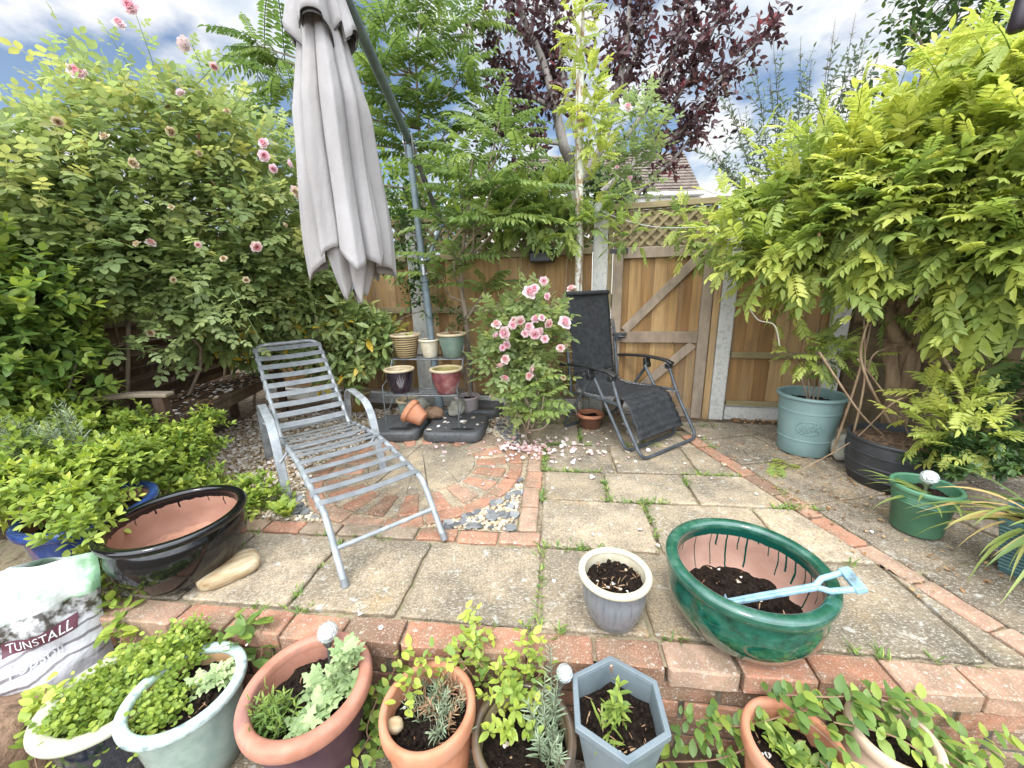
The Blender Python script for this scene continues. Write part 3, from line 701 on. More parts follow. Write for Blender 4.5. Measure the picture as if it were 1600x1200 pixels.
rowquad(A[0], A[1], Rg[1], Rg[0]); rowquad(A[1], A[2], Rg[1], Rg[1]); rowquad(A[2], A[3], Rg[0], Rg[1]); rowquad(A[3], A[0], Rg[0], Rg[0])
rt = mb.build('roof', tilemat(), hs, smooth=0)
uvl = rt.data.uv_layers.new(name='uv')
for lp in rt.data.loops:
    c = rt.data.vertices[lp.vertex_index].co; uvl.data[lp.index].uv = (c.x + 0.35 * c.y, c.y * 1.05 + c.z * 0.3)
mb = MB(); mb.tube([(x, 13.05, ze - 0.06) for x in (-1.25, 2, pe.x + .05)], 0.07, 8); mb.build('gutter', M('white_plastic', (0.6, 0.6, 0.58), (0.68, 0.68, 0.66), 8, 0.5, 0), hs, smooth=60)
mb = MB(); mb.box((2.4, 13.22, ze - 0.16), (pe.x * 2 - 3.4, 0.05, 0.20)); mb.build('fascia', M('white_fascia', (0.62, 0.61, 0.58), (0.7, 0.69, 0.66), 8, 0.6, 0), hs, smooth=0)
# ------------------------------------------------------------------ parasol
MAT['greymetal'] = M('grey_painted_metal', (0.105, 0.135, 0.15), (0.15, 0.185, 0.20), 14, 0.45, 0.08, metallic=0.1)
MAT['chrome'] = M('dull_steel', (0.4, 0.4, 0.4), (0.6, 0.6, 0.6), 20, 0.3, 0.05, metallic=0.9)
def canvasmat():
    m, t, b = material('grey_canvas')
    c = mramp(t, [(0.35, (0.335, 0.31, 0.30)), (0.65, (0.425, 0.40, 0.39))], mnoise(t, 5, 4, stretch=(1, 1, 0.4)))
    c = mmix(t, mramp(t, [(0.52, (0, 0, 0)), (0.72, (0.5, 0.5, 0.5))], mnoise(t, 7, 6, 0.65, stretch=(1, 1, 0.25))), c, (0.36, 0.33, 0.30)); c = mmix(t, mramp(t, [(0.62, (0, 0, 0)), (0.7, (0.35, 0.35, 0.35))], mnoise(t, 60, 3)), c, (0.30, 0.29, 0.27))
    t.links.new(c, b.inputs['Base Color']); b.inputs['Roughness'].default_value = 0.85; b.inputs['Specular IOR Level'].default_value = 0.15
    c0_ = mnoise(t, 11, 6, 0.62, stretch=(1, 1, 0.45)); mbump(t, b, c0_, 0.40, 0.03)
    tr = t.nodes.new('ShaderNodeBsdfTranslucent'); t.links.new(c, tr.inputs[0]); ms = t.nodes.new('ShaderNodeMixShader'); ms.inputs[0].default_value = 0.15
    t.links.new(b.outputs[0], ms.inputs[1]); t.links.new(tr.outputs[0], ms.inputs[2]); t.links.new(ms.outputs[0], t.nodes['Material Output'].inputs[0]); return m
MAT['canvas'] = canvasmat()
MAT['lining'] = M('dark_canvas_edge', (0.07, 0.065, 0.062), (0.12, 0.11, 0.105), 12, 0.9, 0.1)
pb_ = V((-0.665, 3.35, 0.0)); mt = V((-0.735, 3.30, 2.24)); hub = V((-0.742, 2.0, 2.60)); CB = V((-0.765, 2.0, 0))
um = thing('parasol', 'folded pale grey cantilever parasol hanging from a grey metal mast and boom', 'parasol', pb_)
mb = MB(); mid = pb_.lerp(mt, 0.55); mb.tube([pb_ + V((0, 0, 0.03)), mid], 0.030, 20); mb.build('mast', MAT['greymetal'], um, smooth=60)
mb = MB(); mb.tube([mid - V((0, 0, .002)), mt], 0.0255, 20); mb.build('mast', MAT['greymetal'], um, smooth=60)
mb = MB(); d = (mt - pb_).normalized()
for t in (0.53, 0.56): mb = MB(); q = pb_.lerp(mt, t); mb.tube([q - d * .012, q + d * .012], 0.035, 20); mb.build('collar', MAT['greymetal'], um, smooth=60, bevel=0.003)
mb = MB(); mb.tube([pb_ + d * 0.02, pb_ + d * 0.42], 0.04, 20); mb.tube([pb_ + V((0, 0, .07)), pb_ + V((0, 0, 0.10))], 0.09, 20); mb.build('mast_socket', MAT['greymetal'], um, smooth=60, bevel=0.003)
# joint bracket at the mast top
mb = MB()
for sx in (-0.032, 0.032): mb.beam(mt + V((sx, 0.02, -0.06)), mt + V((sx, -0.02, 0.08)), 0.006, 0.06)
mb.tube([mt + V((-0.045, 0, 0.03)), mt + V((0.045, 0, 0.03))], 0.013, 10); mb.build('pivot_bracket', MAT['chrome'], um, smooth=40, bevel=0.002)
mb = MB(); b0 = mt + V((0, 0.0, 0.05)); mb.tube([b0, V((-0.742, 1.86, 2.63))], [0.029, 0.029], 20); mb.build('boom', MAT['greymetal'], um, smooth=60)
mb = MB(); e = V((-0.742, 1.86, 2.63)); dd = (b0 - e).normalized(); mb.tube([e - dd * .015, e + dd * .05], 0.034, 20); mb.build('boom_cap', MAT['blackmetal'], um, smooth=60, bevel=0.004)
mb = MB(); mb.tube([b0 + V((0.01, 0, -0.01)), W(690, 352, 3.52)], 0.019, 14); mb.build('lower_lever', MAT['lining'], um, smooth=60)
mb = MB(); lv = W(690, 352, 3.52); mb.tube([lv, W(668, 408, 3.34)], 0.016, 14); mb.tube([lv + V((-.03, 0, 0)), lv + V((.03, 0, 0))], 0.02, 12); mb.build('link_arm', MAT['greymetal'], um, smooth=60)
mb = MB(); q = V(W(664, 418, 3.34))
for k in (-.05, .06): mb.tube([q + V((0, 0, k - .008)), q + V((0, 0, k + .008))], 0.037, 18)
mb.box(q + V((-0.005, -0.04, 0)), (0.022, 0.03, 0.13)); mb.build('clamp_handle', MAT['chrome'], um, smooth=40, bevel=0.003)
# canopy: pleated cloth
mb = MB(); nth, nz = 220, 44; rs = np.random.RandomState(4)
ztop, zb = 2.50, 1.325
CB = V((W(552, 430, 2.0).x, 2.0, 0)); XT = W(502, 50, 2.0); XO = lambda z: (XT.x - CB.x) * (z - 1.26) / (XT.z - 1.26)
pleats = 8; amp = rs.uniform(0.75, 1.25, pleats); sk = rs.uniform(-0.5, 0.5, pleats); hem = rs.uniform(-0.05, 0.06, pleats)
def prof(z):
    t = (ztop - z) / (ztop - zb); return float(np.interp(t, [0, 0.12, 0.22, 0.33, 0.42, 0.6, 0.8, 1.0], [0.05, 0.07, 0.092, 0.117, 0.138, 0.148, 0.156, 0.168]))
def foldv(th, t):
    q = th / (2 * math.pi) * pleats; i = int(q) % pleats; f = q - int(q)
    f = f + sk[i] * 0.22 * math.sin(math.pi * f) * t
    tri = 1 - abs(2 * f - 1)               # 0 in the valley, 1 on the crest
    tri = tri ** 0.42
    small = 0.06 * math.sin(th * 17 + 5 * t + i) * t + 0.03 * math.sin(th * 29 + 9 * t)
    return i, f, (tri * amp[i] - 0.62) + small * 0.55
vs, fs = [], []
for a in range(nth):
    th = 2 * math.pi * a / nth
    for k in range(nz + 1):
        t = k / nz; i, f, fv = foldv(th, t)
        hm = zb - 0.055 * (1 - abs(2 * f - 1)) ** 1.2 + hem[i] * 0.9 + 0.03 * math.sin(3 * th + 1)
        z = ztop + (hm - ztop) * t; r = prof(ztop + (zb - ztop) * t) * (1 + 0.50 * fv * min(1, 0.30 + t * 1.6))
        cx_ = CB.x + XO(z); 
        sway = 0.012 * math.sin(9 * t + th * 2)
        vs.append((cx_ + (r + sway * t) * math.cos(th) * 1.0, CB.y + (r + sway * t) * math.sin(th) * 0.92, z))
for a in range(nth):
    b = (a + 1) % nth
    for k in range(nz): fs.append((a * (nz + 1) + k, b * (nz + 1) + k, b * (nz + 1) + k + 1, a * (nz + 1) + k + 1))
mb.add(vs, fs); cn = mb.build('canopy', MAT['canvas'], um, smooth=75)
sol = cn.modifiers.new('cloth', 'SOLIDIFY'); sol.thickness = 0.003
mb = MB(); vs, fs = [], []; nth2 = 140
for a in range(nth2):
    th = 2 * math.pi * a / nth2; fv = abs(math.sin(th * 2.5 + 0.4)) ** 0.8
    for k in range(13):
        t = k / 12; zend = 1.145 + 0.07 * (1 - fv) + 0.02 * math.sin(th * 3)
        z = 1.42 + (zend - 1.42) * t; r = (0.118 - 0.07 * t ** 1.3) * (0.72 + 0.38 * fv + 0.10 * math.sin(th * 11 + 4 * t) * t)
        vs.append((CB.x + 0.0 + r * math.cos(th), CB.y + r * math.sin(th), z))
for a in range(nth2):
    b = (a + 1) % nth2
    for k in range(12): fs.append((a * 13 + k, b * 13 + k, b * 13 + k + 1, a * 13 + k + 1))
mb.add(vs, fs); o = mb.build('inner_valance', MAT['canvas'], um, smooth=75); sol = o.modifiers.new('cloth', 'SOLIDIFY'); sol.thickness = 0.003
mb = MB(); mb.tube([V((CB.x + XO(2.62), 2.0, 2.62)), V((CB.x, CB.y - .02, 1.20))], 0.02, 14); mb.build('canopy_pole', MAT['greymetal'], um, smooth=60)
# ribs
for k in range(8):
    th = 2 * math.pi * (k + 0.5) / 8; mb = MB(); mb.tube([(CB.x + XO(2.42) + .04 * math.cos(th), CB.y + .04 * math.sin(th), 2.42), (CB.x + 0.10 * math.cos(th), CB.y + 0.09 * math.sin(th), 1.34)], 0.007, 6); mb.build('rib', MAT['greymetal'], um, smooth=60)
# scalloped top flap
mb = MB(); vs, fs = [], []; nth3 = 144; nk = 12
for a in range(nth3):
    th = 2 * math.pi * a / nth3; q = (th + 0.62) * 4 / (2 * math.pi) ; f = q - math.floor(q); sc = abs(math.sin(math.pi * f)) 
    for k in range(nk + 1):
        t = k / nk; r = 0.045 + 0.098 * t ** 0.9 * (0.75 + 0.35 * sc); z = 2.60 - (0.30 + 0.085 * (1 - sc) ** 1.2 + (-0.07 if 0.0 < f < 0.16 else 0)) * t - 0.03 * t * t
        r *= 1 - 0.35 * t * (1 - sc) ** 2
        vs.append((CB.x + XO(z) + r * math.cos(th), CB.y + r * math.sin(th), z + 0.06 * t * t * (1 if 0.3 < f < .7 else 0) * 0.3))
for a in range(nth3):
    b = (a + 1) % nth3
    for k in range(nk): fs.append((a * (nk + 1) + k, b * (nk + 1) + k, b * (nk + 1) + k + 1, a * (nk + 1) + k + 1))
mb.add(vs, fs); o = mb.build('top_flap', MAT['canvas'], um, smooth=75); sol = o.modifiers.new('cloth', 'SOLIDIFY'); sol.thickness = 0.004; o.data.materials.append(MAT['lining']); sol.material_offset_rim = 1; sol.offset = -1
mb = MB(); vs2 = [(CB.x + XO(z) + (x - CB.x - XO(z)) * 0.93, CB.y + (y - CB.y) * 0.93, z - 0.012) for x, y, z in vs]; mb.add(vs2, fs); mb.build('flap_lining', MAT['lining'], um, smooth=75)

# base weights
MAT['plastic_black'] = M('worn_black_plastic', (0.045, 0.047, 0.05), (0.085, 0.087, 0.09), 26, 0.55, 0.2, c3=(0.06, 0.06, 0.06), bs=120)
def weight(label, cx_, cy_, rz, w_, dp):
    t = thing('parasol_weight', label, 'weight', (cx_, cy_, 0), 'black parasol base weights', (0, 0, rz)); mb = MB()
    P = fillet([(-w_ / 2, -dp / 2, 0), (w_ / 2, -dp / 2, 0), (w_ / 2, dp / 2, 0), (-w_ / 2, dp / 2, 0)], 0.11, 6, True); P = [(p.x, p.y) for p in P]; n = len(P)
    lay = [(0.0, 0.004), (0.006, 0.0), (0.055, 0.0), (0.07, 0.005), (0.078, 0.018), (0.076, 0.05), (0.074, 0.058)]; vs = []
    for z, ins in lay: vs += [(x, y, z) for x, y in (inset(P, ins) if ins else P)]
    fs = [(i + l * n, (i + 1) % n + l * n, (i + 1) % n + (l + 1) * n, i + (l + 1) * n) for l in range(len(lay) - 1) for i in range(n)]; fs.append(tuple((len(lay) - 1) * n + i for i in range(n)))
    mb.add(vs, fs); mb.build('body', MAT['plastic_black'], t, smooth=50, local=True)
    mb = MB(); H_ = [(x * 1.0 + w_ * .15, y - dp * .29) for x, y in [(0.10 * math.cos(a) * 1.0, 0.028 * math.sin(a)) for a in lerps(0, 6.0, 14)]]
    mb.add([(x, y, 0.0765) for x, y in H_], [tuple(range(len(H_)))]); mb.build('grip_recess', MAT['blackmetal'], t, smooth=0, local=True); return t
weight('black parasol base weight under the left side of the plant stand', -0.985, 3.12, R(-6), 0.46, 0.46)
weight('black parasol base weight nearest the brick circle, with white petals on it', -0.475, 3.085, R(-6), 0.49, 0.50)
weight('black parasol base weight at the back right, against the pink rose bush', -0.33, 3.60, R(-6), 0.46, 0.44)

# ------------------------------------------------------------------ strap lounger
def Loc(cx_, cy_, yaw):
    d = V((math.cos(yaw), math.sin(yaw), 0)); n = V((-d.y, d.x, 0)); return lambda s, w_, z: V((cx_ + d.x * s + n.x * w_, cy_ + d.y * s + n.y * w_, z)), d, n
MAT['lounge'] = M('grey_blue_metal_paint', (0.20, 0.215, 0.225), (0.27, 0.285, 0.295), 16, 0.42, 0.1, c3=(0.38, 0.39, 0.395), metallic=0.15, detail=9)
MAT['strapm'] = M('grey_vinyl_strap', (0.145, 0.152, 0.158), (0.195, 0.203, 0.21), 18, 0.5, 0.08)
Lq, Ld, Ln_ = Loc(-1.251, 2.389, -0.899); hw, ha = 0.233, 0.289
lo = thing('sun_lounger', 'grey metal sun lounger with slatted straps standing beside the brick circle', 'sun lounger', Lq(0.3, 0, 0))
seat = [(1.15, 0.0), (1.06, 0.12), (0.985, 0.215), (0.93, 0.25), (0.80, 0.262), (0.42, 0.30), (0.05, 0.275), (-0.25, 0.235)]
def seatz(s): return float(np.interp(s, [-0.25, 0.05, 0.42, 0.80, 0.93], [0.235, 0.275, 0.30, 0.262, 0.25]))
for sg in (-1, 1):
    mb = MB(); mb.tube(spline([Lq(s, sg * hw, z) for s, z in seat], 5), 0.0145, 12); mb.build('seat_rail', MAT['lounge'], lo, smooth=60)
for s, z, nm in ((1.055, 0.125, 'cross_bar'), (0.30, 0.245, 'cross_bar'), (-0.02, 0.215, 'cross_bar')):
    mb = MB()
    if nm and z < 0.2: mb.tube([Lq(s, -hw, z), Lq(s, hw, z)], 0.011, 10)
    else: mb.tube(fillet([Lq(s, -hw, seatz(s)), Lq(s, -hw + .03, z), Lq(s, hw - .03, z), Lq(s, hw, seatz(s))], .03), 0.011, 10)
    mb.build('cross_bar', MAT['lounge'], lo, smooth=60)
bt, bb_ = (-0.86, 0.80), (-0.235, 0.235)
mb = MB(); mb.tube(fillet([Lq(bb_[0] + .03, -hw + .012, bb_[1] - .02), Lq(bt[0], -hw + .012, bt[1]), Lq(bt[0], hw - .012, bt[1]), Lq(bb_[0] + .03, hw - .012, bb_[1] - .02)], 0.085, 8), 0.0145, 12); mb.build('back_frame', MAT['lounge'], lo, smooth=60)
mb = MB(); mb.tube([Lq(-0.30, -hw, 0.27), Lq(-0.30, hw, 0.27)], 0.011, 10); mb.build('cross_bar', MAT['lounge'], lo, smooth=60)
def wrap(mb, s, z, nx, nz, hwid, wd):
    # strap wrapped round both side tubes; (nx,nz) = surface tangent direction in s,z
    q = (-nz, nx)
    if q[1] < 0: q = (-q[0], -q[1])
    pts = [Lq(s - q[0] * .017, -hwid - .004, z - q[1] * .017), Lq(s + q[0] * .004, -hwid - .018, z + q[1] * .004)]
    sagd = random.uniform(0.004, 0.012)
    for k in range(9):
        t = k / 8; a = 0.0165 - sagd * math.sin(math.pi * t); pts.append(Lq(s + q[0] * a, (-hwid + 2 * hwid * t) * 0.995, z + q[1] * a))
    pts += [Lq(s + q[0] * .004, hwid + .018, z + q[1] * .004), Lq(s - q[0] * .017, hwid + .004, z - q[1] * .017)]
    mb.strap(pts, Ld * nx + V((0, 0, nz)), wd, 0.0035)
random.seed(8)
for i in range(9):
    t = 0.07 + 0.83 * i / 8; s = bt[0] + (bb_[0] - bt[0]) * t; z = bt[1] + (bb_[1] - bt[1]) * t; dx, dz = bb_[0] - bt[0], bb_[1] - bt[1]; ll = math.hypot(dx, dz)
    mb = MB(); wrap(mb, s, z, dx / ll, dz / ll, hw - .012, 0.044); mb.build('strap', MAT['strapm'], lo, smooth=50)
for i in range(11):
    s = -0.17 + 1.06 * i / 10; z = seatz(s); dz = (seatz(s + .02) - seatz(s - .02)) / .04
    if i in (4,): s += 0.02
    mb = MB(); wrap(mb, s, z, 1 / math.hypot(1, dz), dz / math.hypot(1, dz), hw, 0.042 if i != 3 else 0.05); mb.build('strap', MAT['strapm'], lo, smooth=50)
for sg in (-1, 1):
    mb = MB(); P = fillet([Lq(0.20, sg * ha, 0), Lq(0.085, sg * ha, 0.44), Lq(-0.43, sg * ha, 0.475), Lq(-0.545, sg * ha, 0)], 0.16, 8)
    mb.strap(P, Ln_, 0.050, 0.014); mb.build('armrest', MAT['lounge'], lo, smooth=50, bevel=0.004)
    mb = MB(); mb.tube([Lq(0.15, sg * ha, 0.22), Lq(0.15, sg * hw, seatz(.15))], 0.008, 8); mb.build('bracket', MAT['lounge'], lo, smooth=60)
    mb = MB(); mb.tube([Lq(-0.46, sg * ha, 0.30), Lq(-0.30, sg * hw, 0.27)], 0.008, 8); mb.build('bracket', MAT['lounge'], lo, smooth=60)
for s, w_ in ((1.15, -hw), (1.15, hw)):
    mb = MB(); mb.tube([Lq(s + .003, w_, 0.0), Lq(s - .012, w_, 0.03)], 0.0165, 12); mb.build('foot_cap', MAT['strapm'], lo, smooth=60)

# ------------------------------------------------------------------ reclining chair
MAT['tube'] = M('dark_grey_tube', (0.045, 0.052, 0.06), (0.085, 0.095, 0.105), 18, 0.42, 0.08, metallic=0.2)
MAT['mesh'] = M('black_mesh_cloth', (0.020, 0.021, 0.023), (0.036, 0.037, 0.039), 30, 0.75, 0.3, bs=260, spec=0.25)
MAT['arm'] = M('black_moulded_plastic', (0.012, 0.012, 0.013), (0.025, 0.026, 0.028), 20, 0.35, 0.05)
MAT['lace'] = M('pale_lacing_cord', (0.10, 0.10, 0.10), (0.36, 0.35, 0.33), 60, 0.7, 0.1)
Zq, Zd, Zn = Loc(0.893, 2.965, -0.978); zh, zb_ = 0.335, 0.285
ch = thing('reclining_chair', 'black mesh reclining garden chair with laced edges standing in front of the gate', 'reclining chair', Zq(0, 0, 0))
hipS, hipZ, topS, topZ = -0.31, 0.335, -0.418, 1.115
kneeS, kneeZ, footS, footZ = 0.17, 0.375, 0.43, 0.02
r_ = 0.0125
mb = MB(); mb.tube(fillet([Zq(hipS + .01, -zb_, hipZ - .03), Zq(topS, -zb_, topZ), Zq(topS, zb_, topZ), Zq(hipS + .01, zb_, hipZ - .03)], 0.07, 7), r_, 12); mb.build('back_frame', MAT['tube'], ch, smooth=60)
mb = MB(); mb.tube(fillet([Zq(0.165, -zh, 0.535), Zq(0.27, -zh, 0.30), Zq(0.455, -zh + .005, 0.015), Zq(0.455, zh - .005, 0.015), Zq(0.27, zh, 0.30), Zq(0.165, zh, 0.535)], 0.075, 7), r_, 12); mb.build('leg_rest_frame', MAT['tube'], ch, smooth=60)
mb = MB(); mb.tube(fillet([Zq(-0.04, -zh + .03, 0.515), Zq(0.30, -zh + .03, 0.013), Zq(0.30, zh - .03, 0.013), Zq(-0.04, zh - .03, 0.515)], 0.075, 7), r_, 12); mb.build('front_leg', MAT['tube'], ch, smooth=60)
mb = MB(); mb.tube(fillet([Zq(-0.04, -zh + .005, 0.505), Zq(-0.36, -zh + .01, 0.013), Zq(-0.36, zh - .01, 0.013), Zq(-0.04, zh - .005, 0.505)], 0.075, 7), r_, 12); mb.build('rear_leg', MAT['tube'], ch, smooth=60)
for sg in (-1, 1):
    mb = MB(); mb.tube([Zq(hipS, sg * zb_, hipZ - .01), Zq(0.0, sg * (zb_ + .012), 0.348), Zq(0.235, sg * (zh - .01), 0.352)], r_, 12); mb.build('seat_rail', MAT['tube'], ch, smooth=60)
    mb = MB(); P = spline([Zq(-0.37, sg * zh, 0.558), Zq(-0.25, sg * zh, 0.572), Zq(-0.05, sg * zh, 0.586), Zq(0.12, sg * zh, 0.578), Zq(0.20, sg * zh, 0.556)], 4)
    mb.strap(P, Zn, 0.052, 0.020); mb.build('armrest', MAT['arm'], ch, smooth=40, bevel=0.007)
    mb = MB(); mb.beam(Zq(-0.05, sg * zh, 0.57), Zq(-0.035, sg * zh, 0.49), 0.03, 0.06, upv=Zn); mb.tube([Zq(-0.04, sg * zh - .03, 0.515), Zq(-0.04, sg * zh + .03, 0.515)], 0.022, 14); mb.build('arm_bracket', MAT['arm'], ch, smooth=40, bevel=0.003); mb = MB(); mb.tube([Zq(0.165, sg * zh - .028, 0.535), Zq(0.165, sg * zh + .028, 0.535)], 0.022, 14)
    mb.build('arm_bracket', MAT['arm'], ch, smooth=40, bevel=0.003)
    mb = MB(); mb.tube([Zq(-0.09, sg * (zh + .03), 0.54), Zq(-0.06, sg * (zh + .045), 0.53)], 0.014, 10); mb.build('lock_knob', MAT['arm'], ch, smooth=40, bevel=0.003)
# sling as back, seat and leg panels
def sling(name, prof, hw0, hw1, cr=0.0, n=14):
    mb = MB(); P = spline([(s, 0, z) for s, z in prof], 6); m = len(P); vs, fs = [], []
    for i, p in enumerate(P):
        t = i / (m - 1); h = hw0 + (hw1 - hw0) * t
        tg = (P[min(i + 1, m - 1)] - P[max(i - 1, 0)]).normalized(); nn = V((-tg.z, 0, tg.x))
        if nn.z < 0: nn = -nn
        for k in range(n + 1):
            u = -1 + 2 * k / n; off = -0.018 * (1 - u * u) + cr * math.sin(i * 1.7 + 0.5 * math.sin(3 * u)) + 0.002 * math.sin(9 * u + i)
            q = Zq(p.x + nn.x * off, u * h, p.z + nn.z * off); vs.append(q)
    for i in range(m - 1):
        for k in range(n): a = i * (n + 1) + k; fs.append((a, a + 1, a + n + 2, a + n + 1))
    mb.add(vs, fs); o = mb.build(name, MAT['mesh'], ch, smooth=70); s = o.modifiers.new('cloth', 'SOLIDIFY'); s.thickness = 0.004; return P
bw = zb_ - 0.045
Pb = sling('back_sling', [(topS + .004, topZ - .0), (-0.385, 0.90), (-0.345, 0.62), (-0.318, 0.46)], bw, bw, 0.0)
Ps = sling('seat_sling', [(-0.316, 0.455), (-0.29, 0.385), (-0.2, 0.345), (0.0, 0.352), (0.14, 0.378), (0.20, 0.365)], bw, bw + .005, 0.002)
Pl = sling('leg_sling', [(0.20, 0.365), (0.25, 0.335), (0.295, 0.26), (0.345, 0.17), (0.375, 0.105)], bw + .005, bw + .02, 0.005)
mb = MB(); mb.tube(fillet([Zq(topS, -zb_ + .03, topZ), Zq(topS, zb_ - .03, topZ)], .01), 0.019, 12); mb.build('headrest_sleeve', MAT['mesh'], ch, smooth=60)
def lacing(P, h0, h1, fr, k0, k1):
    # one cord per side, zigzagging between cloth edge and tube
    for sg in (-1, 1):
        pts = []
        for i in range(k0, min(k1, len(P) - 1)):
            p, q = P[i], P[i + 1]; m_ = p.lerp(q, .5); f0 = fr(m_); pts += [Zq(p.x, sg * h0, p.z + .003), Zq(f0[0], sg * f0[1], f0[2])]
        mb = MB(); mb.tube(pts, 0.0026, 5); mb.build('lacing', MAT['lace'], ch, smooth=0)
lacing(Pb, bw, bw, lambda p: (hipS + (topS - hipS) * (p.z - hipZ) / (topZ - hipZ), zb_ - .005, p.z), 5, 18)
lacing(Ps, bw, bw, lambda p: (p.x, zb_ + .004, 0.352 if p.x > -.25 else p.z), 6, 24)
lacing(Pl, bw + .01, bw + .02, lambda p: (0.27 + (0.455 - 0.27) * max(0, (0.30 - p.z)) / 0.285, zh - .008, p.z), 3, 24)

# ------------------------------------------------------------------ bench
B0 = V((-2.10, 2.22, 0)); bd = V((-0.12, 0.993, 0)).normalized(); bl = V((-bd.y, bd.x, 0))     # bl points left, to the back of the bench
bq = lambda a, b, z: V((B0.x + bd.x * a + bl.x * b, B0.y + bd.y * a + bl.y * b, z))
be = thing('garden_bench', 'dark weathered wooden bench half buried under the climbing rose and strewn with petals', 'bench', B0)
BL = 1.55
for a in (0.03, BL - 0.03):
    mb = MB(); mb.beam(bq(a, 0.03, 0), bq(a, 0.03, 0.60), 0.06, 0.06, upv=bd); mb.build('leg', MAT['darkwood'], be, smooth=0, bevel=0.005)
    mb = MB(); mb.beam(bq(a, 0.50, 0), bq(a, 0.50, 0.45), 0.06, 0.06, upv=bd); mb.beam(bq(a, 0.50, 0.45), bq(a, 0.62, 0.88), 0.055, 0.055, upv=bd); mb.build('leg', MAT['darkwood'], be, smooth=0, bevel=0.005)
    mb = MB(); mb.strap(spline([bq(a, -0.03, 0.612), bq(a, 0.15, 0.622), bq(a, 0.35, 0.612), bq(a, 0.54, 0.60)], 4), bd, 0.075, 0.026); mb.build('armrest', MAT['greywood'], be, smooth=0, bevel=0.008)
    mb = MB(); mb.beam(bq(a, 0.05, 0.36), bq(a, 0.49, 0.36), 0.03, 0.07, upv=(0, 0, 1)); mb.build('side_rail', MAT['darkwood'], be, smooth=0, bevel=0.004)
mb = MB(); mb.beam(bq(0.06, 0.035, 0.375), bq(BL - .06, 0.035, 0.375), 0.03, 0.075); mb.build('apron', MAT['darkwood'], be, smooth=0, bevel=0.004)
mb = MB()
for i in range(6): mb.beam(bq(0.0, 0.04 + i * 0.078, 0.424), bq(BL, 0.04 + i * 0.078, 0.424), 0.066, 0.022, tint=random.random())
mb.build('seat', MAT['darkwood'], be, smooth=0, bevel=0.004)
mb = MB()
for i in range(5): b_, z_ = 0.515 + 0.105 * i / 4.5, 0.50 + 0.37 * i / 4.5; mb.beam(bq(0.06, b_, z_), bq(BL - .06, b_, z_), 0.02, 0.06, upv=(bl * -0.25 + V((0, 0, 1))), tint=random.random())
mb.build('backrest', MAT['darkwood'], be, smooth=0, bevel=0.004)

# ------------------------------------------------------------------ pots
def pot(name, label, cat, loc, prof, rim, inner, soilz, mats, n=56, group=None, rot=(0, 0, 0), fn=None, soilr=None, rimfn=None, handles=False):
    """prof: outer wall (r,z) from foot to rim; rim: (rc, zc, half-width, half-height); inner: (r,z) down from the rim to the soil"""
    t = thing(name, label, cat, loc, group, rot); mb = MB()
    mb.lathe([(0.0, prof[0][1])] + prof, n, fn=fn); mb.build('body', mats[0], t, smooth=50, local=True)
    if rim:
        mb = MB(); mb.lathe([(rim[0] + rim[2] * math.copysign(abs(math.cos(q)) ** 0.7, math.cos(q)), rim[1] + rim[3] * math.copysign(abs(math.sin(q)) ** 0.7, math.sin(q))) for q in [2 * math.pi * k / 16 for k in range(16)]], n, closed=True, fn=rimfn); mb.build('rim', mats[1], t, smooth=60, local=True)
    mb = MB(); mb.lathe(inner + [(0.0, inner[-1][1])], n, fn=fn); mb.build('inner_wall', mats[2], t, smooth=50, local=True)
    if soilz is not None:
        mb = MB(); rs = soilr or float(np.interp(soilz, [q[1] for q in inner[::-1]], [q[0] for q in inner[::-1]])); m = 26
        pr = [(rs * 1.005 * (1 - k / m), 0) for k in range(m + 1)]; sx = random.uniform(0, 50)
        def sf(r, z, q): 
            h = noise.noise(V((r * math.cos(q) * 26 + sx, r * math.sin(q) * 26, sx))) * 0.012 + noise.noise(V((r * math.cos(q) * 80, sx, r * math.sin(q) * 80))) * 0.010
            return r, soilz + h + 0.012 * (1 - r / rs)
        mb.lathe(pr, 72, fn=sf); mb.build('soil', mats[3] if len(mats) > 3 else MAT['soil'], t, smooth=30, local=True)
    return t
def glaze(name, c1, c2, scale=9, rough=0.16, coat=0.6, c3=None, bump=0.05, stretch=None): return M(name, c1, c2, scale, rough, bump, coat=coat, c3=c3, stretch=stretch, bdist=0.002)
MAT['terra'] = M('terracotta', (0.37, 0.145, 0.075), (0.47, 0.205, 0.115), 11, 0.85, 0.2, c3=(0.44, 0.22, 0.14), spec=0.25)
MAT['terra_in'] = M('bare_terracotta_inside', (0.34, 0.17, 0.11), (0.43, 0.24, 0.165), 8, 0.9, 0.15, spec=0.2)
MAT['blackglaze'] = glaze('black_gloss_glaze', (0.003, 0.003, 0.0035), (0.006, 0.006, 0.007), 6, 0.10, 0.25)
MAT['greenglaze'] = glaze('deep_green_glaze', (0.002, 0.036, 0.022), (0.005, 0.075, 0.046), 30, 0.12, 0.9, c3=(0.012, 0.10, 0.066))
MAT['greenrim'] = glaze('worn_green_rim', (0.006, 0.055, 0.033), (0.018, 0.09, 0.058), 18, 0.14, 0.8, c3=(0.07, 0.15, 0.11))
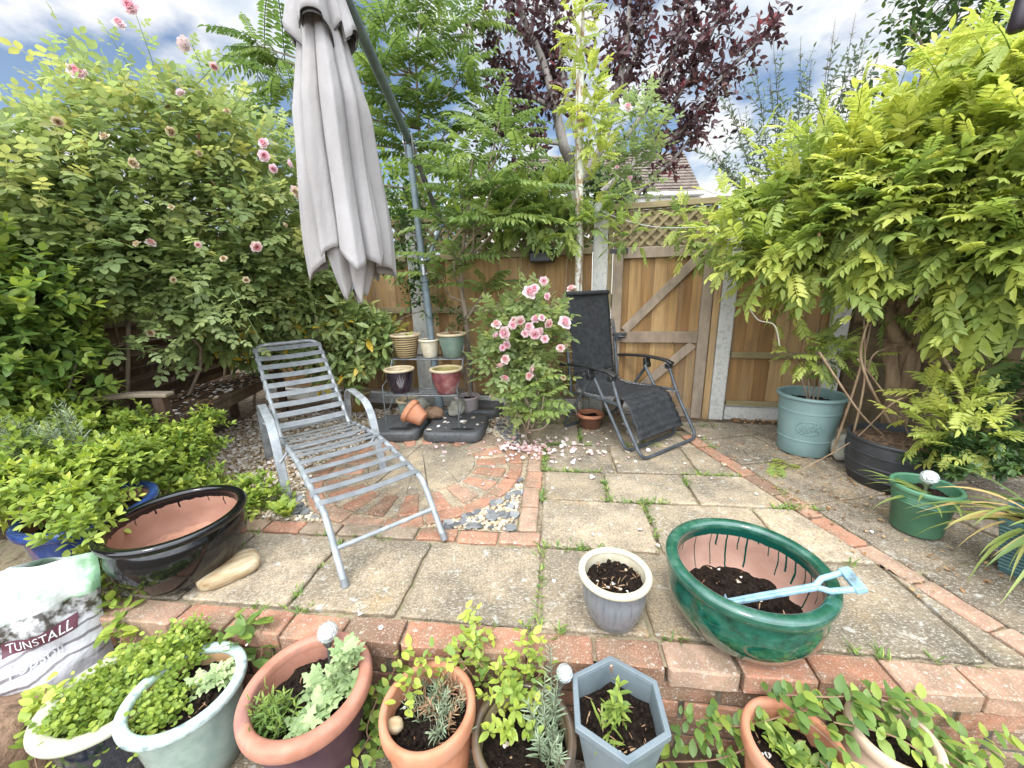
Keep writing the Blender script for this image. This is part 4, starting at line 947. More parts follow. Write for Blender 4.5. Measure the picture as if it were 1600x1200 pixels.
def dripmat(name, clay1, clay2, drip, zt, n_drips, seed, longer=0.1, wm=1.0):
    # bare clay with glaze that ran down from the rim: a fixed pattern of runs round the wall
    m, t, b = material(name); nd = t.nodes; Lk = t.links.new
    tc_ = nd.new('ShaderNodeTexCoord'); sp = nd.new('ShaderNodeSeparateXYZ'); Lk(tc_.outputs['Object'], sp.inputs[0])
    at = nd.new('ShaderNodeMath'); at.operation = 'ARCTAN2'; Lk(sp.outputs[1], at.inputs[0]); Lk(sp.outputs[0], at.inputs[1])
    def mm(op, a, b_=None):
        q = nd.new('ShaderNodeMath'); q.operation = op
        for i, x in enumerate((a, b_)):
            if x is None: continue
            if isinstance(x, (int, float)): q.inputs[i].default_value = x
            else: Lk(x, q.inputs[i])
        return q.outputs[0]
    wob = mnoise(t, 14, 2); ang_ = mm('ADD', mm('MULTIPLY', at.outputs[0], n_drips / 6.2832), mm('MULTIPLY', wob, 0.35))
    cell = mm('FLOOR', ang_); fr_ = mm('FRACT', ang_)
    wn = nd.new('ShaderNodeTexWhiteNoise'); wn.noise_dimensions = '1D'; Lk(mm('ADD', cell, seed), wn.inputs['W'])
    wn2 = nd.new('ShaderNodeTexWhiteNoise'); wn2.noise_dimensions = '1D'; Lk(mm('ADD', cell, seed + 31.7), wn2.inputs['W'])
    depth = mm('SUBTRACT', zt, sp.outputs[2])
    lng = mm('ADD', mm('MULTIPLY', mm('POWER', wn.outputs[0], 1.4), longer), 0.022)
    wdt = mm('MULTIPLY', mm('ADD', mm('MULTIPLY', wn2.outputs[0], 0.10), 0.05), wm)
    d_ = mm('ABSOLUTE', mm('SUBTRACT', fr_, mm('ADD', mm('MULTIPLY', wn2.outputs[0], 0.5), 0.25)))
    on = mm('MULTIPLY', mm('LESS_THAN', d_, wdt), mm('LESS_THAN', depth, lng))
    on = mm('MULTIPLY', on, mm('LESS_THAN', wn2.outputs[0], 1.0))
    band = mm('LESS_THAN', depth, mm('ADD', 0.012, mm('MULTIPLY', mnoise(t, 30, 2), 0.018)))
    allm = mm('MAXIMUM', on, band)
    c = mmix(t, allm, mramp(t, [(0.35, clay1), (0.65, clay2)], mnoise(t, 9, 5)), drip)
    Lk(c, b.inputs['Base Color']); Lk(mm('SUBTRACT', 0.85, mm('MULTIPLY', allm, 0.72)), b.inputs['Roughness']); return m
# glossy black bowl
pot('glazed_bowl', 'large glossy black glazed bowl with a bare terracotta inside, beside the smooth buff stone', 'bowl', (-1.465, 1.47, 0.0),
    [(0.145, 0.0), (0.165, 0.012), (0.205, 0.06), (0.236, 0.13), (0.245, 0.19), (0.236, 0.235), (0.228, 0.255)], (0.238, 0.27, 0.018, 0.016),
    [(0.225, 0.272), (0.218, 0.25), (0.224, 0.18), (0.205, 0.10), (0.17, 0.06)], 0.11, [MAT['blackglaze'], MAT['blackglaze'], dripmat('clay_with_black_runs', (0.30, 0.15, 0.10), (0.37, 0.20, 0.14), (0.008, 0.007, 0.007), 0.262, 15, 3.0, 0.05, 0.35), MAT['terra_in']], 72)
# green bowl
pot('glazed_bowl', 'large deep green glazed bowl with glaze runs inside and a toy spade across its rim', 'bowl', (0.782, 1.112, 0.0),
    [(0.135, 0.0), (0.155, 0.010), (0.205, 0.06), (0.238, 0.125), (0.243, 0.175), (0.232, 0.218), (0.226, 0.232)], (0.235, 0.25, 0.022, 0.020),
    [(0.216, 0.255), (0.212, 0.235), (0.221, 0.17), (0.205, 0.09), (0.17, 0.05)], 0.082, [MAT['greenglaze'], MAT['greenrim'], dripmat('clay_with_green_runs', (0.33, 0.18, 0.13), (0.42, 0.25, 0.19), (0.004, 0.05, 0.035), 0.238, 40, 7.0, 0.17)], 72)
# small grey pot
MAT['greypot'] = glaze('grey_blue_glaze', (0.10, 0.105, 0.115), (0.17, 0.175, 0.185), 14, 0.35, 0.3, c3=(0.14, 0.14, 0.15), stretch=(6, 6, 0.4))
MAT['creamrim'] = glaze('cream_glaze', (0.47, 0.41, 0.29), (0.58, 0.53, 0.41), 14, 0.35, 0.3)
pot('plant_pot', 'small grey glazed pot with a cream rim on the paving next to the green bowl', 'pot', (0.348, 1.158, 0),
    [(0.072, 0), (0.080, 0.008), (0.098, 0.05), (0.110, 0.10), (0.112, 0.135), (0.108, 0.155), (0.111, 0.165), (0.109, 0.176), (0.113, 0.185)], (0.116, 0.196, 0.0125, 0.010), [(0.106, 0.2), (0.102, 0.17), (0.098, 0.13)], 0.158, [MAT['greypot'], MAT['creamrim'], MAT['creamrim']], group='pots in the garden')
# front row on the lower paving
ZL = -0.335
MAT['navyglaze'] = glaze('navy_glaze', (0.006, 0.009, 0.018), (0.015, 0.022, 0.04), 6, 0.12, 0.8)
MAT['palerim'] = glaze('pale_cream_rim', (0.36, 0.36, 0.25), (0.46, 0.45, 0.34), 8, 0.3, 0.4)
pot('plant_pot', 'navy glazed pot with a wide cream rim filled with lime green clover-like leaves', 'pot', (-1.36, 0.985, ZL),
    [(0.10, 0), (0.112, 0.01), (0.14, 0.10), (0.155, 0.19), (0.160, 0.25)], (0.158, 0.262, 0.024, 0.012), [(0.14, 0.265), (0.135, 0.22), (0.13, 0.18)], 0.215, [MAT['navyglaze'], MAT['palerim'], MAT['palerim']], group='row of pots below the wall')
MAT['celadon'] = glaze('celadon_glaze', (0.22, 0.29, 0.25), (0.32, 0.39, 0.34), 12, 0.25, 0.5, c3=(0.26, 0.32, 0.28))
MAT['celrim'] = glaze('celadon_rim', (0.34, 0.43, 0.40), (0.46, 0.55, 0.51), 30, 0.25, 0.5, c3=(0.20, 0.26, 0.26))
MAT['ochre_in'] = M('ochre_inside', (0.36, 0.21, 0.10), (0.46, 0.30, 0.16), 9, 0.85, 0.15)
pot('plant_pot', 'pale celadon green pot with grey-green seedlings, between the navy pot and the purple pot', 'pot', (-1.075, 0.955, ZL),
    [(0.098, 0), (0.108, 0.01), (0.128, 0.12), (0.142, 0.24), (0.150, 0.29)], (0.150, 0.305, 0.017, 0.015), [(0.138, 0.31), (0.134, 0.28), (0.126, 0.22)], 0.26, [MAT['celadon'], MAT['celrim'], MAT['ochre_in']], group='row of pots below the wall')
MAT['purple'] = M('faded_purple_plastic', (0.062, 0.030, 0.040), (0.095, 0.05, 0.062), 7, 0.6, 0.15, spec=0.3)
MAT['terrarim'] = M('salmon_terracotta_rim', (0.33, 0.135, 0.082), (0.42, 0.19, 0.125), 11, 0.7, 0.15, c3=(0.28, 0.13, 0.105))
pot('plant_pot', 'big purple pot with a thick salmon rim and silvery poppy leaves', 'pot', (-0.672, 0.94, ZL),
    [(0.118, 0), (0.128, 0.01), (0.148, 0.14), (0.165, 0.27), (0.168, 0.29)], (0.172, 0.315, 0.021, 0.028), [(0.154, 0.335), (0.150, 0.30), (0.142, 0.23)], 0.262, [MAT['purple'], MAT['terrarim'], MAT['terrarim']], 64, group='row of pots below the wall')
pot('plant_pot', 'plain terracotta pot with thin tufty stems and a stone on its soil', 'pot', (-0.278, 0.872, ZL),
    [(0.090, 0), (0.098, 0.008), (0.114, 0.12), (0.126, 0.235), (0.128, 0.28)], (0.129, 0.305, 0.013, 0.030), [(0.117, 0.325), (0.114, 0.28), (0.108, 0.22)], 0.262, [MAT['terra'], MAT['terra'], MAT['terra']], group='row of pots below the wall')
MAT['brownglaze'] = glaze('brown_and_cream_glaze', (0.055, 0.035, 0.022), (0.11, 0.075, 0.045), 10, 0.28, 0.5)
MAT['creambody'] = glaze('cream_brown_body', (0.30, 0.23, 0.12), (0.42, 0.34, 0.20), 3.5, 0.3, 0.5, c3=(0.10, 0.06, 0.03))
pot('plant_pot', 'brown glazed pot with round lime leaves, beside the hexagonal planter', 'pot', (0.006, 0.825, ZL),
    [(0.10, 0), (0.112, 0.01), (0.135, 0.10), (0.142, 0.18), (0.138, 0.23), (0.134, 0.25)], (0.139, 0.268, 0.013, 0.016), [(0.127, 0.275), (0.124, 0.24), (0.122, 0.18)], 0.218, [MAT['creambody'], MAT['brownglaze'], MAT['creambody']], group='row of pots below the wall')
# hexagonal planter
MAT['hexgrey'] = M('blue_grey_plastic', (0.11, 0.14, 0.155), (0.155, 0.185, 0.20), 9, 0.45, 0.1, c3=(0.14, 0.17, 0.18))
hx = thing('hexagonal_planter', 'blue-grey hexagonal plastic planter with a young upright plant in dark soil', 'planter', (0.285, 0.853, ZL), 'row of pots below the wall', (0, 0, R(24)))
mb = MB(); mb.lathe([(0.0, 0.0), (0.082, 0.0), (0.142, 0.335), (0.130, 0.337), (0.122, 0.25), (0.118, 0.22)], 6); mb.build('body', MAT['hexgrey'], hx, smooth=0, local=True, bevel=0.002)
mb = MB(); mb.lathe([(0.1425, 0.318), (0.1495, 0.322), (0.1495, 0.342), (0.131, 0.343), (0.131, 0.337)], 6); mb.build('rim', MAT['hexgrey'], hx, smooth=0, local=True, bevel=0.002)
mb = MB(); mb.lathe([(0.124 * (1 - k / 10), 0) for k in range(11)], 42, fn=lambda r, z, q: (r * math.cos(math.pi / 6) / math.cos((q % (math.pi / 3)) - math.pi / 6), 0.262 + noise.noise(V((r * 30 * math.cos(q), r * 30 * math.sin(q), 3))) * 0.012)); mb.build('soil', MAT['soil'], hx, smooth=30, local=True)
pot('plant_pot', 'terracotta pot of small weeds at the bottom right, half hidden by trailing leaves', 'pot', (0.755, 0.775, ZL - .02),
    [(0.075, 0), (0.084, 0.008), (0.102, 0.14), (0.116, 0.26)], (0.117, 0.285, 0.012, 0.026), [(0.107, 0.30), (0.104, 0.26), (0.1, 0.2)], 0.235, [MAT['terra'], MAT['terra'], MAT['terra']], group='row of pots below the wall')
# strawberry pot with pockets
MAT['palepot'] = M('pale_bleached_terracotta', (0.40, 0.26, 0.17), (0.52, 0.38, 0.27), 7, 0.85, 0.2, c3=(0.46, 0.36, 0.27), spec=0.2)
sp = pot('strawberry_pot', 'pale bleached strawberry pot with a side pocket under the trailing leaves at the bottom right', 'pot', (1.035, 0.785, ZL - .02),
    [(0.07, 0), (0.082, 0.01), (0.100, 0.10), (0.104, 0.20), (0.092, 0.27), (0.090, 0.29)], (0.094, 0.305, 0.012, 0.018), [(0.084, 0.31), (0.08, 0.27), (0.08, 0.2)], 0.25, [MAT['palepot'], MAT['palepot'], MAT['palepot']], group='row of pots below the wall')
for q in (-2.6, -0.6, 1.5):
    mb = MB(); c = V((0.10 * math.cos(q), 0.10 * math.sin(q), 0.17)); o_ = V((math.cos(q), math.sin(q), 0)); s_ = V((-math.sin(q), math.cos(q), 0)); vs = []
    for k in range(9):
        a = math.pi * (k / 8 - 0.5) * 1.0; 
        for (rr, zz, oo) in ((0.012, -0.05, 0.0), (0.036, 0.0, 0.03), (0.042, 0.035, 0.036), (0.035, 0.036, 0.030)): vs.append(c + o_ * (oo * math.cos(a) + 0.0) + s_ * (rr * math.sin(a)) + V((0, 0, zz)))
    mb.add(vs, [(k * 4 + j, k * 4 + 4 + j, k * 4 + 5 + j, k * 4 + 1 + j) for k in range(8) for j in range(3)]); o = mb.build('pocket', MAT['palepot'], sp, smooth=60, local=True); so_ = o.modifiers.new('wall', 'SOLIDIFY'); so_.thickness = 0.008
    mb = MB(); mb.add([c + o_ * (0.012 + 0.02 * math.cos(a)) + s_ * (0.034 * math.sin(a)) + V((0, 0, 0.02)) for a in lerps(-1.57, 1.57, 9)], [tuple(range(9))]); mb.build('soil', MAT['soil'], sp, smooth=0, local=True)
# big blue pot at the left edge
MAT['blueglaze'] = glaze('cobalt_glaze', (0.012, 0.03, 0.12), (0.03, 0.07, 0.24), 10, 0.15, 0.8)
pot('plant_pot', 'large cobalt blue glazed pot overflowing with yellow-green leaves at the left edge', 'pot', (-1.93, 1.56, 0),
    [(0.15, 0), (0.165, 0.01), (0.20, 0.12), (0.215, 0.24)], (0.217, 0.265, 0.02, 0.022), [(0.198, 0.27), (0.19, 0.2)], 0.21, [MAT['blueglaze'], MAT['blueglaze'], MAT['terra_in']], 64, group='pots in the garden')
# right-hand pots
MAT['teal'] = M('teal_plastic', (0.155, 0.24, 0.235), (0.19, 0.28, 0.27), 6, 0.45, 0.05)
tp = pot('tall_planter', 'tall teal plastic planter embossed with an oval leaf emblem, before the narrow fence', 'planter', (2.07, 2.54, 0),
    [(0.150, 0), (0.154, 0.006), (0.160, 0.105), (0.164, 0.107), (0.164, 0.117), (0.161, 0.119), (0.178, 0.305), (0.182, 0.307), (0.182, 0.317), (0.179, 0.319), (0.187, 0.395)], (0.191, 0.41, 0.012, 0.012), [(0.181, 0.412), (0.176, 0.37), (0.17, 0.3)], 0.35, [MAT['teal'], MAT['teal'], MAT['teal']], 64, group='pots in the garden')
def onwall(az, dz, zc, rfun, lift): q = az0 + az; r = rfun(zc + dz) + lift; return V((r * math.cos(q), r * math.sin(q), zc + dz))
az0 = math.atan2(-2.54, -2.07) + 0.10; rfun = lambda z: 0.160 + (z - 0.105) * (0.018 / 0.2)
mb = MB(); mb.tube([onwall(0.40 * math.cos(a), 0.048 * math.sin(a), 0.212, rfun, 0.001) for a in [2 * math.pi * k / 40 for k in range(40)]], 0.0035, 6, closed=True)
for k in range(11):
    u = -0.28 + 0.056 * k; cz = 0.212 + 0.012 * math.sin(u * 12)
    mb.tube([onwall(u, cz - 0.212, 0.212, rfun, 0.001), onwall(u + .05, cz - 0.212 + 0.022 * (1 if k % 2 else -1), 0.212, rfun, 0.003), onwall(u + .085, cz - 0.212 + 0.026 * (1 if k % 2 else -1), 0.212, rfun, 0.001)], [0.002, 0.0055, 0.0015], 6)
mb.tube([onwall(u, 0.012 * math.sin(u * 12), 0.212, rfun, 0.001) for u in lerps(-.3, .3, 14)], 0.0022, 6); mb.build('emblem', MAT['teal'], tp, smooth=60, local=True)
MAT['tub'] = M('black_rubbery_plastic', (0.022, 0.023, 0.026), (0.038, 0.040, 0.044), 10, 0.5, 0.1)
pot('half_barrel_tub', 'ribbed black half-barrel tub holding the wisteria stems', 'tub', (2.262, 2.07, 0),
    [(0.205, 0), (0.212, 0.006), (0.224, 0.055), (0.228, 0.057), (0.228, 0.063), (0.226, 0.065), (0.234, 0.125), (0.238, 0.127), (0.238, 0.133), (0.236, 0.135), (0.242, 0.195), (0.245, 0.197), (0.245, 0.203), (0.242, 0.205), (0.240, 0.265)], (0.238, 0.272, 0.009, 0.010), [(0.230, 0.275), (0.226, 0.24), (0.22, 0.19)], 0.24, [MAT['tub'], MAT['tub'], MAT['tub'], M('bark_mulch', (0.06, 0.035, 0.022), (0.17, 0.105, 0.065), 40, 0.95, 0.8)], 72)
MAT['greenplastic'] = M('green_plastic', (0.055, 0.15, 0.085), (0.08, 0.20, 0.115), 7, 0.42, 0.05)
pot('plant_pot', 'green plastic pot with ridged shoulders and a solar light in it, beside the black tub', 'pot', (1.94, 1.62, 0),
    [(0.088, 0), (0.093, 0.005), (0.107, 0.155), (0.111, 0.158), (0.108, 0.166), (0.112, 0.170), (0.109, 0.180), (0.115, 0.184), (0.111, 0.194), (0.117, 0.215)], (0.119, 0.224, 0.009, 0.012), [(0.111, 0.228), (0.106, 0.19), (0.102, 0.15)], 0.185, [MAT['greenplastic'], MAT['greenplastic'], MAT['greenplastic']], 64, group='pots in the garden')
MAT['bluegreen'] = M('blue_green_ribbed_plastic', (0.035, 0.085, 0.09), (0.055, 0.12, 0.12), 8, 0.45, 0.1)
sq = thing('square_planter', 'ribbed blue-green planter under the strap-leaved plant at the right edge', 'planter', (2.10, 1.31, 0), 'pots in the garden', (0, 0, R(30)))
mb = MB(); pr = [(0.0, 0.0), (0.08, 0.0)]
for k in range(12): pr += [(0.082 + 0.0025 * k, 0.012 + 0.0165 * k), (0.085 + 0.0025 * k, 0.018 + 0.0165 * k), (0.083 + 0.0025 * k, 0.025 + 0.0165 * k)]
mb.lathe(pr + [(0.118, 0.225), (0.118, 0.24), (0.108, 0.24), (0.105, 0.2)], 48, fn=lambda r, z, q: (r / max(abs(math.cos(q)), abs(math.sin(q))) ** 0.82, z)); mb.build('body', MAT['bluegreen'], sq, smooth=35, local=True)
mb = MB(); mb.lathe([(0.11 * (1 - k / 6), 0.205) for k in range(7)], 32); mb.build('soil', MAT['soil'], sq, smooth=0, local=True)

# ------------------------------------------------------------------ wire plant stand and its pots
MAT['wire'] = M('grey_wire', (0.10, 0.11, 0.115), (0.17, 0.18, 0.185), 20, 0.5, 0.05, metallic=0.4)
S0 = V((-0.745, 3.06, 0)); sa_ = R(-8); sx_ = V((math.cos(sa_), math.sin(sa_), 0)); sy_ = V((-math.sin(sa_), math.cos(sa_), 0))
sQ = lambda a, b, z: V((S0.x + sx_.x * a + sy_.x * b, S0.y + sx_.y * a + sy_.y * b, z))
st = thing('plant_stand', 'two-tier grey wire plant stand standing on the black base weights', 'plant stand', S0)
for nm, b0_, b1_, z in (('lower_shelf', -0.05, 0.16, 0.345), ('upper_shelf', 0.18, 0.40, 0.60)):
    mb = MB(); h = 0.315
    mb.tube(fillet([sQ(-h, b0_, z), sQ(h, b0_, z), sQ(h, b1_, z), sQ(-h, b1_, z)], 0.02, 3, True), 0.0055, 8, closed=True)
    for i in range(13): a = -h + 2 * h * (i + .5) / 13; mb.tube([sQ(a, b0_, z), sQ(a, b1_, z)], 0.0022, 6)
    for i in range(3): b = b0_ + (b1_ - b0_) * (i + 1) / 4; mb.tube([sQ(-h, b, z), sQ(h, b, z)], 0.0022, 6)
    mb.build(nm, MAT['wire'], st, smooth=60)
for a in (-0.315, 0.315):
    mb = MB(); mb.tube([sQ(a, -0.06, 0.078), sQ(a, -0.05, 0.42)], 0.0055, 8); mb.build('leg', MAT['wire'], st, smooth=60)
    mb = MB(); mb.tube([sQ(a, 0.41, 0.078 if a > 0 else 0.0), sQ(a, 0.40, 0.72)], 0.0055, 8); mb.build('leg', MAT['wire'], st, smooth=60)
    mb = MB(); mb.tube(spline([sQ(a, -0.06, 0.16), sQ(a, 0.05, 0.22), sQ(a, 0.17, 0.35), sQ(a, 0.19, 0.60)], 5), 0.004, 6); mb.tube(spline([sQ(a, -0.05, 0.42), sQ(a, 0.06, 0.47), sQ(a, 0.18, 0.60)], 5), 0.004, 6); mb.tube(spline([sQ(a, 0.18, .66), sQ(a, .28, .73), sQ(a, .40, .72)], 5), .004, 6); mb.build('side_scroll', MAT['wire'], st, smooth=60)
def stripemat():
    m, t, b = material('brown_cream_stripes'); tc_ = t.nodes.new('ShaderNodeTexWave'); tc_.bands_direction = 'Z'; tc_.inputs['Scale'].default_value = 16; tc_.inputs['Distortion'].default_value = 1.2; tc_.inputs['Detail'].default_value = 2
    tx = t.nodes.new('ShaderNodeTexCoord'); t.links.new(tx.outputs['Object'], tc_.inputs[0])
    t.links.new(mramp(t, [(0.35, (0.05, 0.032, 0.02)), (0.6, (0.40, 0.30, 0.15))], tc_.outputs['Fac']), b.inputs['Base Color']); b.inputs['Roughness'].default_value = 0.35; return m
GS = 'pots on the wire stand'
def spot(label, p, r, h, mats, bulge=0.0, rimw=0.012, soil=True):
    return pot('plant_pot', label, 'pot', p, [(r * 0.66, 0), (r * 0.70, 0.006), (r * (0.80 + bulge), h * 0.35), (r * (0.90 + bulge), h * 0.65), (r * (0.93 + bulge * .2), h * 0.86), (r * 0.93, h * 0.92)], (r * 0.96, h * 0.955, rimw, h * 0.05), [(r * 0.88, h), (r * 0.84, h * 0.8), (r * 0.8, h * 0.6)], h * 0.80 if soil else None, mats, 40, GS)
MAT['buff'] = M('buff_rim', (0.40, 0.31, 0.19), (0.50, 0.41, 0.27), 12, 0.5, 0.1)
MAT['drysoil'] = M('dry_soil', (0.20, 0.13, 0.08), (0.33, 0.23, 0.15), 30, 0.95, 0.6)
spot('brown and cream striped pot at the left of the upper shelf', sQ(-0.225, 0.29, 0.606), 0.125, 0.20, [stripemat(), MAT['buff'], MAT['buff'], MAT['drysoil']])
spot('small cream pot in the middle of the upper shelf', sQ(-0.005, 0.28, 0.606), 0.087, 0.155, [MAT['creamrim'], MAT['creamrim'], MAT['creamrim'], MAT['drysoil']])
spot('sage green pot holding a dried reddish plant on the upper shelf', sQ(0.200, 0.285, 0.606), 0.122, 0.205, [glaze('sage_glaze', (0.11, 0.16, 0.13), (0.17, 0.22, 0.175), 9, 0.3, 0.4), MAT['buff'], MAT['buff'], MAT['drysoil']])
dk = spot('dark purple-black pot with a pale etched leaf pattern on the lower shelf', sQ(-0.205, 0.055, 0.351), 0.118, 0.20, [glaze('aubergine_glaze', (0.012, 0.008, 0.012), (0.03, 0.02, 0.028), 9, 0.2, 0.7), MAT['buff'], MAT['buff'], MAT['drysoil']], 0.04)
mb = MB(); q0 = math.atan2(-3.0, 0.9)
for i, (u, ln) in enumerate(((-.3, .07), (-.15, .10), (0, .115), (.15, .10), (.3, .08))):
    mb.tube([V(((0.104 + 0.15 * z) * math.cos(q0 + u * (0.3 + 8 * z)), (0.104 + 0.15 * z) * math.sin(q0 + u * (0.3 + 8 * z)), 0.05 + z)) for z in lerps(0, ln, 7)], [0.001, .003, .004, .0045, .004, .003, .001], 6)
mb.build('leaf_pattern', M('pale_etching', (0.16, 0.15, 0.16), (0.22, 0.21, 0.22), 9, 0.4, 0), dk, smooth=60, local=True)
spot('round-bellied wine red pot with a mossy buff rim on the lower shelf', sQ(0.205, 0.045, 0.351), 0.128, 0.205, [glaze('wine_red_glaze', (0.10, 0.025, 0.03), (0.19, 0.06, 0.065), 9, 0.22, 0.6, c3=(0.30, 0.19, 0.16)), MAT['buff'], M('mossy_buff', (0.20, 0.17, 0.05), (0.32, 0.26, 0.10), 14, 0.8, 0.3), M('mossy_soil', (0.12, 0.11, 0.03), (0.24, 0.19, 0.07), 24, 0.95, 0.6)], 0.06)
# tipped terracotta pot lying on the weights
tpt = pot('plant_pot', 'small terracotta pot lying tipped over on the black base weight', 'pot', V((-0.80, 2.985, 0.088)), [(0.055, 0), (0.06, 0.004), (0.085, 0.10), (0.088, 0.115)], (0.094, 0.135, 0.010, 0.022), [(0.085, 0.155), (0.08, 0.1), (0.06, 0.02)], None, [MAT['terra'], MAT['terra'], MAT['terra']], 40, 'pots in the garden', (R(50), R(-38), R(20)))
tpt.location = V((-0.735, 2.99, 0.145)); tpt.rotation_euler = (R(12), R(-58), R(-28))
# pots behind the stand and under the chair
MAT['mauvepot'] = M('pale_mauve_pot', (0.33, 0.27, 0.27), (0.42, 0.36, 0.35), 7, 0.6, 0.1)
pot('plant_pot', 'pale mauve pot on the ground behind the right side of the wire stand', 'pot', W(731, 640, 3.48) * 1 + V((0, 0, 0)), [(0.085, 0), (0.09, 0.006), (0.11, 0.18)], (0.112, 0.19, 0.01, 0.012), [(0.102, 0.2), (0.098, 0.15)], 0.16, [MAT['mauvepot'], MAT['mauvepot'], MAT['mauvepot']], 40, 'pots in the garden').location.z = 0.0
pot('plant_pot', 'greyish green pot half hidden behind the lower shelf of the wire stand', 'pot', (-0.98, 3.46, 0), [(0.075, 0), (0.08, 0.006), (0.10, 0.17)], (0.102, 0.18, 0.01, 0.012), [(0.092, 0.19), (0.088, 0.15)], 0.15, [MAT['celadon'], MAT['buff'], MAT['buff']], 40, 'pots in the garden')
pot('plant_pot', 'low brown glazed pot on the ground under the black reclining chair', 'pot', (0.66, 3.10, 0), [(0.085, 0), (0.09, 0.006), (0.10, 0.10)], (0.104, 0.115, 0.010, 0.014), [(0.094, 0.12), (0.088, 0.08)], 0.09, [glaze('brown_gloss', (0.07, 0.028, 0.016), (0.12, 0.05, 0.03), 9, 0.2, 0.6), MAT['terra'], MAT['terra']], 40, 'pots in the garden')
pot('plant_pot', 'mustard brown pot half hidden under the laurel leaves', 'pot', W(556, 622, 3.75), [(0.10, 0), (0.108, 0.006), (0.14, 0.18)], (0.142, 0.19, 0.012, 0.014), [(0.13, 0.2), (0.125, 0.15)], 0.16, [glaze('mustard_glaze', (0.20, 0.12, 0.035), (0.28, 0.18, 0.06), 9, 0.3, 0.4), MAT['buff'], MAT['buff']], 40, 'pots in the garden').location.z = 0.0

# ------------------------------------------------------------------ stones
MAT['stone'] = M('grey_green_stone', (0.20, 0.19, 0.15), (0.36, 0.34, 0.28), 9, 0.9, 0.4, c3=(0.28, 0.27, 0.21), spec=0.2)
MAT['buffstone'] = M('banded_buff_stone', (0.27, 0.175, 0.085), (0.43, 0.33, 0.20), 9, 0.8, 0.5, c3=(0.52, 0.43, 0.30), stretch=(1, 4, 4), spec=0.25)
MAT['brownstone'] = M('brown_stone', (0.055, 0.032, 0.02), (0.25, 0.155, 0.10), 13, 0.85, 0.9, c3=(0.15, 0.095, 0.06), detail=8, bdist=0.01, spec=0.25)
def rock(name, label, loc, size, mat, rz=0, rough=0.18, seed=0, sub=3, tilt=0, flat=None, group=None):
    bm = bmesh.new(); bmesh.ops.create_icosphere(bm, subdivisions=sub, radius=1.0)
    for v in bm.verts:
        p = v.co.copy(); k = 1 + rough * noise.noise(p * 1.1 + V((seed, seed * 2.3, 0))) + rough * 0.5 * noise.noise(p * 2.6 + V((seed * 3, 0, seed)))
        p = p * k
        if flat: 
            for i in range(3):
                p[i] = math.copysign(abs(p[i]) ** flat[i], p[i])
        v.co = V((p.x * size[0], p.y * size[1], max(p.z, -0.8) * size[2]))
    me = bpy.data.meshes.new(name); bm.to_mesh(me); bm.free(); me.polygons.foreach_set('use_smooth', [True] * len(me.polygons)); me.set_sharp_from_angle(angle=R(50))
    o = link(name, me, mat, None, False); o.location = loc; o.rotation_euler = (tilt, 0, rz); tag(o, label, 'stone', group or 'loose stones'); return o
def at0(px_, py_, z, up): p = G(px_, py_, z); p.z = z + up; return p
rock('pale_stone', 'long smooth buff stone lying on the paving beside the black bowl', at0(360, 898, 0, 0.031), (0.115, 0.078, 0.038), MAT['buffstone'], R(42), 0.06, 11, 4, flat=(0.5, 0.62, 0.8))
rock('rock', 'rounded brown stone lying on the base weight in front of the parasol mast', V((-0.70, 3.22, 0.125)), (0.105, 0.075, 0.055), MAT['brownstone'], R(-12), 0.12, 5, 3)
rock('rock', 'angular grey stone left of the mast foot, behind the tipped terracotta pot', V((-0.87, 3.33, 0.15)), (0.11, 0.08, 0.09), MAT['stone'], R(20), 0.35, 8, 3)
rock('rock', 'grey stone right of the mast foot, in front of the pale mauve pot', V((-0.50, 3.30, 0.14)), (0.085, 0.07, 0.075), MAT['stone'], R(50), 0.35, 12, 3)
rock('rock', 'small grey stone wedged below the angular one beside the tipped pot', V((-0.80, 3.22, 0.10)), (0.06, 0.05, 0.035), MAT['stone'], R(10), 0.2, 15, 3)
rock('boulder', 'brown boulder in the bottom left corner under the compost bag', V((-1.78, 0.93, -0.26)), (0.22, 0.20, 0.16), MAT['brownstone'], R(10), 0.22, 21, 4)
rock('boulder', 'brown boulder beneath the back of the compost bag', V((-2.05, 1.12, -0.27)), (0.26, 0.16, 0.14), MAT['brownstone'], R(-10), 0.2, 25, 4)
rock('rock', 'flat buff stone on the lower paving between the celadon pot and the purple pot', V((-0.865, 0.80, -0.30)), (0.10, 0.07, 0.05), MAT['stone'], R(15), 0.3, 31, 3)
rock('rock', 'rough mossy stone between the teal planter and the black tub', at0(1322, 716, 0, 0.075), (0.11, 0.085, 0.095), MAT['stone'], R(15), 0.25, 35, 3)
rock('pebble', 'rounded tan pebble on the soil of the plain terracotta pot', V((-0.372, 0.845, -0.045)), (0.026, 0.022, 0.022), MAT['buffstone'], 0, 0.15, 41, 2)

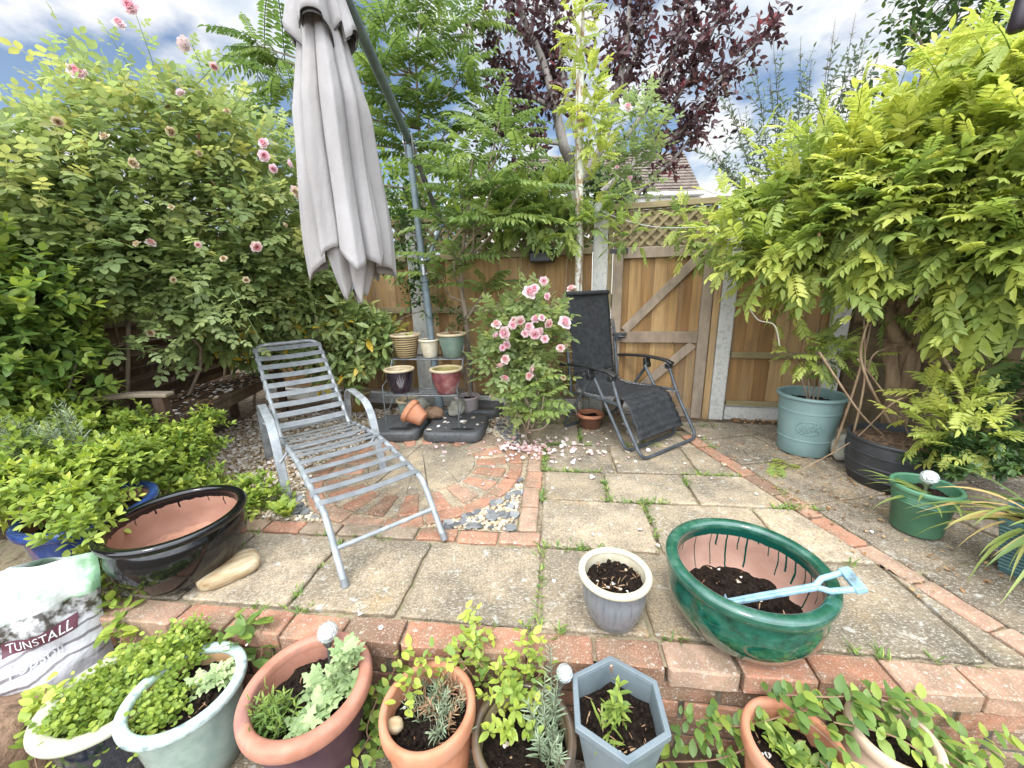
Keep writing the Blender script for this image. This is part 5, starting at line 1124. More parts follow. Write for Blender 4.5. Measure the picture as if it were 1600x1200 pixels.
# ------------------------------------------------------------------ toy spade
MAT['spade'] = M('pale_blue_plastic', (0.12, 0.16, 0.17), (0.24, 0.40, 0.50), 26, 0.5, 0.15, c3=(0.28, 0.45, 0.55), detail=8)
spd = thing('toy_spade', 'pale blue toy spade with a D-shaped handle lying across the green bowl', 'spade', G(1245, 915, 0.275))
a0, a1 = G(1178, 934, 0.205), G(1278, 916, 0.278); dr = (a1 - a0).normalized(); sd_ = dr.cross(V((0, 0, 1))).normalized(); un = sd_.cross(dr)
mb = MB(); mb.strap([a0 - dr * .10, a0, a0.lerp(a1, .5), a1], sd_, 0.024, 0.012); mb.strap([a0 - dr * .10 + un * .008, a1 + un * .008], sd_, 0.008, 0.006); mb.build('shaft', MAT['spade'], spd, smooth=0, bevel=0.003)
h0 = a1 + dr * 0.085
mb = MB(); mb.tube([a1 - dr * .01, a1 + dr * .022 + sd_ * .026, h0 + sd_ * .034, h0 + dr * .012 + sd_ * .034], 0.0095, 8); mb.tube([a1 - dr * .01, a1 + dr * .022 - sd_ * .026, h0 - sd_ * .034, h0 + dr * .012 - sd_ * .034], 0.0095, 8)
mb.strap([h0 - sd_ * .045 + dr * .008, h0 + sd_ * .045 + dr * .008], dr, 0.030, 0.020); mb.build('handle', MAT['spade'], spd, smooth=45, bevel=0.003)
mb = MB(); b1 = a0 - dr * .08 - un * .02; vs = []
for i in range(7):
    t = i / 6; wv = 0.045 * (1 if t < .75 else 1 - (t - .75) * 2.2); p = b1 - dr * (0.045 * t) - un * (0.10 * t)
    for u in (-1, -.5, 0, .5, 1): vs.append(p + sd_ * (wv * u) + un * (0.012 * u * u))
mb.add(vs, [(i * 5 + k, i * 5 + k + 1, i * 5 + k + 6, i * 5 + k + 5) for i in range(6) for k in range(4)]); o = mb.build('blade', MAT['spade'], spd, smooth=60); q = o.modifiers.new('t', 'SOLIDIFY'); q.thickness = 0.004

# ------------------------------------------------------------------ solar lights
def glassmat():
    m, t, b = material('crackled_glass'); b.inputs['Base Color'].default_value = (0.80, 0.84, 0.86, 1); b.inputs['Roughness'].default_value = 0.12; b.inputs['Metallic'].default_value = 0.55
    q = t.nodes.new('ShaderNodeTexVoronoi'); q.feature = 'DISTANCE_TO_EDGE'; q.inputs['Scale'].default_value = 70; tx = t.nodes.new('ShaderNodeTexCoord'); t.links.new(tx.outputs['Object'], q.inputs[0]); mbump(t, b, q.outputs[0], 0.9, 0.01); return m
MAT['glass'] = glassmat()
def globe(label, top, base, r):
    t = thing('solar_light', label, 'solar light', base, 'solar globe lights'); c = V(top); d = (c - V(base)).normalized()
    mb = MB(); mb.lathe([(max(0.0004, r * math.sin(a)), -r * math.cos(a)) for a in lerps(0, math.pi, 15)], 28, c=c); mb.build('globe', MAT['glass'], t, smooth=60)
    mb = MB(); mb.tube([c - d * (r * 1.45), c - d * (r * .75)], [r * .35, r * .62], 16); mb.build('collar', MAT['chrome'], t, smooth=50)
    mb = MB(); mb.tube([V(base), c - d * (r * 1.4)], r * .2, 10); mb.build('stake', MAT['chrome'], t, smooth=60)
p = G(1452, 746, 0.275); globe('solar globe light on a short steel stake in the green plastic pot', p, V((p.x + .01, p.y + .01, .18)), 0.034)
p = V((-0.628, 1.06, 0.045)); p = W(512, 988, 1.075); globe('crackled solar globe light at the back of the big purple pot', p, V((p.x, p.y - .02, -.08)), 0.034)
p = W(882, 1052, 0.93); globe('crackled solar globe light behind the grey-green needles in the brown pot', p, V((p.x - .045, p.y - .02, -.13)), 0.026)

# ------------------------------------------------------------------ compost bag
bagO = V((-1.80, 1.08, -0.09)); bn = V((0.55, -0.83, 0)).normalized(); bx = V((-bn.y, bn.x, 0)); bx = bx if bx.x > 0 else -bx
LEAN = 0.14
def bagpt(u, v, side, lift=0.0):
    # u in -1..1 across, v in 0..1 up, side +1 front
    wd = 0.235 * (1 - 0.10 * v ** 3) * (1 + 0.02 * math.sin(9 * v)); th = 0.085 * (1 - abs(u) ** 3.0) ** 0.6 * (max(0, 1 - (1 - min(1, v * 4.5)) ** 2)) ** 0.5 * (1 - 0.80 * v ** 3)
    th = max(th, 0.002)
    cr = 0.008 * math.sin(7 * u + 17 * v + 2) + 0.007 * math.sin(23 * v + 5 * u * u) * (0.1 + v) + 0.020 * v * v * math.sin(8 * u + 5) + 0.012 * noise.noise(V((u * 3.5, v * 6, 1))) + 0.004 * noise.noise(V((u * 9, v * 13, 4)))
    p = bagO + bx * (u * wd + 0.05 * v * v) + V((0, 0, v * 0.54 * (1 - 0.10 * abs(u) * v) - 0.17 + 0.02 * u)) - bn * (LEAN * v * 0.47)
    return p + bn * (side * (th + cr * min(1, th * 30)) + lift)
def bagmat():
    m, t, b = material('printed_bag'); v = mtint(t); w2 = t.nodes.new('ShaderNodeTexWave'); w2.inputs['Scale'].default_value = 7; w2.inputs['Distortion'].default_value = 5; w2.inputs['Detail'].default_value = 3; w2.bands_direction = 'Z'
    tx = t.nodes.new('ShaderNodeTexCoord'); mp = t.nodes.new('ShaderNodeMapping'); mp.inputs['Rotation'].default_value = (0, R(14), 0); t.links.new(tx.outputs['Object'], mp.inputs[0]); t.links.new(mp.outputs[0], w2.inputs[0])
    lines = mmix(t, mramp(t, [(0.10, (1, 1, 1)), (0.2, (0, 0, 0))], w2.outputs['Fac']), (0.54, 0.52, 0.54), (0.20, 0.18, 0.19))
    vn = t.nodes.new('ShaderNodeMath'); vn.operation = 'ADD'; q = t.nodes.new('ShaderNodeMath'); q.operation = 'MULTIPLY'; t.links.new(mnoise(t, 9, 4), q.inputs[0]); q.inputs[1].default_value = 0.16; t.links.new(v, vn.inputs[0]); t.links.new(q.outputs[0], vn.inputs[1])
    def st(lo_, hi_): return mramp(t, [(lo_, (0, 0, 0)), (hi_, (1, 1, 1))], vn.outputs[0])
    c = mmix(t, st(0.30, 0.33), (0.52, 0.49, 0.51), lines)
    c = mmix(t, st(0.60, 0.63), c, mramp(t, [(0.42, (0.05, 0.04, 0.03)), (0.6, (0.42, 0.41, 0.40))], mnoise(t, 32, 5)))
    c = mmix(t, st(0.775, 0.80), c, mramp(t, [(0.40, (0.20, 0.36, 0.20)), (0.50, (0.46, 0.57, 0.45)), (0.54, (0.64, 0.66, 0.63))], mnoise(t, 7, 4)))
    t.links.new(c, b.inputs['Base Color']); b.inputs['Roughness'].default_value = 0.28; mbump(t, b, mnoise(t, 13, 4, 0.6), 0.5, 0.02); return m
bg = thing('compost_bag', 'crumpled white and green topsoil bag with a maroon name band at the left edge', 'bag', bagO - V((0, 0, .17)))
mb = MB(); nu, nv = 30, 36
for sd in (1, -1):
    vs = [bagpt(-1 + 2 * i / nu, j / nv, sd) for j in range(nv + 1) for i in range(nu + 1)]
    mb.add(vs, [(j * (nu + 1) + i, j * (nu + 1) + i + 1, (j + 1) * (nu + 1) + i + 1, (j + 1) * (nu + 1) + i) for j in range(nv) for i in range(nu)], [j / nv for j in range(nv + 1) for i in range(nu + 1)])
mb.build('body', bagmat(), bg, smooth=70)
def printed(name, txt, u0, v0, size, mat, slant=0.10, lift=0.0035):
    cu = bpy.data.curves.new('letters', 'FONT'); cu.body = txt; cu.size = 1.0; cu.resolution_u = 3
    to = bpy.data.objects.new('letters', cu); COL.objects.link(to); dg = bpy.context.evaluated_depsgraph_get(); me = bpy.data.meshes.new_from_object(to.evaluated_get(dg)); bpy.data.objects.remove(to)
    bm = bmesh.new(); bm.from_mesh(me); bmesh.ops.triangulate(bm, faces=bm.faces)
    bmesh.ops.subdivide_edges(bm, edges=[e for e in bm.edges if e.calc_length() > .18], cuts=2)
    for v in bm.verts: u, w_ = u0 + v.co.x * size / 0.235, v0 + v.co.y * size * 1.25 / 0.47 + slant * (v.co.x * size); v.co = bagpt(max(-.98, min(.98, u)), w_, 1, lift) - ORG[bg]
    me2 = bpy.data.meshes.new(name); bm.to_mesh(me2); bm.free(); return link(name, me2, mat, bg, True)
MAT['maroon'] = M('maroon_print', (0.09, 0.025, 0.04), (0.13, 0.045, 0.06), 12, 0.3, 0)
MAT['white'] = M('white_print', (0.70, 0.69, 0.69), (0.78, 0.77, 0.77), 12, 0.35, 0)
def bagquad(name, u0, u1, v0, v1, mat, slant, lift):
    mb = MB(); nn = 16; vs = [bagpt(u0 + (u1 - u0) * i / nn, v0 + (v1 - v0) * j / 4 + slant * (u1 - u0) * i / nn * 0.235, 1, lift) for j in range(5) for i in range(nn + 1)]
    mb.add(vs, [(j * (nn + 1) + i, j * (nn + 1) + i + 1, (j + 1) * (nn + 1) + i + 1, (j + 1) * (nn + 1) + i) for j in range(4) for i in range(nn)]); return mb.build(name, mat, bg, smooth=60)
bagquad('name_band', -0.04, 0.76, 0.485, 0.575, MAT['maroon'], 0.10, 0.0022); 
printed('name_lettering', 'TUNSTALL', 0.0, 0.500, 0.035, MAT['white'])
MAT['palegrey'] = M('pale_grey_print', (0.40, 0.39, 0.40), (0.48, 0.47, 0.48), 12, 0.35, 0)
printed('product_lettering', 'Topsoil', 0.0, 0.36, 0.046, MAT['palegrey'], 0.10, 0.007)
# ------------------------------------------------------------------ leaf materials (young leaves are yellower than old ones)
LM = {}
LM['rose'] = leafmat('rose_leaves', [(0, (0.15, 0.21, 0.09)), (0.45, (0.24, 0.305, 0.125)), (0.8, (0.34, 0.39, 0.15)), (1, (0.42, 0.41, 0.14))], 0.42, 0.5)
LM['lime'] = leafmat('lime_leaves', [(0, (0.12, 0.20, 0.04)), (0.5, (0.26, 0.35, 0.065)), (1, (0.48, 0.53, 0.10))], 0.45, 0.35)
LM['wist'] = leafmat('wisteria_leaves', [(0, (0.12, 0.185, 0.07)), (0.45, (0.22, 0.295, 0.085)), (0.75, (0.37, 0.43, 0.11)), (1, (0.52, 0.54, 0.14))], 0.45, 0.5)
LM['sumac'] = leafmat('sumac_leaves', [(0, (0.075, 0.125, 0.038)), (0.5, (0.145, 0.21, 0.06)), (1, (0.25, 0.32, 0.095))], 0.45, 0.45)
LM['plum'] = leafmat('plum_leaves', [(0, (0.045, 0.024, 0.028)), (0.55, (0.09, 0.045, 0.05)), (0.9, (0.15, 0.075, 0.075)), (1, (0.26, 0.06, 0.07))], 0.35, 0.3)
LM['laurel'] = leafmat('spotted_laurel_leaves', [(0, (0.10, 0.16, 0.05)), (0.5, (0.19, 0.26, 0.085)), (0.95, (0.30, 0.36, 0.13)), (1, (0.5, 0.34, 0.03))], 0.3, 0.2, spots=(0.38, 0.37, 0.12), spec=0.5)
LM['dark'] = leafmat('dark_green_leaves', [(0, (0.022, 0.05, 0.018)), (0.6, (0.055, 0.105, 0.028)), (1, (0.11, 0.165, 0.04))], 0.4, 0.25)
LM['grey'] = leafmat('grey_green_leaves', [(0, (0.14, 0.185, 0.12)), (0.6, (0.23, 0.285, 0.18)), (1, (0.33, 0.38, 0.25))], 0.6, 0.2)
LM['silver'] = leafmat('silvery_leaves', [(0, (0.20, 0.28, 0.12)), (0.6, (0.32, 0.41, 0.19)), (1, (0.46, 0.52, 0.28))], 0.6, 0.2)
LM['jas'] = leafmat('trailing_leaves', [(0, (0.075, 0.145, 0.04)), (0.5, (0.165, 0.255, 0.06)), (1, (0.42, 0.48, 0.09))], 0.42, 0.35)
LM['strap'] = leafmat('strap_leaves', [(0, (0.11, 0.165, 0.05)), (0.55, (0.24, 0.29, 0.08)), (0.8, (0.42, 0.38, 0.13)), (1, (0.50, 0.34, 0.15))], 0.45, 0.3)
LM['dry'] = leafmat('dry_stems', [(0, (0.20, 0.10, 0.05)), (1, (0.42, 0.27, 0.16))], 0.8, 0.1)
MAT['twig'] = M('green_brown_twigs', (0.085, 0.065, 0.035), (0.15, 0.12, 0.06), 20, 0.8, 0.1)
MAT['bark'] = M('grey_brown_bark', (0.16, 0.115, 0.08), (0.29, 0.225, 0.16), 18, 0.9, 0.6, c3=(0.21, 0.17, 0.13), stretch=(1, 1, 0.3), bdist=0.008)
MAT['wbark'] = M('wisteria_bark', (0.15, 0.095, 0.055), (0.30, 0.21, 0.13), 16, 0.9, 0.6, stretch=(1, 1, 0.25), bdist=0.01)
T_ov = leafH(0.27, 0.05, 0.12); T_lan = leafT(0.20, 0.05, 0.22, 0.5); T_rnd = roundT(); T_lob = lobedT(); T_curl = roundT(0.28); T_needle = leafT(0.065, 0.01, 0.1, 0.5); T_strip = stripT()
T_lau = leafH(0.20, 0.05, 0.18); T_com = comp5T(); T_plum = leafT(0.25, 0.07, 0.25, 0.42)
T_w = [pinnT(7, 0.33, 0.185, 0.16, 48, 0.12, seed=1), pinnT(7, 0.31, 0.19, 0.30, 52, 0.20, seed=2), pinnT(6, 0.36, 0.185, 0.08, 46, 0.08, seed=3), pinnT(5, 0.40, 0.19, 0.10, 44, 0.10, seed=13)]
T_s = [pinnT(11, 0.185, 0.19, 0.45, 66, 0.45, 0.18, seed=4), pinnT(10, 0.20, 0.19, 0.65, 62, 0.55, 0.2, seed=5), pinnT(12, 0.175, 0.19, 0.35, 68, 0.4, 0.16, seed=6)]
T_sm = [pinnT(6, 0.34, 0.22, 0.35, 60, 0.2, 0.15, seed=7)]
def A(p): return np.array(p, float)
def bush(name, label, cat, base, mat, blobs, ntw, T, nl, ls, group=None, tint=(0.2, 0.7), Lr=(0.12, 0.28), spread=55, droop=0.15, shell=0.45, up=0.5, stems=None, pair=False, twr=0.0016, tiptint=0.15, taper=0.3, tintz=None, keep=None, lsv=0.25, foliage='foliage', barkr=0.012, out=1.0, upv=0.8):
    t = thing(name, label, cat, base, group) if isinstance(base, (tuple, V)) else base
    S, D, ix = blobpts(blobs, ntw, shell); Dd = unit(D * out + np.array([0, 0, up]) + rdir(ntw) * 0.6)
    if keep is not None: k = keep(S); S, Dd, ix = S[k], Dd[k], ix[k]
    n = len(S); ti = rng.uniform(*tint, n)
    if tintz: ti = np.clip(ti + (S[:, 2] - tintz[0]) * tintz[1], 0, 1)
    lb, tw = LB(), LB(); Ts = T if isinstance(T, list) else [T]; sel = rng.integers(0, len(Ts), n)
    for i, TT in enumerate(Ts):
        m = sel == i
        if m.any(): sprigs(lb, tw, S[m], Dd[m], rng.uniform(*Lr, m.sum()), TT, nl, ls, ti[m], spread, droop, twr, upv, lsv, tiptint, pair, taper)
    lb.build(foliage, mat, t); tw.build('twigs', MAT['twig'], t)
    if stems:
        for P in stems:
            mb = MB(); P = spline(P, 5); n_ = len(P); mb.tube(P, [barkr * (1 - 0.75 * i / (n_ - 1)) for i in range(n_)], 7); mb.build('stem', MAT['bark'], t, smooth=70)
    return t
# ---- rose bloom mesh, shared by every bloom
def bloom_mesh(name, mat, seed, openv=1.0):
    rs = random.Random(seed); mb = MB()
    for ring, (n, r, h, tilt, sz, ti) in enumerate(((6, 0.30, -0.05, 20, 0.85, 0.1), (6, 0.24, 0.05, 42, 0.75, 0.3), (6, 0.17, 0.12, 60, 0.62, 0.55), (5, 0.11, 0.16, 74, 0.5, 0.8), (4, 0.05, 0.18, 85, 0.4, 1.0))):
        for i in range(n):
            a = 2 * math.pi * (i + 0.5 * (ring % 2) + rs.uniform(-.15, .15)) / n; tl = R(tilt * openv + rs.uniform(-10, 10)); o_ = V((math.cos(a), math.sin(a), 0)); s_ = V((-math.sin(a), math.cos(a), 0)); vs = []
            for u in range(4):
                tt = u / 3
                for k in range(5):
                    x = (k - 2) / 2; wd = 0.42 * math.sin(math.pi * (0.15 + 0.72 * tt)) * sz
                    cup = 0.10 * x * x * sz + 0.03 * rs.uniform(-1, 1); ra = r * 0.4 + tt * sz * math.cos(tl) * 0.72 - cup * math.sin(tl); z = h + tt * sz * math.sin(tl) * 0.72 + cup * math.cos(tl) - 0.08 * tt * tt * (ring == 0)
                    vs.append(o_ * ra + s_ * (x * wd) + V((0, 0, z)))
            mb.add(vs, [(u * 5 + k, u * 5 + k + 1, u * 5 + k + 6, u * 5 + k + 5) for u in range(3) for k in range(4)], min(1, max(0, ti + rs.uniform(-.12, .12))))
    me = bpy.data.meshes.new(name); me.from_pydata(mb.v, [], mb.f); at = me.attributes.new('tint', 'FLOAT', 'POINT'); at.data.foreach_set('value', np.array(mb.t, np.float32)); me.polygons.foreach_set('use_smooth', [True] * len(me.polygons)); me.materials.append(mat); return me
PM = {'pink': leafmat('pink_petals', [(0, (0.80, 0.66, 0.69)), (0.5, (0.78, 0.52, 0.57)), (1, (0.74, 0.35, 0.41))], 0.6, 0.3),
      'pale': leafmat('pale_pink_petals', [(0, (0.74, 0.64, 0.62)), (0.5, (0.74, 0.48, 0.48)), (1, (0.66, 0.24, 0.24))], 0.6, 0.3),
      'cream': leafmat('faded_petals', [(0, (0.62, 0.54, 0.40)), (0.5, (0.50, 0.38, 0.23)), (1, (0.33, 0.20, 0.10))], 0.7, 0.25)}
BL = {k: [bloom_mesh('bloom', PM[k], s, o) for s, o in ((1, 1.0), (2, 0.8), (3, 1.15))] for k in PM}
def blooms(t, lst, Y, mkind, r, jit=0.15):
    for px_, py_ in lst:
        p = W(px_, py_, Y + random.uniform(-jit, jit)); o = bpy.data.objects.new('bloom', random.choice(BL[mkind])); COL.objects.link(o); o.parent = t; o.location = p - ORG[t]
        d = (V(EYE) - p).normalized() * 0.9 + V((random.uniform(-1, 1), random.uniform(-.8, .8), random.uniform(-.7, 1.0))); o.rotation_euler = d.to_track_quat('Z', 'Y').to_euler(); s = r * random.uniform(0.6, 1.2); o.scale = (s, s, s)

# ---- climbing rose on the left
rng = np.random.default_rng(21)
rb = V((-2.85, 2.6, 0))
RBL = [PB(30, 270, 2.3, .30, .3, .22, .8), PB(110, 235, 2.5, .30, .3, .26, .8), PB(200, 190, 2.7, .32, .3, .28, .7), PB(290, 215, 2.85, .32, .3, .26, .8), PB(370, 250, 3.0, .32, .4, .30), PB(440, 320, 3.1, .24, .3, .28), PB(60, 330, 2.35, .34, .35, .28), PB(170, 310, 2.55, .36, .35, .28), PB(280, 310, 2.75, .36, .35, .28), PB(380, 350, 2.95, .34, .35, .26), PB(80, 400, 2.4, .32, .3, .22), PB(200, 395, 2.6, .34, .3, .16), PB(310, 405, 2.8, .34, .3, .16), PB(420, 410, 3.05, .28, .3, .20), PB(320, 470, 2.9, .24, .2, .12), PB(400, 465, 3.0, .22, .2, .14), PB(230, 445, 2.65, .20, .2, .08), PB(130, 450, 2.45, .2, .2, .12)]
rose = bush('climbing_rose', 'huge climbing rose with pink and fading cream blooms towering over the bench on the left', 'rose', rb, LM['rose'], RBL, 960, T_com, 5, 0.16, tint=(0.2, 0.85), Lr=(0.10, 0.26), shell=0.1, droop=0.25, spread=60, tintz=(1.6, 0.16), keep=lambda S: S[:, 1] > 1.5,
    stems=[[rb, rb + V((.1, .1, .9)), V(RBL[1][:3])], [rb + V((0, .4, 0)), rb + V((.2, .5, 1.2)), V(RBL[2][:3])], [rb + V((0, .9, 0)), rb + V((.3, 1, 1.1)), V(RBL[3][:3])], [rb + V((.1, 1.3, 0)), rb + V((.4, 1.3, 1.2)), V(RBL[4][:3])], [rb + V((0, .2, 0)), rb + V((.5, .3, .8)), V(RBL[10][:3])], [rb, V(RBL[11][:3]), V(RBL[7][:3]), V(RBL[2][:3])]], barkr=0.016)
# long shoots against the sky
lb, tw = LB(), LB(); sh = [((250, 130), (206, 5)), ((150, 150), (90, 90)), ((300, 140), (345, 92)), ((360, 180), (392, 128)), ((60, 200), (12, 140)), ((210, 120), (165, 45)), ((320, 120), (300, 70)), ((100, 150), (60, 110)), ((400, 230), (440, 180))]
for (a, b) in sh:
    a = A(W(*a, 2.7)); b = A(W(*b, 2.6)); lb = LB(); sprigs(lb, lb, a[None], (b - a)[None], np.linalg.norm(b - a), T_com, 9, 0.10, 0.55, 50, 0.0, 0.003, tiptint=.2); lb.build('shoot', LM['rose'], rose)
blooms(rose, [(205, 12), (186, 38), (122, 115), (283, 146), (413, 225), (412, 244), (428, 263), (456, 255)], 2.42, 'pink', 0.058, 0.03)
blooms(rose, [(38, 222), (75, 238), (290, 70), (335, 103), (400, 385), (235, 380), (310, 382), (480, 250), (520 - 60, 300)], 2.35, 'pale', 0.046, 0.08)
blooms(rose, [(130, 437), (210, 255), (268, 325), (160, 160), (165, 215), (350, 405), (270, 437), (385, 437), (234, 521), (105, 105), (265, 205), (355, 175), (445, 352), (463, 300), (215, 382), (90, 190), (310, 240)], 2.25, 'cream', 0.033, 0.15)
# broad lower leaves filling the hedge down to the bench
LBL = [PB(200, 430, 2.45, .16, .12, .10), PB(290, 430, 2.6, .20, .12, .12), PB(370, 425, 2.85, .20, .12, .12), PB(450, 430, 3.2, .18, .12, .16), PB(320, 480, 2.75, .14, .1, .08), PB(410, 470, 3.3, .18, .1, .12), PB(290, 470, 2.6, .12, .1, .08), PB(100, 440, 2.3, .16, .12, .12), PB(470, 480, 3.4, .16, .1, .12), PB(150, 400, 2.35, .2, .12, .10), PB(260, 540, 2.55, .08, .1, .04)]
S, D, _ = blobpts(LBL, 240, .2); lb = LB(); sprigs(lb, lb, S, unit(D + A([.2, -.6, .3]) + .5 * rdir(240)), rng.uniform(.08, .2, 240), T_com, 4, .165, rng.uniform(.2, .75, 240), 58, .25, .002, 1.0, .3, .1)
lb.build('lower_foliage', LM['rose'], rose)
S, D, _ = blobpts(RBL, 130, .7); lb = LB(); lb.add(T_ov, S, rdir(130), A([0, 0, 1.0]) + rdir(130) * .7, .045 * (1 + .4 * rnd(130)), rng.uniform(0, 1, 130)); lb.build('dead_leaves', LM['dry'], rose)
# the hanging spray over the bench
for (a, b) in (((170, 545), (275, 535)), ((200, 530), (265, 510)), ((330, 470), (375, 520)), ((300, 440), (330, 500)), ((360, 450), (400, 510))):
    lb = LB(); a = A(W(*a, 2.3)); b = A(W(*b, 2.2)); sprigs(lb, lb, a[None], (b - a)[None], np.linalg.norm(b - a), T_com, 6, 0.12, 0.5, 55, 0.2, 0.003); lb.build('hanging_spray', LM['rose'], rose)

# ---- shrubs on the left edge
bush('honeysuckle_shrub', 'bushy shrub of glossy pointed mid-green leaves at the left edge, next to the bench', 'shrub', V((-2.75, 1.9, 0)), LM['jas'], [PB(0, 430, 2.0, .22, .3, .22), PB(30, 500, 2.05, .24, .3, .24), PB(10, 580, 1.95, .26, .3, .20), PB(70, 530, 2.15, .18, .2, .16), PB(90, 600, 2.1, .15, .2, .10), PB(-80, 500, 1.9, .3, .3, .5)], 480, T_ov, 6, 0.070, tint=(0.1, 0.5), Lr=(.08, .16), pair=True, spread=62, tiptint=0.45, shell=.5,
     stems=[[(-2.75, 1.9, 0), (-2.7, 1.95, .6), (-2.6, 2.0, 1.2)], [(-2.6, 1.9, 0), (-2.5, 2.0, .5), (-2.4, 2.1, .85)]])
bush('privet_mound', 'mound of yellow-green pointed leaves spilling over the cobalt blue pot at the left edge', 'shrub', V((-1.9, 1.62, 0.05)), LM['lime'], [PB(30, 700, 1.75, .24, .22, .08), PB(110, 745, 1.65, .20, .2, .08), PB(50, 765, 1.52, .18, .16, .05), PB(130, 800, 1.42, .12, .12, .06), PB(180, 725, 1.75, .16, .18, .08), PB(0, 640, 1.9, .22, .2, .18), PB(50, 640, 1.95, .14, .15, .10), PB(70, 680, 1.85, .2, .2, .08), PB(120, 835, 1.32, .07, .06, .04), PB(20, 760, 1.5, .12, .1, .04)], 1050, T_ov, 5, 0.047, tint=(0.1, 0.7), Lr=(.05, .13), pair=True, spread=65, tiptint=0.3, shell=.4, up=.9)
bush('groundcover_patch', 'patch of small yellow-green leaves spreading over the gravel between the black bowl and the bench', 'plant', V((-1.75, 2.05, 0)), LM['lime'], [PB(240, 715, 2.15, .2, .16, .09), PB(295, 705, 2.15, .17, .15, .08), PB(270, 745, 2.0, .2, .16, .07), PB(210, 725, 1.95, .18, .16, .08), PB(330, 760, 2.05, .16, .12, .04), PB(390, 765, 2.02, .15, .11, .025), PB(425, 775, 2.0, .09, .08, .02), PB(375, 790, 1.9, .12, .08, .025), PB(322, 660, 2.35, .08, .08, .06), PB(210, 668, 2.1, .13, .12, .07), PB(285, 682, 2.15, .10, .1, .05), PB(160, 655, 2.15, .10, .1, .08), PB(190, 680, 2.2, .15, .15, .10)], 980, T_ov, 4, 0.042, tint=(0.0, 0.75), Lr=(.04, .09), pair=True, spread=65, tiptint=0.25, shell=.25, up=1.1, droop=.25)
# lavender
def needles(name, label, base_pts, hts, mat, base, nl=46, ls=0.04, lean=0.2, tint=(0.2, 0.7), cat='plant', group=None):
    t = thing(name, label, cat, base, group); lb, tw = LB(), LB()
    for p, h in zip(base_pts, hts):
        D = unit(A([[random.uniform(-lean, lean), random.uniform(-lean, lean), 1]])); sprigs(lb, tw, A(p)[None], D, h, T_needle, nl, ls, random.uniform(*tint), 50, 0.03, 0.0024, 0.6, 0.3, 0.15, True, 0.55)
    lb.build('needles', mat, t); tw.build('stems', MAT['twig'], t); return t
pts = [W(x, y, Y) for x, y, Y in ((140, 735, 1.72), (150, 725, 1.72), (125, 740, 1.70), (85, 735, 1.68), (70, 725, 1.7), (15, 710, 1.65), (35, 730, 1.6), (100, 720, 1.72), (160, 740, 1.72), (60, 740, 1.66), (130, 720, 1.75), (110, 735, 1.7), (75, 745, 1.68))]
needles('lavender', 'grey-green lavender with upright needle-leaved stems among the yellow-green leaves at left', pts, [.36, .34, .30, .27, .24, .33, .2, .24, .2, .2, .27, .26, .22], LM['grey'], V((-2.0, 1.7, 0)), 44, 0.058)
# spotted laurel behind the lounger
bush('spotted_laurel', 'spotted laurel with long glossy pointed leaves between the bench and the parasol', 'shrub', V((-1.75, 3.75, 0)), LM['laurel'], [PB(430, 480, 3.5, .28, .2, .24), PB(510, 485, 3.5, .26, .2, .22), PB(570, 520, 3.5, .20, .18, .15), PB(490, 540, 3.5, .28, .2, .18), PB(410, 540, 3.45, .22, .2, .2), PB(550, 565, 3.45, .18, .15, .10), PB(350, 505, 3.2, .18, .2, .18), PB(330, 540, 3.1, .12, .15, .10), PB(470, 430, 3.6, .26, .2, .2), PB(390, 480, 3.3, .2, .2, .2), PB(590, 545, 3.45, .14, .12, .10), PB(530, 590, 3.4, .16, .12, .06)], 780, T_lau, 8, 0.135, tint=(0.25, 0.85), Lr=(.08, .16), spread=62, droop=.1, tiptint=.25, shell=.55, stems=[[(-1.75, 3.6, 0), (-1.7, 3.4, .6), (-1.6, 3.2, 1.0)], [(-1.6, 3.6, 0), (-1.4, 3.4, .5), (-1.3, 3.2, .75)]], upv=.6)
# ---- sumac trees
def fronds(lb, tips, mat_T, n, ls, tint, lsv=0.2, upz=0.35, tw=None):
    for p, d0 in tips:
        k = n; ph = np.arange(k) * 2.4 + random.uniform(0, 6); d = np.stack([np.cos(ph), np.sin(ph), upz + 0.35 * rnd(k)], 1) + A(d0) * 0.6
        for i in range(k): lb.add(mat_T[(i + k) % len(mat_T)], A(p)[None] - A(d0) * 0.05 * i / k * 2, unit(d[i:i + 1]), A([0, 0, 1]) + rdir(1) * 0.25, ls * (1 + lsv * random.uniform(-1, 1)) * (0.75 + .25 * (i > k // 3)), min(1, max(0, random.uniform(*tint))))
def sumac(label, base, trunkpts, tips, n, ls, tint, Ts, dep, name='sumac_tree', cat='tree', r0=0.03):
    t = thing(name, label, cat, base); mb = MB(); P = spline([base] + trunkpts, 6); m = len(P); mb.tube(P, [r0 * (1 - 0.6 * i / (m - 1)) for i in range(m)], 9); 
    pts = []
    for (px_, py_, Y) in tips:
        e = W(px_, py_, Y); q = min(P[m // 4:], key=lambda v: (v - e).length + max(0, v.z - e.z + 0.25) * 2); md = q.lerp(e, .55) + V((random.uniform(-.05, .05), 0, -0.06)); mb.tube(spline([q, md, e], 5), [0.013, .012, .011, .010, .0095, .009, .0085, .008, .007, .006, .005], 6); pts.append((e, unit(A(e - md))))
    mb.build('trunk', MAT['bark'], t, smooth=70); lb = LB(); fronds(lb, pts, Ts, n, ls, tint); lb.build('crown', LM['sumac'], t); return t
random.seed(31); rng = np.random.default_rng(5)
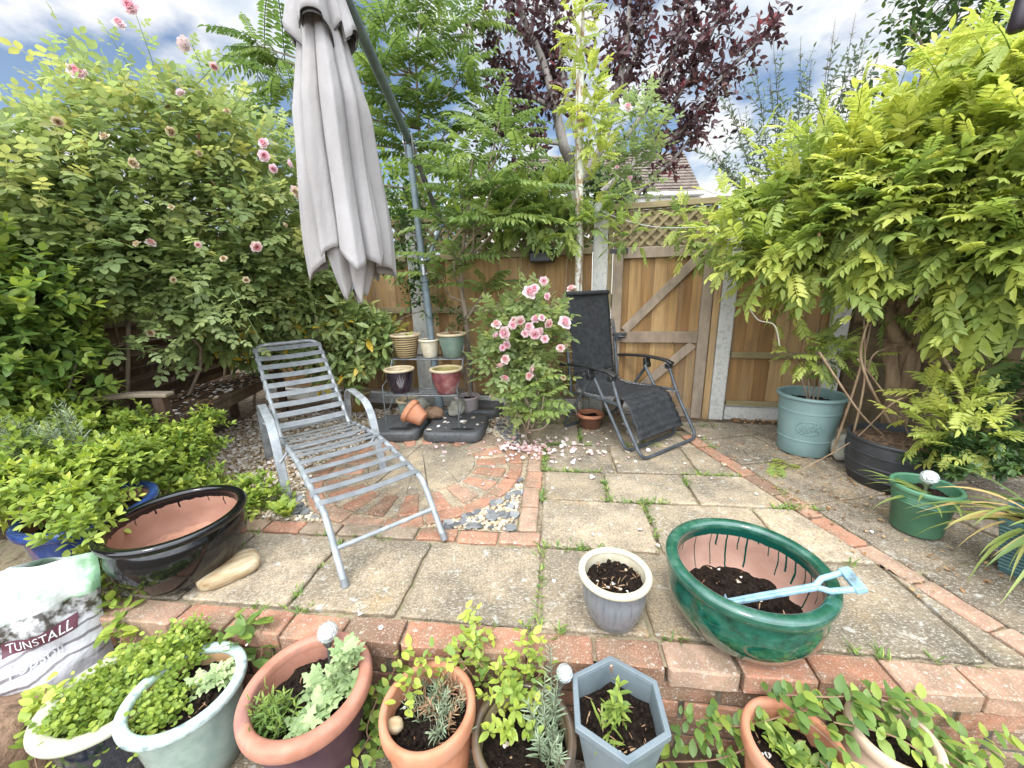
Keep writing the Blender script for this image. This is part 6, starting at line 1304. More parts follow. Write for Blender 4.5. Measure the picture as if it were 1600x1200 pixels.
sumac('tall sumac tree with feathery leaves rising behind the folded parasol', V((-0.95, 4.6, 0)), [V((-0.95, 4.55, 1.2)), V((-0.9, 4.5, 2.2)), V((-.85, 4.4, 3.2))],
      [(440, 130, 4.2), (420, 180, 4.2), (400, 70, 4.3), (460, 250, 4.3), (600, 40, 4.2), (640, 90, 4.2), (690, 60, 4.4), (720, 120, 4.3), (610, 150, 4.2), (670, 170, 4.3), (560, 60, 4.4), (700, 200, 4.4), (740, 30, 4.5), (640, 230, 4.2), (590, 110, 4.1), (750, 170, 4.4), (660, 20, 4.3), (560, 190, 4.4), (700, 270, 4.3), (430, 90, 4.4), (610, 200, 4.3)], 13, 0.46, (0.2, 0.9), T_s, 4.3)
sumac('young sumac with drooping feathery leaves in front of the fence, right of the parasol mast', V((-0.42, 3.62, 0)), [V((-0.40, 3.55, .8)), V((-0.42, 3.5, 1.3)), V((-.30, 3.4, 1.9))],
      [(740, 240, 3.25), (790, 215, 3.3), (815, 250, 3.3), (720, 300, 3.2), (770, 290, 3.1), (815, 300, 3.2), (740, 350, 3.15), (790, 340, 3.1), (700, 260, 3.3), (780, 190, 3.4), (710, 400, 3.3), (700, 350, 3.3), (690, 430, 3.4), (760, 450, 3.5)], 8, 0.40, (0.25, 1.0), T_s, 3.2)
sumac('knee-high sumac sucker with pale feathery leaves at the foot of the pink rose', V((0.10, 2.82, 0)), [V((0.10, 2.80, .2)), V((.12, 2.78, .36))], [(835, 580, 2.75), (815, 610, 2.7), (850, 615, 2.7), (830, 640, 2.65), (860, 640, 2.72), (805, 640, 2.7)], 5, 0.19, (0.65, 1.0), T_sm, 2.7, 'sumac_sucker', 'plant', 0.008)
# ---- pink rose bush
rbp = V((0.16, 3.10, 0)); rng = np.random.default_rng(8)
pr_ = bush('rose_bush', 'pink rose bush in full flower between the wire plant stand and the black reclining chair', 'rose', rbp, LM['rose'], [PB(820, 530, 2.98, .20, .22, .20), PB(785, 570, 2.95, .18, .2, .16), PB(845, 560, 2.98, .14, .2, .2), PB(830, 490, 3.0, .17, .18, .14), PB(785, 510, 3.0, .14, .15, .14), PB(800, 620, 2.95, .18, .18, .12), PB(860, 510, 2.98, .09, .12, .10), PB(850, 610, 3.0, .10, .12, .1)], 190, T_com, 4, 0.165, tint=(0.2, 0.75), Lr=(.06, .15), shell=.3, stems=[[rbp, rbp + V((-.1, 0, .4)), rbp + V((-.15, -.05, .85))], [rbp, rbp + V((.08, 0, .4)), rbp + V((.05, -.05, 1.0))], [rbp, rbp + V((.15, -.02, .4)), rbp + V((.25, -.05, .8))]], barkr=.009)
blooms(pr_, [(849, 439), (835, 452), (856, 463), (826, 458), (790, 520), (800, 508), (773, 522), (793, 538), (785, 543), (838, 500), (846, 497), (827, 512), (820, 522), (836, 521), (846, 518), (851, 530), (881, 505)], 2.72, 'pink', 0.066, 0.02)
blooms(pr_, [(776, 508), (803, 500), (876, 545), (790, 562), (782, 573), (829, 576), (828, 588), (893, 452), (812, 500), (856, 505), (788, 593)], 2.72, 'pale', 0.050, 0.02)
blooms(pr_, [(884, 540), (815, 512), (768, 620), (880, 590)], 2.78, 'cream', 0.028, 0.02)
# ---- wisteria
rng = np.random.default_rng(77); random.seed(77)
wb = V((2.62, 2.35, 0))
WBL = [PB(1150, 375, 2.75, .10, .14, .05), PB(1205, 350, 2.65, .17, .2, .10), PB(1275, 310, 2.5, .22, .25, .14), PB(1350, 270, 2.4, .24, .25, .16), PB(1430, 235, 2.3, .26, .25, .18), PB(1520, 205, 2.2, .26, .25, .18), PB(1600, 170, 2.1, .26, .25, .18), PB(1220, 395, 2.5, .15, .2, .09), PB(1310, 370, 2.35, .22, .2, .13), PB(1400, 335, 2.2, .24, .25, .15), PB(1490, 300, 2.05, .24, .25, .15), PB(1580, 270, 1.95, .24, .25, .16), PB(1250, 420, 2.4, .14, .15, .06), PB(1340, 375, 2.25, .15, .2, .06), PB(1470, 360, 2.1, .16, .2, .08), PB(1550, 370, 1.95, .2, .2, .12), PB(1620, 350, 1.8, .2, .2, .15), PB(1520, 420, 1.95, .15, .15, .06), PB(1590, 430, 1.85, .15, .15, .08), PB(1640, 250, 1.9, .3, .3, .3), PB(1605, 550, 1.9, .06, .1, .05), PB(1490, 445, 2.05, .12, .15, .05), PB(1560, 480, 1.95, .10, .15, .05), PB(1340, 440, 2.3, .10, .12, .04)]
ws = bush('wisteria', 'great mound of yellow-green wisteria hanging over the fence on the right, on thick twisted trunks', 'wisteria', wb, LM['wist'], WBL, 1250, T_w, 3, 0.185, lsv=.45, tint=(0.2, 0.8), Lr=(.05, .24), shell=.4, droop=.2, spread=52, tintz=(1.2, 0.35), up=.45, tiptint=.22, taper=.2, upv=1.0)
mb = MB()
def twist(P, r, n=8, w_=0.02, ph=0):
    P = spline(P, 8); m = len(P); mb.tube([p + V((w_ * math.sin(i * .55 + ph), w_ * math.cos(i * .55 + ph), 0)) for i, p in enumerate(P)], [r * (1 - 0.55 * i / (m - 1)) * (1 + .10 * math.sin(i * 1.3)) for i in range(m)], n)
q = lambda x, y, Y: W(x, y, Y)
wbas = q(1408, 600, 2.35); wbas.z = 0.0
for i, (x, ph) in enumerate(((1390, 0), (1400, 2), (1412, 4), (1422, 1))):
    twist([wbas + V((-.06 + .04 * i, .02 * i, 0)), q(x + 8, 580, 2.35), q(x, 520, 2.35), q(x + 6, 470, 2.35), q(x + (-40, -10, 20, 60)[i], 400, 2.3), q(x + (-90, -20, 60, 130)[i], 300, 2.35)], 0.042 if i < 2 else .034, 10, 0.022, ph)
twist([wbas, q(1425, 565, 2.3), q(1450, 545, 2.25), q(1455, 500, 2.2), q(1480, 420, 2.1)], .035, 9, .01)
mb.build('trunk', MAT['wbark'], ws, smooth=70)
mb = MB()
for P, r in (([q(1455, 520, 2.15), q(1475, 560, 2.0), q(1495, 600, 1.95), q(1502, 660, 1.9)], .009), ([q(1390, 660, 2.1), q(1345, 560, 2.1), q(1370, 470, 2.2)], .008), ([q(1300, 710, 2.3), q(1340, 590, 2.2), q(1365, 490, 2.3)], .008), ([q(1330, 690, 2.2), q(1350, 600, 2.15), q(1350, 500, 2.3)], .007), ([q(1280, 550, 2.2), q(1340, 640, 2.1), q(1380, 680, 2.1)], .007), ([q(1340, 560, 2.2), q(1400, 640, 2.1), q(1420, 680, 2.1)], .006), ([q(1390, 540, 2.2), q(1440, 530, 2.2), q(1480, 520, 2.1)], .006), ([q(1355, 580, 2.2), q(1370, 550, 2.2), q(1430, 535, 2.2)], .006), ([q(1460, 590, 2.1), q(1455, 530, 2.1), q(1456, 480, 2.1)], .005), ([q(1430, 620, 2.1), q(1395, 630, 2.0), q(1330, 690, 2.15), q(1240, 740, 2.05)], .005)):
    P = spline(P, 7); mb.tube(P, [r * (1 - .4 * i / (len(P) - 1)) for i in range(len(P))], 7)
mb.build('stems', MAT['wbark'], ws, smooth=70)
MAT['tendril'] = M('pale_tendril', (0.40, 0.38, 0.30), (0.5, 0.48, 0.38), 9, 0.7, 0)
for P in (([q(1170, 480, 2.5), q(1185, 500, 2.45), q(1210, 508, 2.4), q(1218, 540, 2.4)]), ([q(1440, 400, 2.0), q(1445, 440, 1.98), q(1430, 470, 1.98)]), ([q(1500, 100, 2.1), q(1560, 55, 2.05), q(1580, 70, 2.05), q(1575, 110, 2.0)])): mb = MB(); mb.tube(spline(P, 6), 0.0045, 6); mb.build('tendril', MAT['tendril'], ws, smooth=70)
lb, tw = LB(), LB()
for (a, b) in (((1150, 320), (1105, 290)), ((1200, 260), (1180, 205)), ((1290, 200), (1275, 150)), ((1340, 180), (1350, 120)), ((1400, 150), (1420, 95)), ((1470, 130), (1450, 80)), ((1540, 90), (1520, 40)), ((1130, 350), (1070, 355)), ((1160, 400), (1120, 420)), ((1250, 220), (1225, 190)), ((1440, 140), (1480, 75)), ((1580, 80), (1560, 25)), ((1370, 420), (1330, 490)), ((1230, 430), (1200, 480)), ((1440, 380), (1455, 470)), ((1530, 440), (1470, 520)), ((1500, 300), (1430, 330)), ((1400, 260), (1340, 270))):
    Y = 2.6 - (a[0] - 1130) / 450 * .7; a = A(W(*a, Y)); b = A(W(*b, Y - .12)); sprigs(lb, lb, a[None], (b - a)[None], np.linalg.norm(b - a), T_w[0], 5, .15, .75, 50, .1, .003, lsv=.3, tiptint=.15)
S, D, _ = blobpts(WBL, 110, .75); dl = LB(); dl.add(T_ov, S + D * .05, rdir(110), A([0, 0, 1.0]) + rdir(110) * .7, .05 * (1 + .4 * rnd(110)), rng.uniform(0, 1, 110)); dl.build('dead_leaves', LM['dry'], ws)
lb.build('new_shoots', LM['wist'], ws)
# lower young wisteria growth and tub plants
bush('wisteria_shoots', 'young bright yellow wisteria shoots above the green plastic pot', 'plant', V((2.13, 1.84, 0.1)), LM['wist'], [PB(1500, 680, 1.75, .10, .1, .04), PB(1480, 630, 1.85, .08, .1, .05), PB(1540, 690, 1.7, .08, .1, .03), PB(1440, 650, 1.9, .07, .1, .04), PB(1510, 620, 1.85, .04, .05, .08)], 34, T_w, 3, 0.145, tint=(0.6, 0.95), Lr=(.04, .09), shell=.3, up=.8)
bush('spurge_clump', 'dark green spurge with whorled needle leaves behind the green plastic pot', 'plant', V((2.15, 1.72, 0)), LM['dark'], [PB(1520, 720, 1.72, .16, .14, .09), PB(1460, 710, 1.78, .10, .1, .06), PB(1560, 710, 1.66, .14, .12, .1), PB(1590, 640, 1.85, .2, .2, .2)], 130, T_lan, 12, 0.048, tint=(.1, .7), Lr=(.07, .13), spread=70, pair=True, up=.9)
bush('planter_wisteria', 'thin-stemmed seedling with feathery leaves growing in the tall teal planter', 'plant', V((2.07, 2.54, .34)), LM['wist'], [PB(1262, 545, 2.45, .13, .1, .05), PB(1300, 560, 2.4, .13, .1, .05), PB(1245, 560, 2.45, .07, .07, .05), PB(1320, 580, 2.4, .08, .08, .05)], 24, [T_w[1]], 3, 0.15, tint=(.4, .7), Lr=(.06, .14), shell=.2,
     stems=[[(2.05, 2.52, .35), W(1262, 560, 2.5), W(1255, 545, 2.45)], [(2.09, 2.54, .35), W(1275, 560, 2.5), W(1278, 500, 2.5)], [(2.1, 2.52, .35), W(1290, 570, 2.45), W(1310, 560, 2.4)], [(2.03, 2.5, .35), W(1250, 580, 2.5), W(1242, 555, 2.45)]], barkr=.007)
t = thing('wisteria_sprig', 'fallen feathery wisteria sprig lying on the dark paving near the teal planter', 'sprig', G(1205, 718, 0.01)); lb = LB()
for (a, b), tn in ((((1250, 735), (1172, 706)), .8), (((1225, 725), (1252, 722)), .75), (((1212, 722), (1218, 750)), .55), (((1230, 725), (1205, 706)), .8)):
    a = A(G(*a, .025)); b = A(G(*b, .03)); lb.add(T_w[1], a[None], (b - a)[None], A([0, 0, 1.0]), np.linalg.norm(b - a) * 1.1, tn)
lb.build('leaves', LM['wist'], t)
# ---- climbers on fence, pole and gate
def climber(name, label, base, blobs, n, tint, ls=0.17, mat='wist', stems=None, cat='climber', T=None, nl=3, up=.5): return bush(name, label, cat, base, LM[mat], blobs, n, T or T_w, nl, ls, tint=tint, Lr=(.06, .16), shell=.3, up=up, stems=stems, barkr=.007)
climber('pole_vine', 'bright yellow-green feathery vine winding up the rusty pole', V((.60, 3.37, 0)), [PB(903, 50, 3.33, .03, .03, .14), PB(915, 140, 3.33, .05, .05, .16), PB(930, 200, 3.33, .06, .06, .18), PB(928, 250, 3.33, .05, .05, .12), PB(925, 290, 3.33, .08, .06, .04), PB(970, 305, 3.35, .05, .05, .01)], 52, (.6, .95), 0.15, stems=[[(.60, 3.37, 0), (.57, 3.35, .8), (.62, 3.36, 1.5), (.55, 3.35, 2.2), (.60, 3.35, 3.4)]])
climber('fence_climber', 'green leafy climber hanging over the fence between the young sumac and the rusty pole', FP(-1.3, 0, .1), [PB(800, 345, 3.5, .18, .08, .10), PB(860, 345, 3.45, .18, .08, .10), PB(890, 360, 3.4, .10, .06, .09), PB(790, 310, 3.65, .18, .15, .06), PB(860, 305, 3.6, .22, .15, .05), PB(925, 355, 3.35, .04, .04, .06)], 170, (.25, .65), 0.17, stems=[[FP(-1.5, 0.0, .1), FP(-1.55, .9, .1), FP(-1.35, 1.5, .12)], [FP(-1.2, 0, .1), FP(-1.15, .9, .1), FP(-1.1, 1.6, .1)]])
climber('gate_climber', 'sprays of feathery climber hanging over the top left of the gate', FP(-0.7, 1.5, .08), [PB(985, 368, 3.15, .09, .05, .05), PB(965, 305, 3.3, .08, .06, .01)], 20, (.2, .7), 0.13)
climber('gate_climber', 'sprays of feathery climber hanging over the top right of the gate', FP(0.0, 1.55, .08), [PB(1095, 372, 3.0, .12, .06, .03), PB(1075, 345, 3.1, .10, .06, .01), PB(1105, 395, 3.0, .05, .05, .02)], 24, (.3, .8), 0.13)
# small ivy and twigs on the fence behind the mast
bush('fence_shrub', 'thin dark-leaved shrub against the fence behind the parasol mast', 'shrub', FP(-2.3, 0, .2), LM['dark'], [PB(640, 400, 3.6, .15, .12, .25), PB(660, 450, 3.6, .12, .1, .2), PB(625, 330, 3.7, .16, .12, .18), PB(700, 500, 3.5, .10, .1, .15)], 150, T_ov, 7, 0.055, tint=(.2, .9), Lr=(.1, .2), stems=[[FP(-2.3, 0, .2), FP(-2.25, .8, .15), FP(-2.4, 1.6, .15)], [FP(-1.9, 0, .2), FP(-2.0, .9, .15), FP(-2.35, 1.0, .2), FP(-2.7, .85, .3)]], barkr=.009)
# ---- plum tree beyond the fence
rng = np.random.default_rng(3); random.seed(3)
pb0 = V((0.78, 5.0, 0)); pt = thing('purple_plum_tree', 'purple-leaved plum tree with grey forked limbs beyond the gate', 'tree', pb0); mb = MB(); q5 = lambda x, y, Y=4.8: W(x, y, Y)
limbs = [[pb0, q5(895, 300, 5), q5(880, 225), q5(868, 170), q5(850, 100), q5(815, 20), q5(800, -40)], [q5(895, 300, 5), q5(905, 230), q5(880, 130), q5(872, 50), q5(860, -40)], [q5(895, 300, 5), q5(935, 240), q5(960, 160), q5(975, 90), q5(985, 0), q5(990, -50)], [q5(940, 300), q5(1010, 240), q5(1070, 200), q5(1130, 120), q5(1210, 40)], [q5(950, 250), q5(1010, 170), q5(1050, 90), q5(1075, 10), q5(1080, -30)], [q5(868, 170), q5(830, 150), q5(790, 120), q5(765, 60)], [q5(880, 225), q5(820, 215), q5(780, 190)], [q5(1000, 245), q5(1060, 150), q5(1100, 80), q5(1130, 10)], [q5(960, 160), q5(1000, 60), q5(1010, -20)], [pb0 + V((0, 0, 1.3)), q5(1000, 300), q5(1060, 240), q5(1100, 180)]]
rr = [.075, .05, .055, .035, .035, .03, .025, .025, .03, .03]
for P, r in zip(limbs, rr):
    P = spline(P, 6); m = len(P); mb.tube(P, [r * (1 - .72 * i / (m - 1)) for i in range(m)], 9)
mb.build('trunk', M('plum_bark', (0.17, 0.145, 0.125), (0.30, 0.27, 0.24), 26, .9, .4, stretch=(1, 1, .4)), pt, smooth=70)
lb, tw = LB(), LB(); S, D = [], []
for li, P in enumerate(limbs):
    P = [A(p) for p in spline(P, 10)]; i0 = int(len(P) * (.45 if li in (0, 1, 2) else .25)); 
    for i in range(i0, len(P) - 1):
        for k in range(3 if li in (3, 4, 7) else 1 if li == 9 else 2): S.append(P[i] + rdir(1)[0] * .12 * random.random()); D.append(unit((P[i + 1] - P[i]))* .7 + rdir(1)[0] * 0.9 + A([0, 0, .1]))
S, D = np.array(S), np.array(D)
sprigs(lb, tw, S, D, rng.uniform(.14, .42, len(S)), T_plum, 7, .095, rng.uniform(0.1, .95, len(S)) ** 1.3, 62, .35, .0028, .3, .25, 0, False, .2)
S, D, _ = blobpts([PB(790, 60, 4.8, .35, .4, .45), PB(830, 150, 4.8, .4, .4, .4), PB(900, 60, 4.9, .5, .4, .5), PB(790, 200, 4.9, .25, .3, .3), PB(850, 240, 5, .3, .3, .25), PB(930, 130, 4.9, .22, .3, .4), PB(820, 0, 4.8, .4, .4, .3)], 115, .2)
sprigs(lb, tw, S, unit(D + rdir(len(S)) * .8 + A([0, 0, .2])), rng.uniform(.15, .4, len(S)), T_plum, 7, .095, rng.uniform(0.1, .9, len(S)), 62, .35, .0028, .3)
lb.build('crown', LM['plum'], pt); tw.build('twigs', MAT['twig'], pt)
# rose beyond gate
rg = bush('rose_bush', 'leggy rose with a few deep pink flowers showing over the top of the gate', 'rose', V((0.95, 4.0, 0)), LM['rose'], [PB(990, 205, 3.8, .14, .15, .18), PB(985, 255, 3.8, .12, .15, .12), PB(1005, 180, 3.8, .08, .1, .08), PB(965, 280, 3.8, .12, .1, .06), PB(1015, 270, 3.8, .08, .1, .05)], 60, T_com, 4, .155, tint=(.15, .6), Lr=(.1, .25), shell=.2, stems=[[(.95, 4, 0), (1, 3.95, 1.4), W(1000, 200, 3.8)]])
blooms(rg, [(964, 262), (985, 279), (980, 168)], 3.65, 'pink', .05, .05)
# ---- shrubs beyond the right fence
bd_ = thing('buddleia_shrub', 'grey-green shrub with thin dry flower spikes behind the wisteria, against the sky', 'shrub', V((2.9, 4.6, 0))); lb, tw, fl = LB(), LB(), LB()
tipl = [(1180, 115), (1135, 150), (1205, 150), (1250, 95), (1300, 70), (1265, 130), (1160, 200), (1235, 190), (1130, 260), (1345, 90), (1290, 120), (1320, 140), (1210, 100), (1110, 235), (1365, 110), (1240, 240), (1280, 180), (1150, 290), (1190, 240), (1330, 60)]
for (x, y) in tipl:
    e = A(W(x, y, 4.4)); s = A(W(x * .45 + 1240 * .55, 330, 4.5)); D = e - s; ln = np.linalg.norm(D); sprigs(lb, tw, s[None], D[None], ln, T_lan, 22, .085, random.uniform(.0, .5), 58, -.03, .006, .6, .3, 0, True, .6)
    for k in range(5): a = s + D * (.45 + .1 * k); dd = unit(D + rdir(1)[0] * ln * .5)[None]; sprigs(lb, tw, a[None], dd, .30, T_lan, 8, .07, random.uniform(0, .5), 58, .0, .003, .6, .3, 0, True, .4)
    sprigs(fl, tw, e[None], (D + A([0, 0, .3]))[None], .2, T_needle, 26, .03, .4, 75, 0, .003, .5, .4, 0, True, .7)
lb.build('foliage', LM['grey'], bd_); tw.build('stems', MAT['twig'], bd_); fl.build('flower_spikes', LM['dry'], bd_)
bush('birch_tree', 'thin dark-leaved tree against the sky at the top right corner', 'tree', V((3.8, 4.3, 0)), LM['dark'], [PB(1480, 40, 3.7, .35, .3, .35), PB(1560, 40, 3.6, .35, .3, .35), PB(1420, 100, 3.8, .25, .2, .22), PB(1520, -30, 3.6, .4, .3, .3), PB(1600, 0, 3.5, .4, .3, .3), PB(1450, 0, 3.8, .2, .2, .2)], 190, T_ov, 8, .075, tint=(.2, .9), Lr=(.2, .4), spread=60, shell=.2, droop=.2, stems=[[(3.8, 4.3, 0), (3.75, 4.2, 1.8), W(1500, 0, 3.7)], [(3.75, 4.2, 1.6), W(1440, 120, 3.75), W(1420, 40, 3.75)], [(3.75, 4.2, 1.8), W(1580, 60, 3.6), W(1570, -40, 3.6)]], barkr=.02)
# hedges and trees beyond the fences
bush('hedge', 'loose sunny yellow-green hedge beyond the fence behind the parasol mast', 'hedge', V((-1.3, 6.0, 0)), LM['lime'], [PB(560, 300, 5.6, .9, .5, .45), PB(680, 300, 5.6, .7, .5, .35), PB(700, 360, 4.4, .5, .2, .22), PB(790, 370, 4.3, .5, .2, .2), PB(740, 330, 5.6, .6, .4, .3), PB(620, 350, 5.6, .8, .5, .4), PB(760, 360, 5.4, .6, .4, .4)], 520, T_ov, 6, .11, tint=(.0, .6), Lr=(.2, .4))
bush('hedge', 'dark hedge beyond the fence at the foot of the purple plum tree', 'hedge', V((0.9, 6.2, 0)), LM['dark'], [PB(860, 315, 5.8, .9, .5, .35), PB(960, 320, 5.8, .6, .5, .25), PB(900, 350, 5.8, .9, .5, .4), PB(690, 362, 4.2, .40, .10, .10, 2), PB(780, 365, 4.1, .40, .10, .10, 2), PB(860, 368, 4.0, .35, .10, .10, 2), PB(600, 355, 4.3, .35, .1, .12, 2)], 480, T_ov, 6, .11, tint=(.1, .8), Lr=(.2, .4))
# dark object hanging at the top right corner
hg = thing('hanging_feeder', 'dark plum-coloured rounded feeder hanging at the top right corner of the view', 'feeder', W(1597, 0, 1.55)); c_ = W(1600, 2, 1.55)
mb = MB(); mb.lathe([(0.0, -.085), (.018, -.085), (.026, -.075), (.022, -.02), (.019, .05), (.013, .09), (0.0, .095)], 24, c=c_); mb.build('body', M('dark_plum_plastic', (.012, .008, .012), (.03, .02, .028), 9, .4, .05), hg, smooth=50)
mb = MB(); mb.tube([c_ + V((0, 0, .09)), c_ + V((0, 0, .5))], .003, 6); mb.build('cord', MAT['twig'], hg, smooth=60)
# ---- plants in the front pots
random.seed(61); rng = np.random.default_rng(61)
bush('clover_plant', 'dense lime green clover-like plant filling the navy pot', 'plant', V((-1.36, .985, -.11)), LM['lime'], [(-1.36, .985, -.10, .13, .13, .06), (-1.27, 1.05, -.06, .10, .10, .06), (-1.40, .95, -.09, .09, .09, .05), (-1.19, 1.09, -.02, .08, .07, .06)], 900, T_rnd, 5, .020, tint=(.15, .75), Lr=(.03, .07), spread=70, up=1.2, tiptint=.1, shell=.2, twr=.0008)
bush('clover_plant', 'low lime green clover-like plant in the left half of the celadon pot', 'plant', V((-1.11, .91, -.075)), LM['lime'], [(-1.12, .90, -.065, .08, .07, .03), (-1.15, .95, -.06, .05, .06, .035)], 260, T_rnd, 4, .017, tint=(.15, .7), Lr=(.02, .05), spread=70, up=1.2, tiptint=.1, shell=.2, twr=.0008)
def rosette(lb, c, n, ls, T, tint, up=.7, jit=.3):
    ph = np.arange(n) * 2.4 + random.uniform(0, 6); d = np.stack([np.cos(ph), np.sin(ph), up + jit * rnd(n)], 1); lb.add(T, np.repeat(A(c)[None], n, 0) + rdir(n) * .006, unit(d), A([0, 0, 1.0]) + rdir(n) * .3, ls * (1 + .3 * rnd(n)), np.clip(rng.uniform(*tint, n), 0, 1))
def rosplant(name, label, base, cs, n, ls, T, mat, tint=(.2, .9), up=.7, foliage='leaves'):
    t = thing(name, label, 'plant', base); lb = LB()
    for c in cs: rosette(lb, c, n, ls, T, tint, up)
    lb.build(foliage, LM[mat], t); return t
rosplant('poppy_seedlings', 'frilly grey-green poppy seedlings at the back of the celadon pot', V((-1.03, .99, -.075)), [(-1.06, .99, -.07), (-1.02, 1.00, -.06), (-.99, 1.02, -.06), (-1.03, 1.03, -.06)], 11, .052, T_lob, 'silver', (.3, 1.0))
rosplant('poppy_plants', 'large silvery frilled poppy leaves in the big purple pot', V((-.63, .95, -.07)), [(-.66, .97, -.06), (-.60, .98, -.04), (-.575, 1.0, .0), (-.57, .95, -.05), (-.62, .90, -.06), (-.64, .84, -.05), (-.57, .99, .05)], 14, .058, T_lob, 'silver', (.1, .95), .9)
t = thing('willowherb_clump', 'clump of narrow-leaved green stems at the near edge of the big purple pot', 'plant', V((-.73, .86, -.07))); lb, tw = LB(), LB()
for k in range(26): p = A([-.745 + random.uniform(-.05, .06), .86 + random.uniform(-.04, .06), -.07]); sprigs(lb, tw, p[None], A([[random.uniform(-.4, .3), random.uniform(-.4, .2), 1]]), random.uniform(.05, .11), leafT(.11, .02, .15), 11, .042, random.uniform(.1, .6), 55, 0, .0012, .8, .2, .2)
lb.build('leaves', LM['jas'], t); tw.build('stems', MAT['twig'], t)
t = thing('pinks_tuft', 'wispy tuft of thin grey-green and straw stems in the plain terracotta pot', 'plant', V((-.27, .87, -.07))); lb, tw, dr_ = LB(), LB(), LB()
for k in range(46):
    p = A([-.265 + random.gauss(0, .035), .885 + random.gauss(0, .04), -.07]); d = A([[random.gauss(0, .5), random.gauss(-.1, .5), 1]]); sprigs(lb if k % 3 else dr_, tw, p[None], d, random.uniform(.04, .10), T_needle, 9, .032, random.uniform(.2, .9), 45, .05, .0009, .5, .3, .1, True)
lb.build('leaves', LM['grey'], t); dr_.build('dry_leaves', LM['dry'], t); tw.build('stems', MAT['twig'], t)
# trailing creeper round the row of pots
def trail(name, label, paths, n_per_m, ls, mat='jas', tint=(.1, .6), T=None, width=.03, tip=.5, cat='trailing plant'):
    t = thing(name, label, cat, paths[0][0]); lb, tw = LB(), LB(); mb = MB()
    for P in paths:
        P = spline(P, 8); mb.tube(P, .0022, 5); ln = sum((P[i + 1] - P[i]).length for i in range(len(P) - 1)); n = max(4, int(ln * n_per_m))
        for k in range(n):
            f = k / n * (len(P) - 1.01); i = int(f); p = A(P[i].lerp(P[i + 1], f - i)); T_ = A((P[i + 1] - P[i]).normalized())
            sd = unit(np.cross(T_, A([0, 0, 1.0]) + rdir(1)[0] * .5)); tn = min(1, random.uniform(*tint) + tip * (k / n) ** 2)
            for s in (-1, 1): lb.add(T or T_ov, (p + rdir(1)[0] * width)[None], (sd * s + T_ * .35 + rdir(1)[0] * .35 + A([0, 0, .25]))[None], A([0, 0, 1.0]) + rdir(1)[0] * .45, ls * random.uniform(.6, 1.25), tn)
    lb.build('leaves', LM[mat], t); mb.build('stems', M('reddish_runner', (.16, .08, .05), (.25, .16, .09), 9, .8, 0), t, smooth=60); return t
def wq(u, off, z): p = PF(u, -off); return V((p.x, p.y, z))
trail('creeper', 'creeper with lime tips tumbling down between the purple pot and the plain terracotta pot', [[wq(-.40, .05, -.25), wq(-.43, .12, -.15), G(610, 1060, -.1), G(640, 1010, -.02)], [wq(-.45, .1, -.3), G(600, 1120, -.2), G(560, 1180, -.25)], [wq(-.38, .1, -.3), G(575, 1150, -.22), G(590, 1090, -.12)], [wq(-.5, .12, -.32), G(560, 1100, -.25), G(600, 1130, -.2)], [wq(-.42, .08, -.2), G(580, 1190, -.2), G(540, 1215, -.22)]], 60, .040, tint=(.2, .7))
trail('creeper', 'lime green creeper trailing over the back rim of the plain terracotta pot', [[wq(-.22, .03, -.08), G(680, 1030, 0.02), G(650, 1035, .03)], [wq(-.12, .04, -.1), G(715, 1020, .04), G(745, 985, .05), G(735, 960, .08)], [wq(-.1, .04, -.05), G(745, 1035, .0), G(700, 1035, .02)], [wq(-.2, .04, -.1), G(655, 1060, .0), G(632, 1095, .0)], [wq(-.1, .04, -.05), G(740, 1000, .03), G(770, 1010, .02)]], 85, .036, tint=(.35, .85))
bush('creeping_jenny', 'rounded bright lime leaves in the brown glazed pot', 'plant', V((-.03, .85, -.1)), LM['lime'], [(-.06, .90, -.03, .055, .05, .045), (-.015, .86, -.04, .05, .04, .035), (-.03, .93, .0, .04, .03, .05), (-.06, .84, -.06, .04, .04, .03)], 24, T_ov, 3, .038, tint=(.3, .9), Lr=(.03, .06), pair=True, spread=65, up=.9)
trail('creeper', 'upright sprigs of pale leaves leaning on the coping behind the brown pot', [[wq(.0, .04, -.1), G(825, 1030, .03), G(822, 985, .08)], [wq(.03, .04, -.1), G(815, 1040, .02), G(800, 1025, .03)], [wq(.02, .05, -.1), G(845, 1050, .02), G(850, 1010, .06)]], 75, .034, tint=(.4, .9))
needles('rosemary', 'tall grey-green needle-leaved stems leaning between the brown pot and the hexagonal planter', [V((.055, .83, -.11)), V((.075, .81, -.11)), V((.09, .84, -.11)), V((.07, .78, -.11)), V((.05, .79, -.11)), V((.1, .80, -.12)), V((.09, .76, -.12)), V((.06, .86, -.11))], [.15, .12, .20, .10, .08, .10, .09, .18], LM['grey'], V((.07, .82, -.11)), 22, .050, .25)
needles('rosemary', 'single tallest needle-leaved stem rising in front of the patio edge beside the small grey pot', [V((.10, .88, -.11))], [.30], LM['grey'], V((.10, .88, -.11)), 34, .042, .08)
t = thing('young_phlox', 'young upright plant with pointed green leaves in the hexagonal planter', 'plant', V((.285, .87, -.07))); lb, tw = LB(), LB()
for (x, y, h, l) in ((.285, .875, .12, .05), (.27, .86, .06, .04), (.295, .86, .05, .04), (.255, .85, .03, .03)): sprigs(lb, tw, A([[x, y, -.07]]), A([[.05, -.02, 1]]), h, T_lan, 7, l, .55, 62, 0, .0022, .8, .15, .15, True, .3)
for k in range(16): p = A([.25 + random.gauss(0, .02), .83 + random.gauss(0, .02), -.07]); lb.add(T_needle, p[None], A([[random.gauss(0, .7), random.gauss(0, .7), .7]]), A([0, 0, 1.0]), .06, .7)
lb.build('leaves', LM['jas'], t); tw.build('stems', MAT['twig'], t)
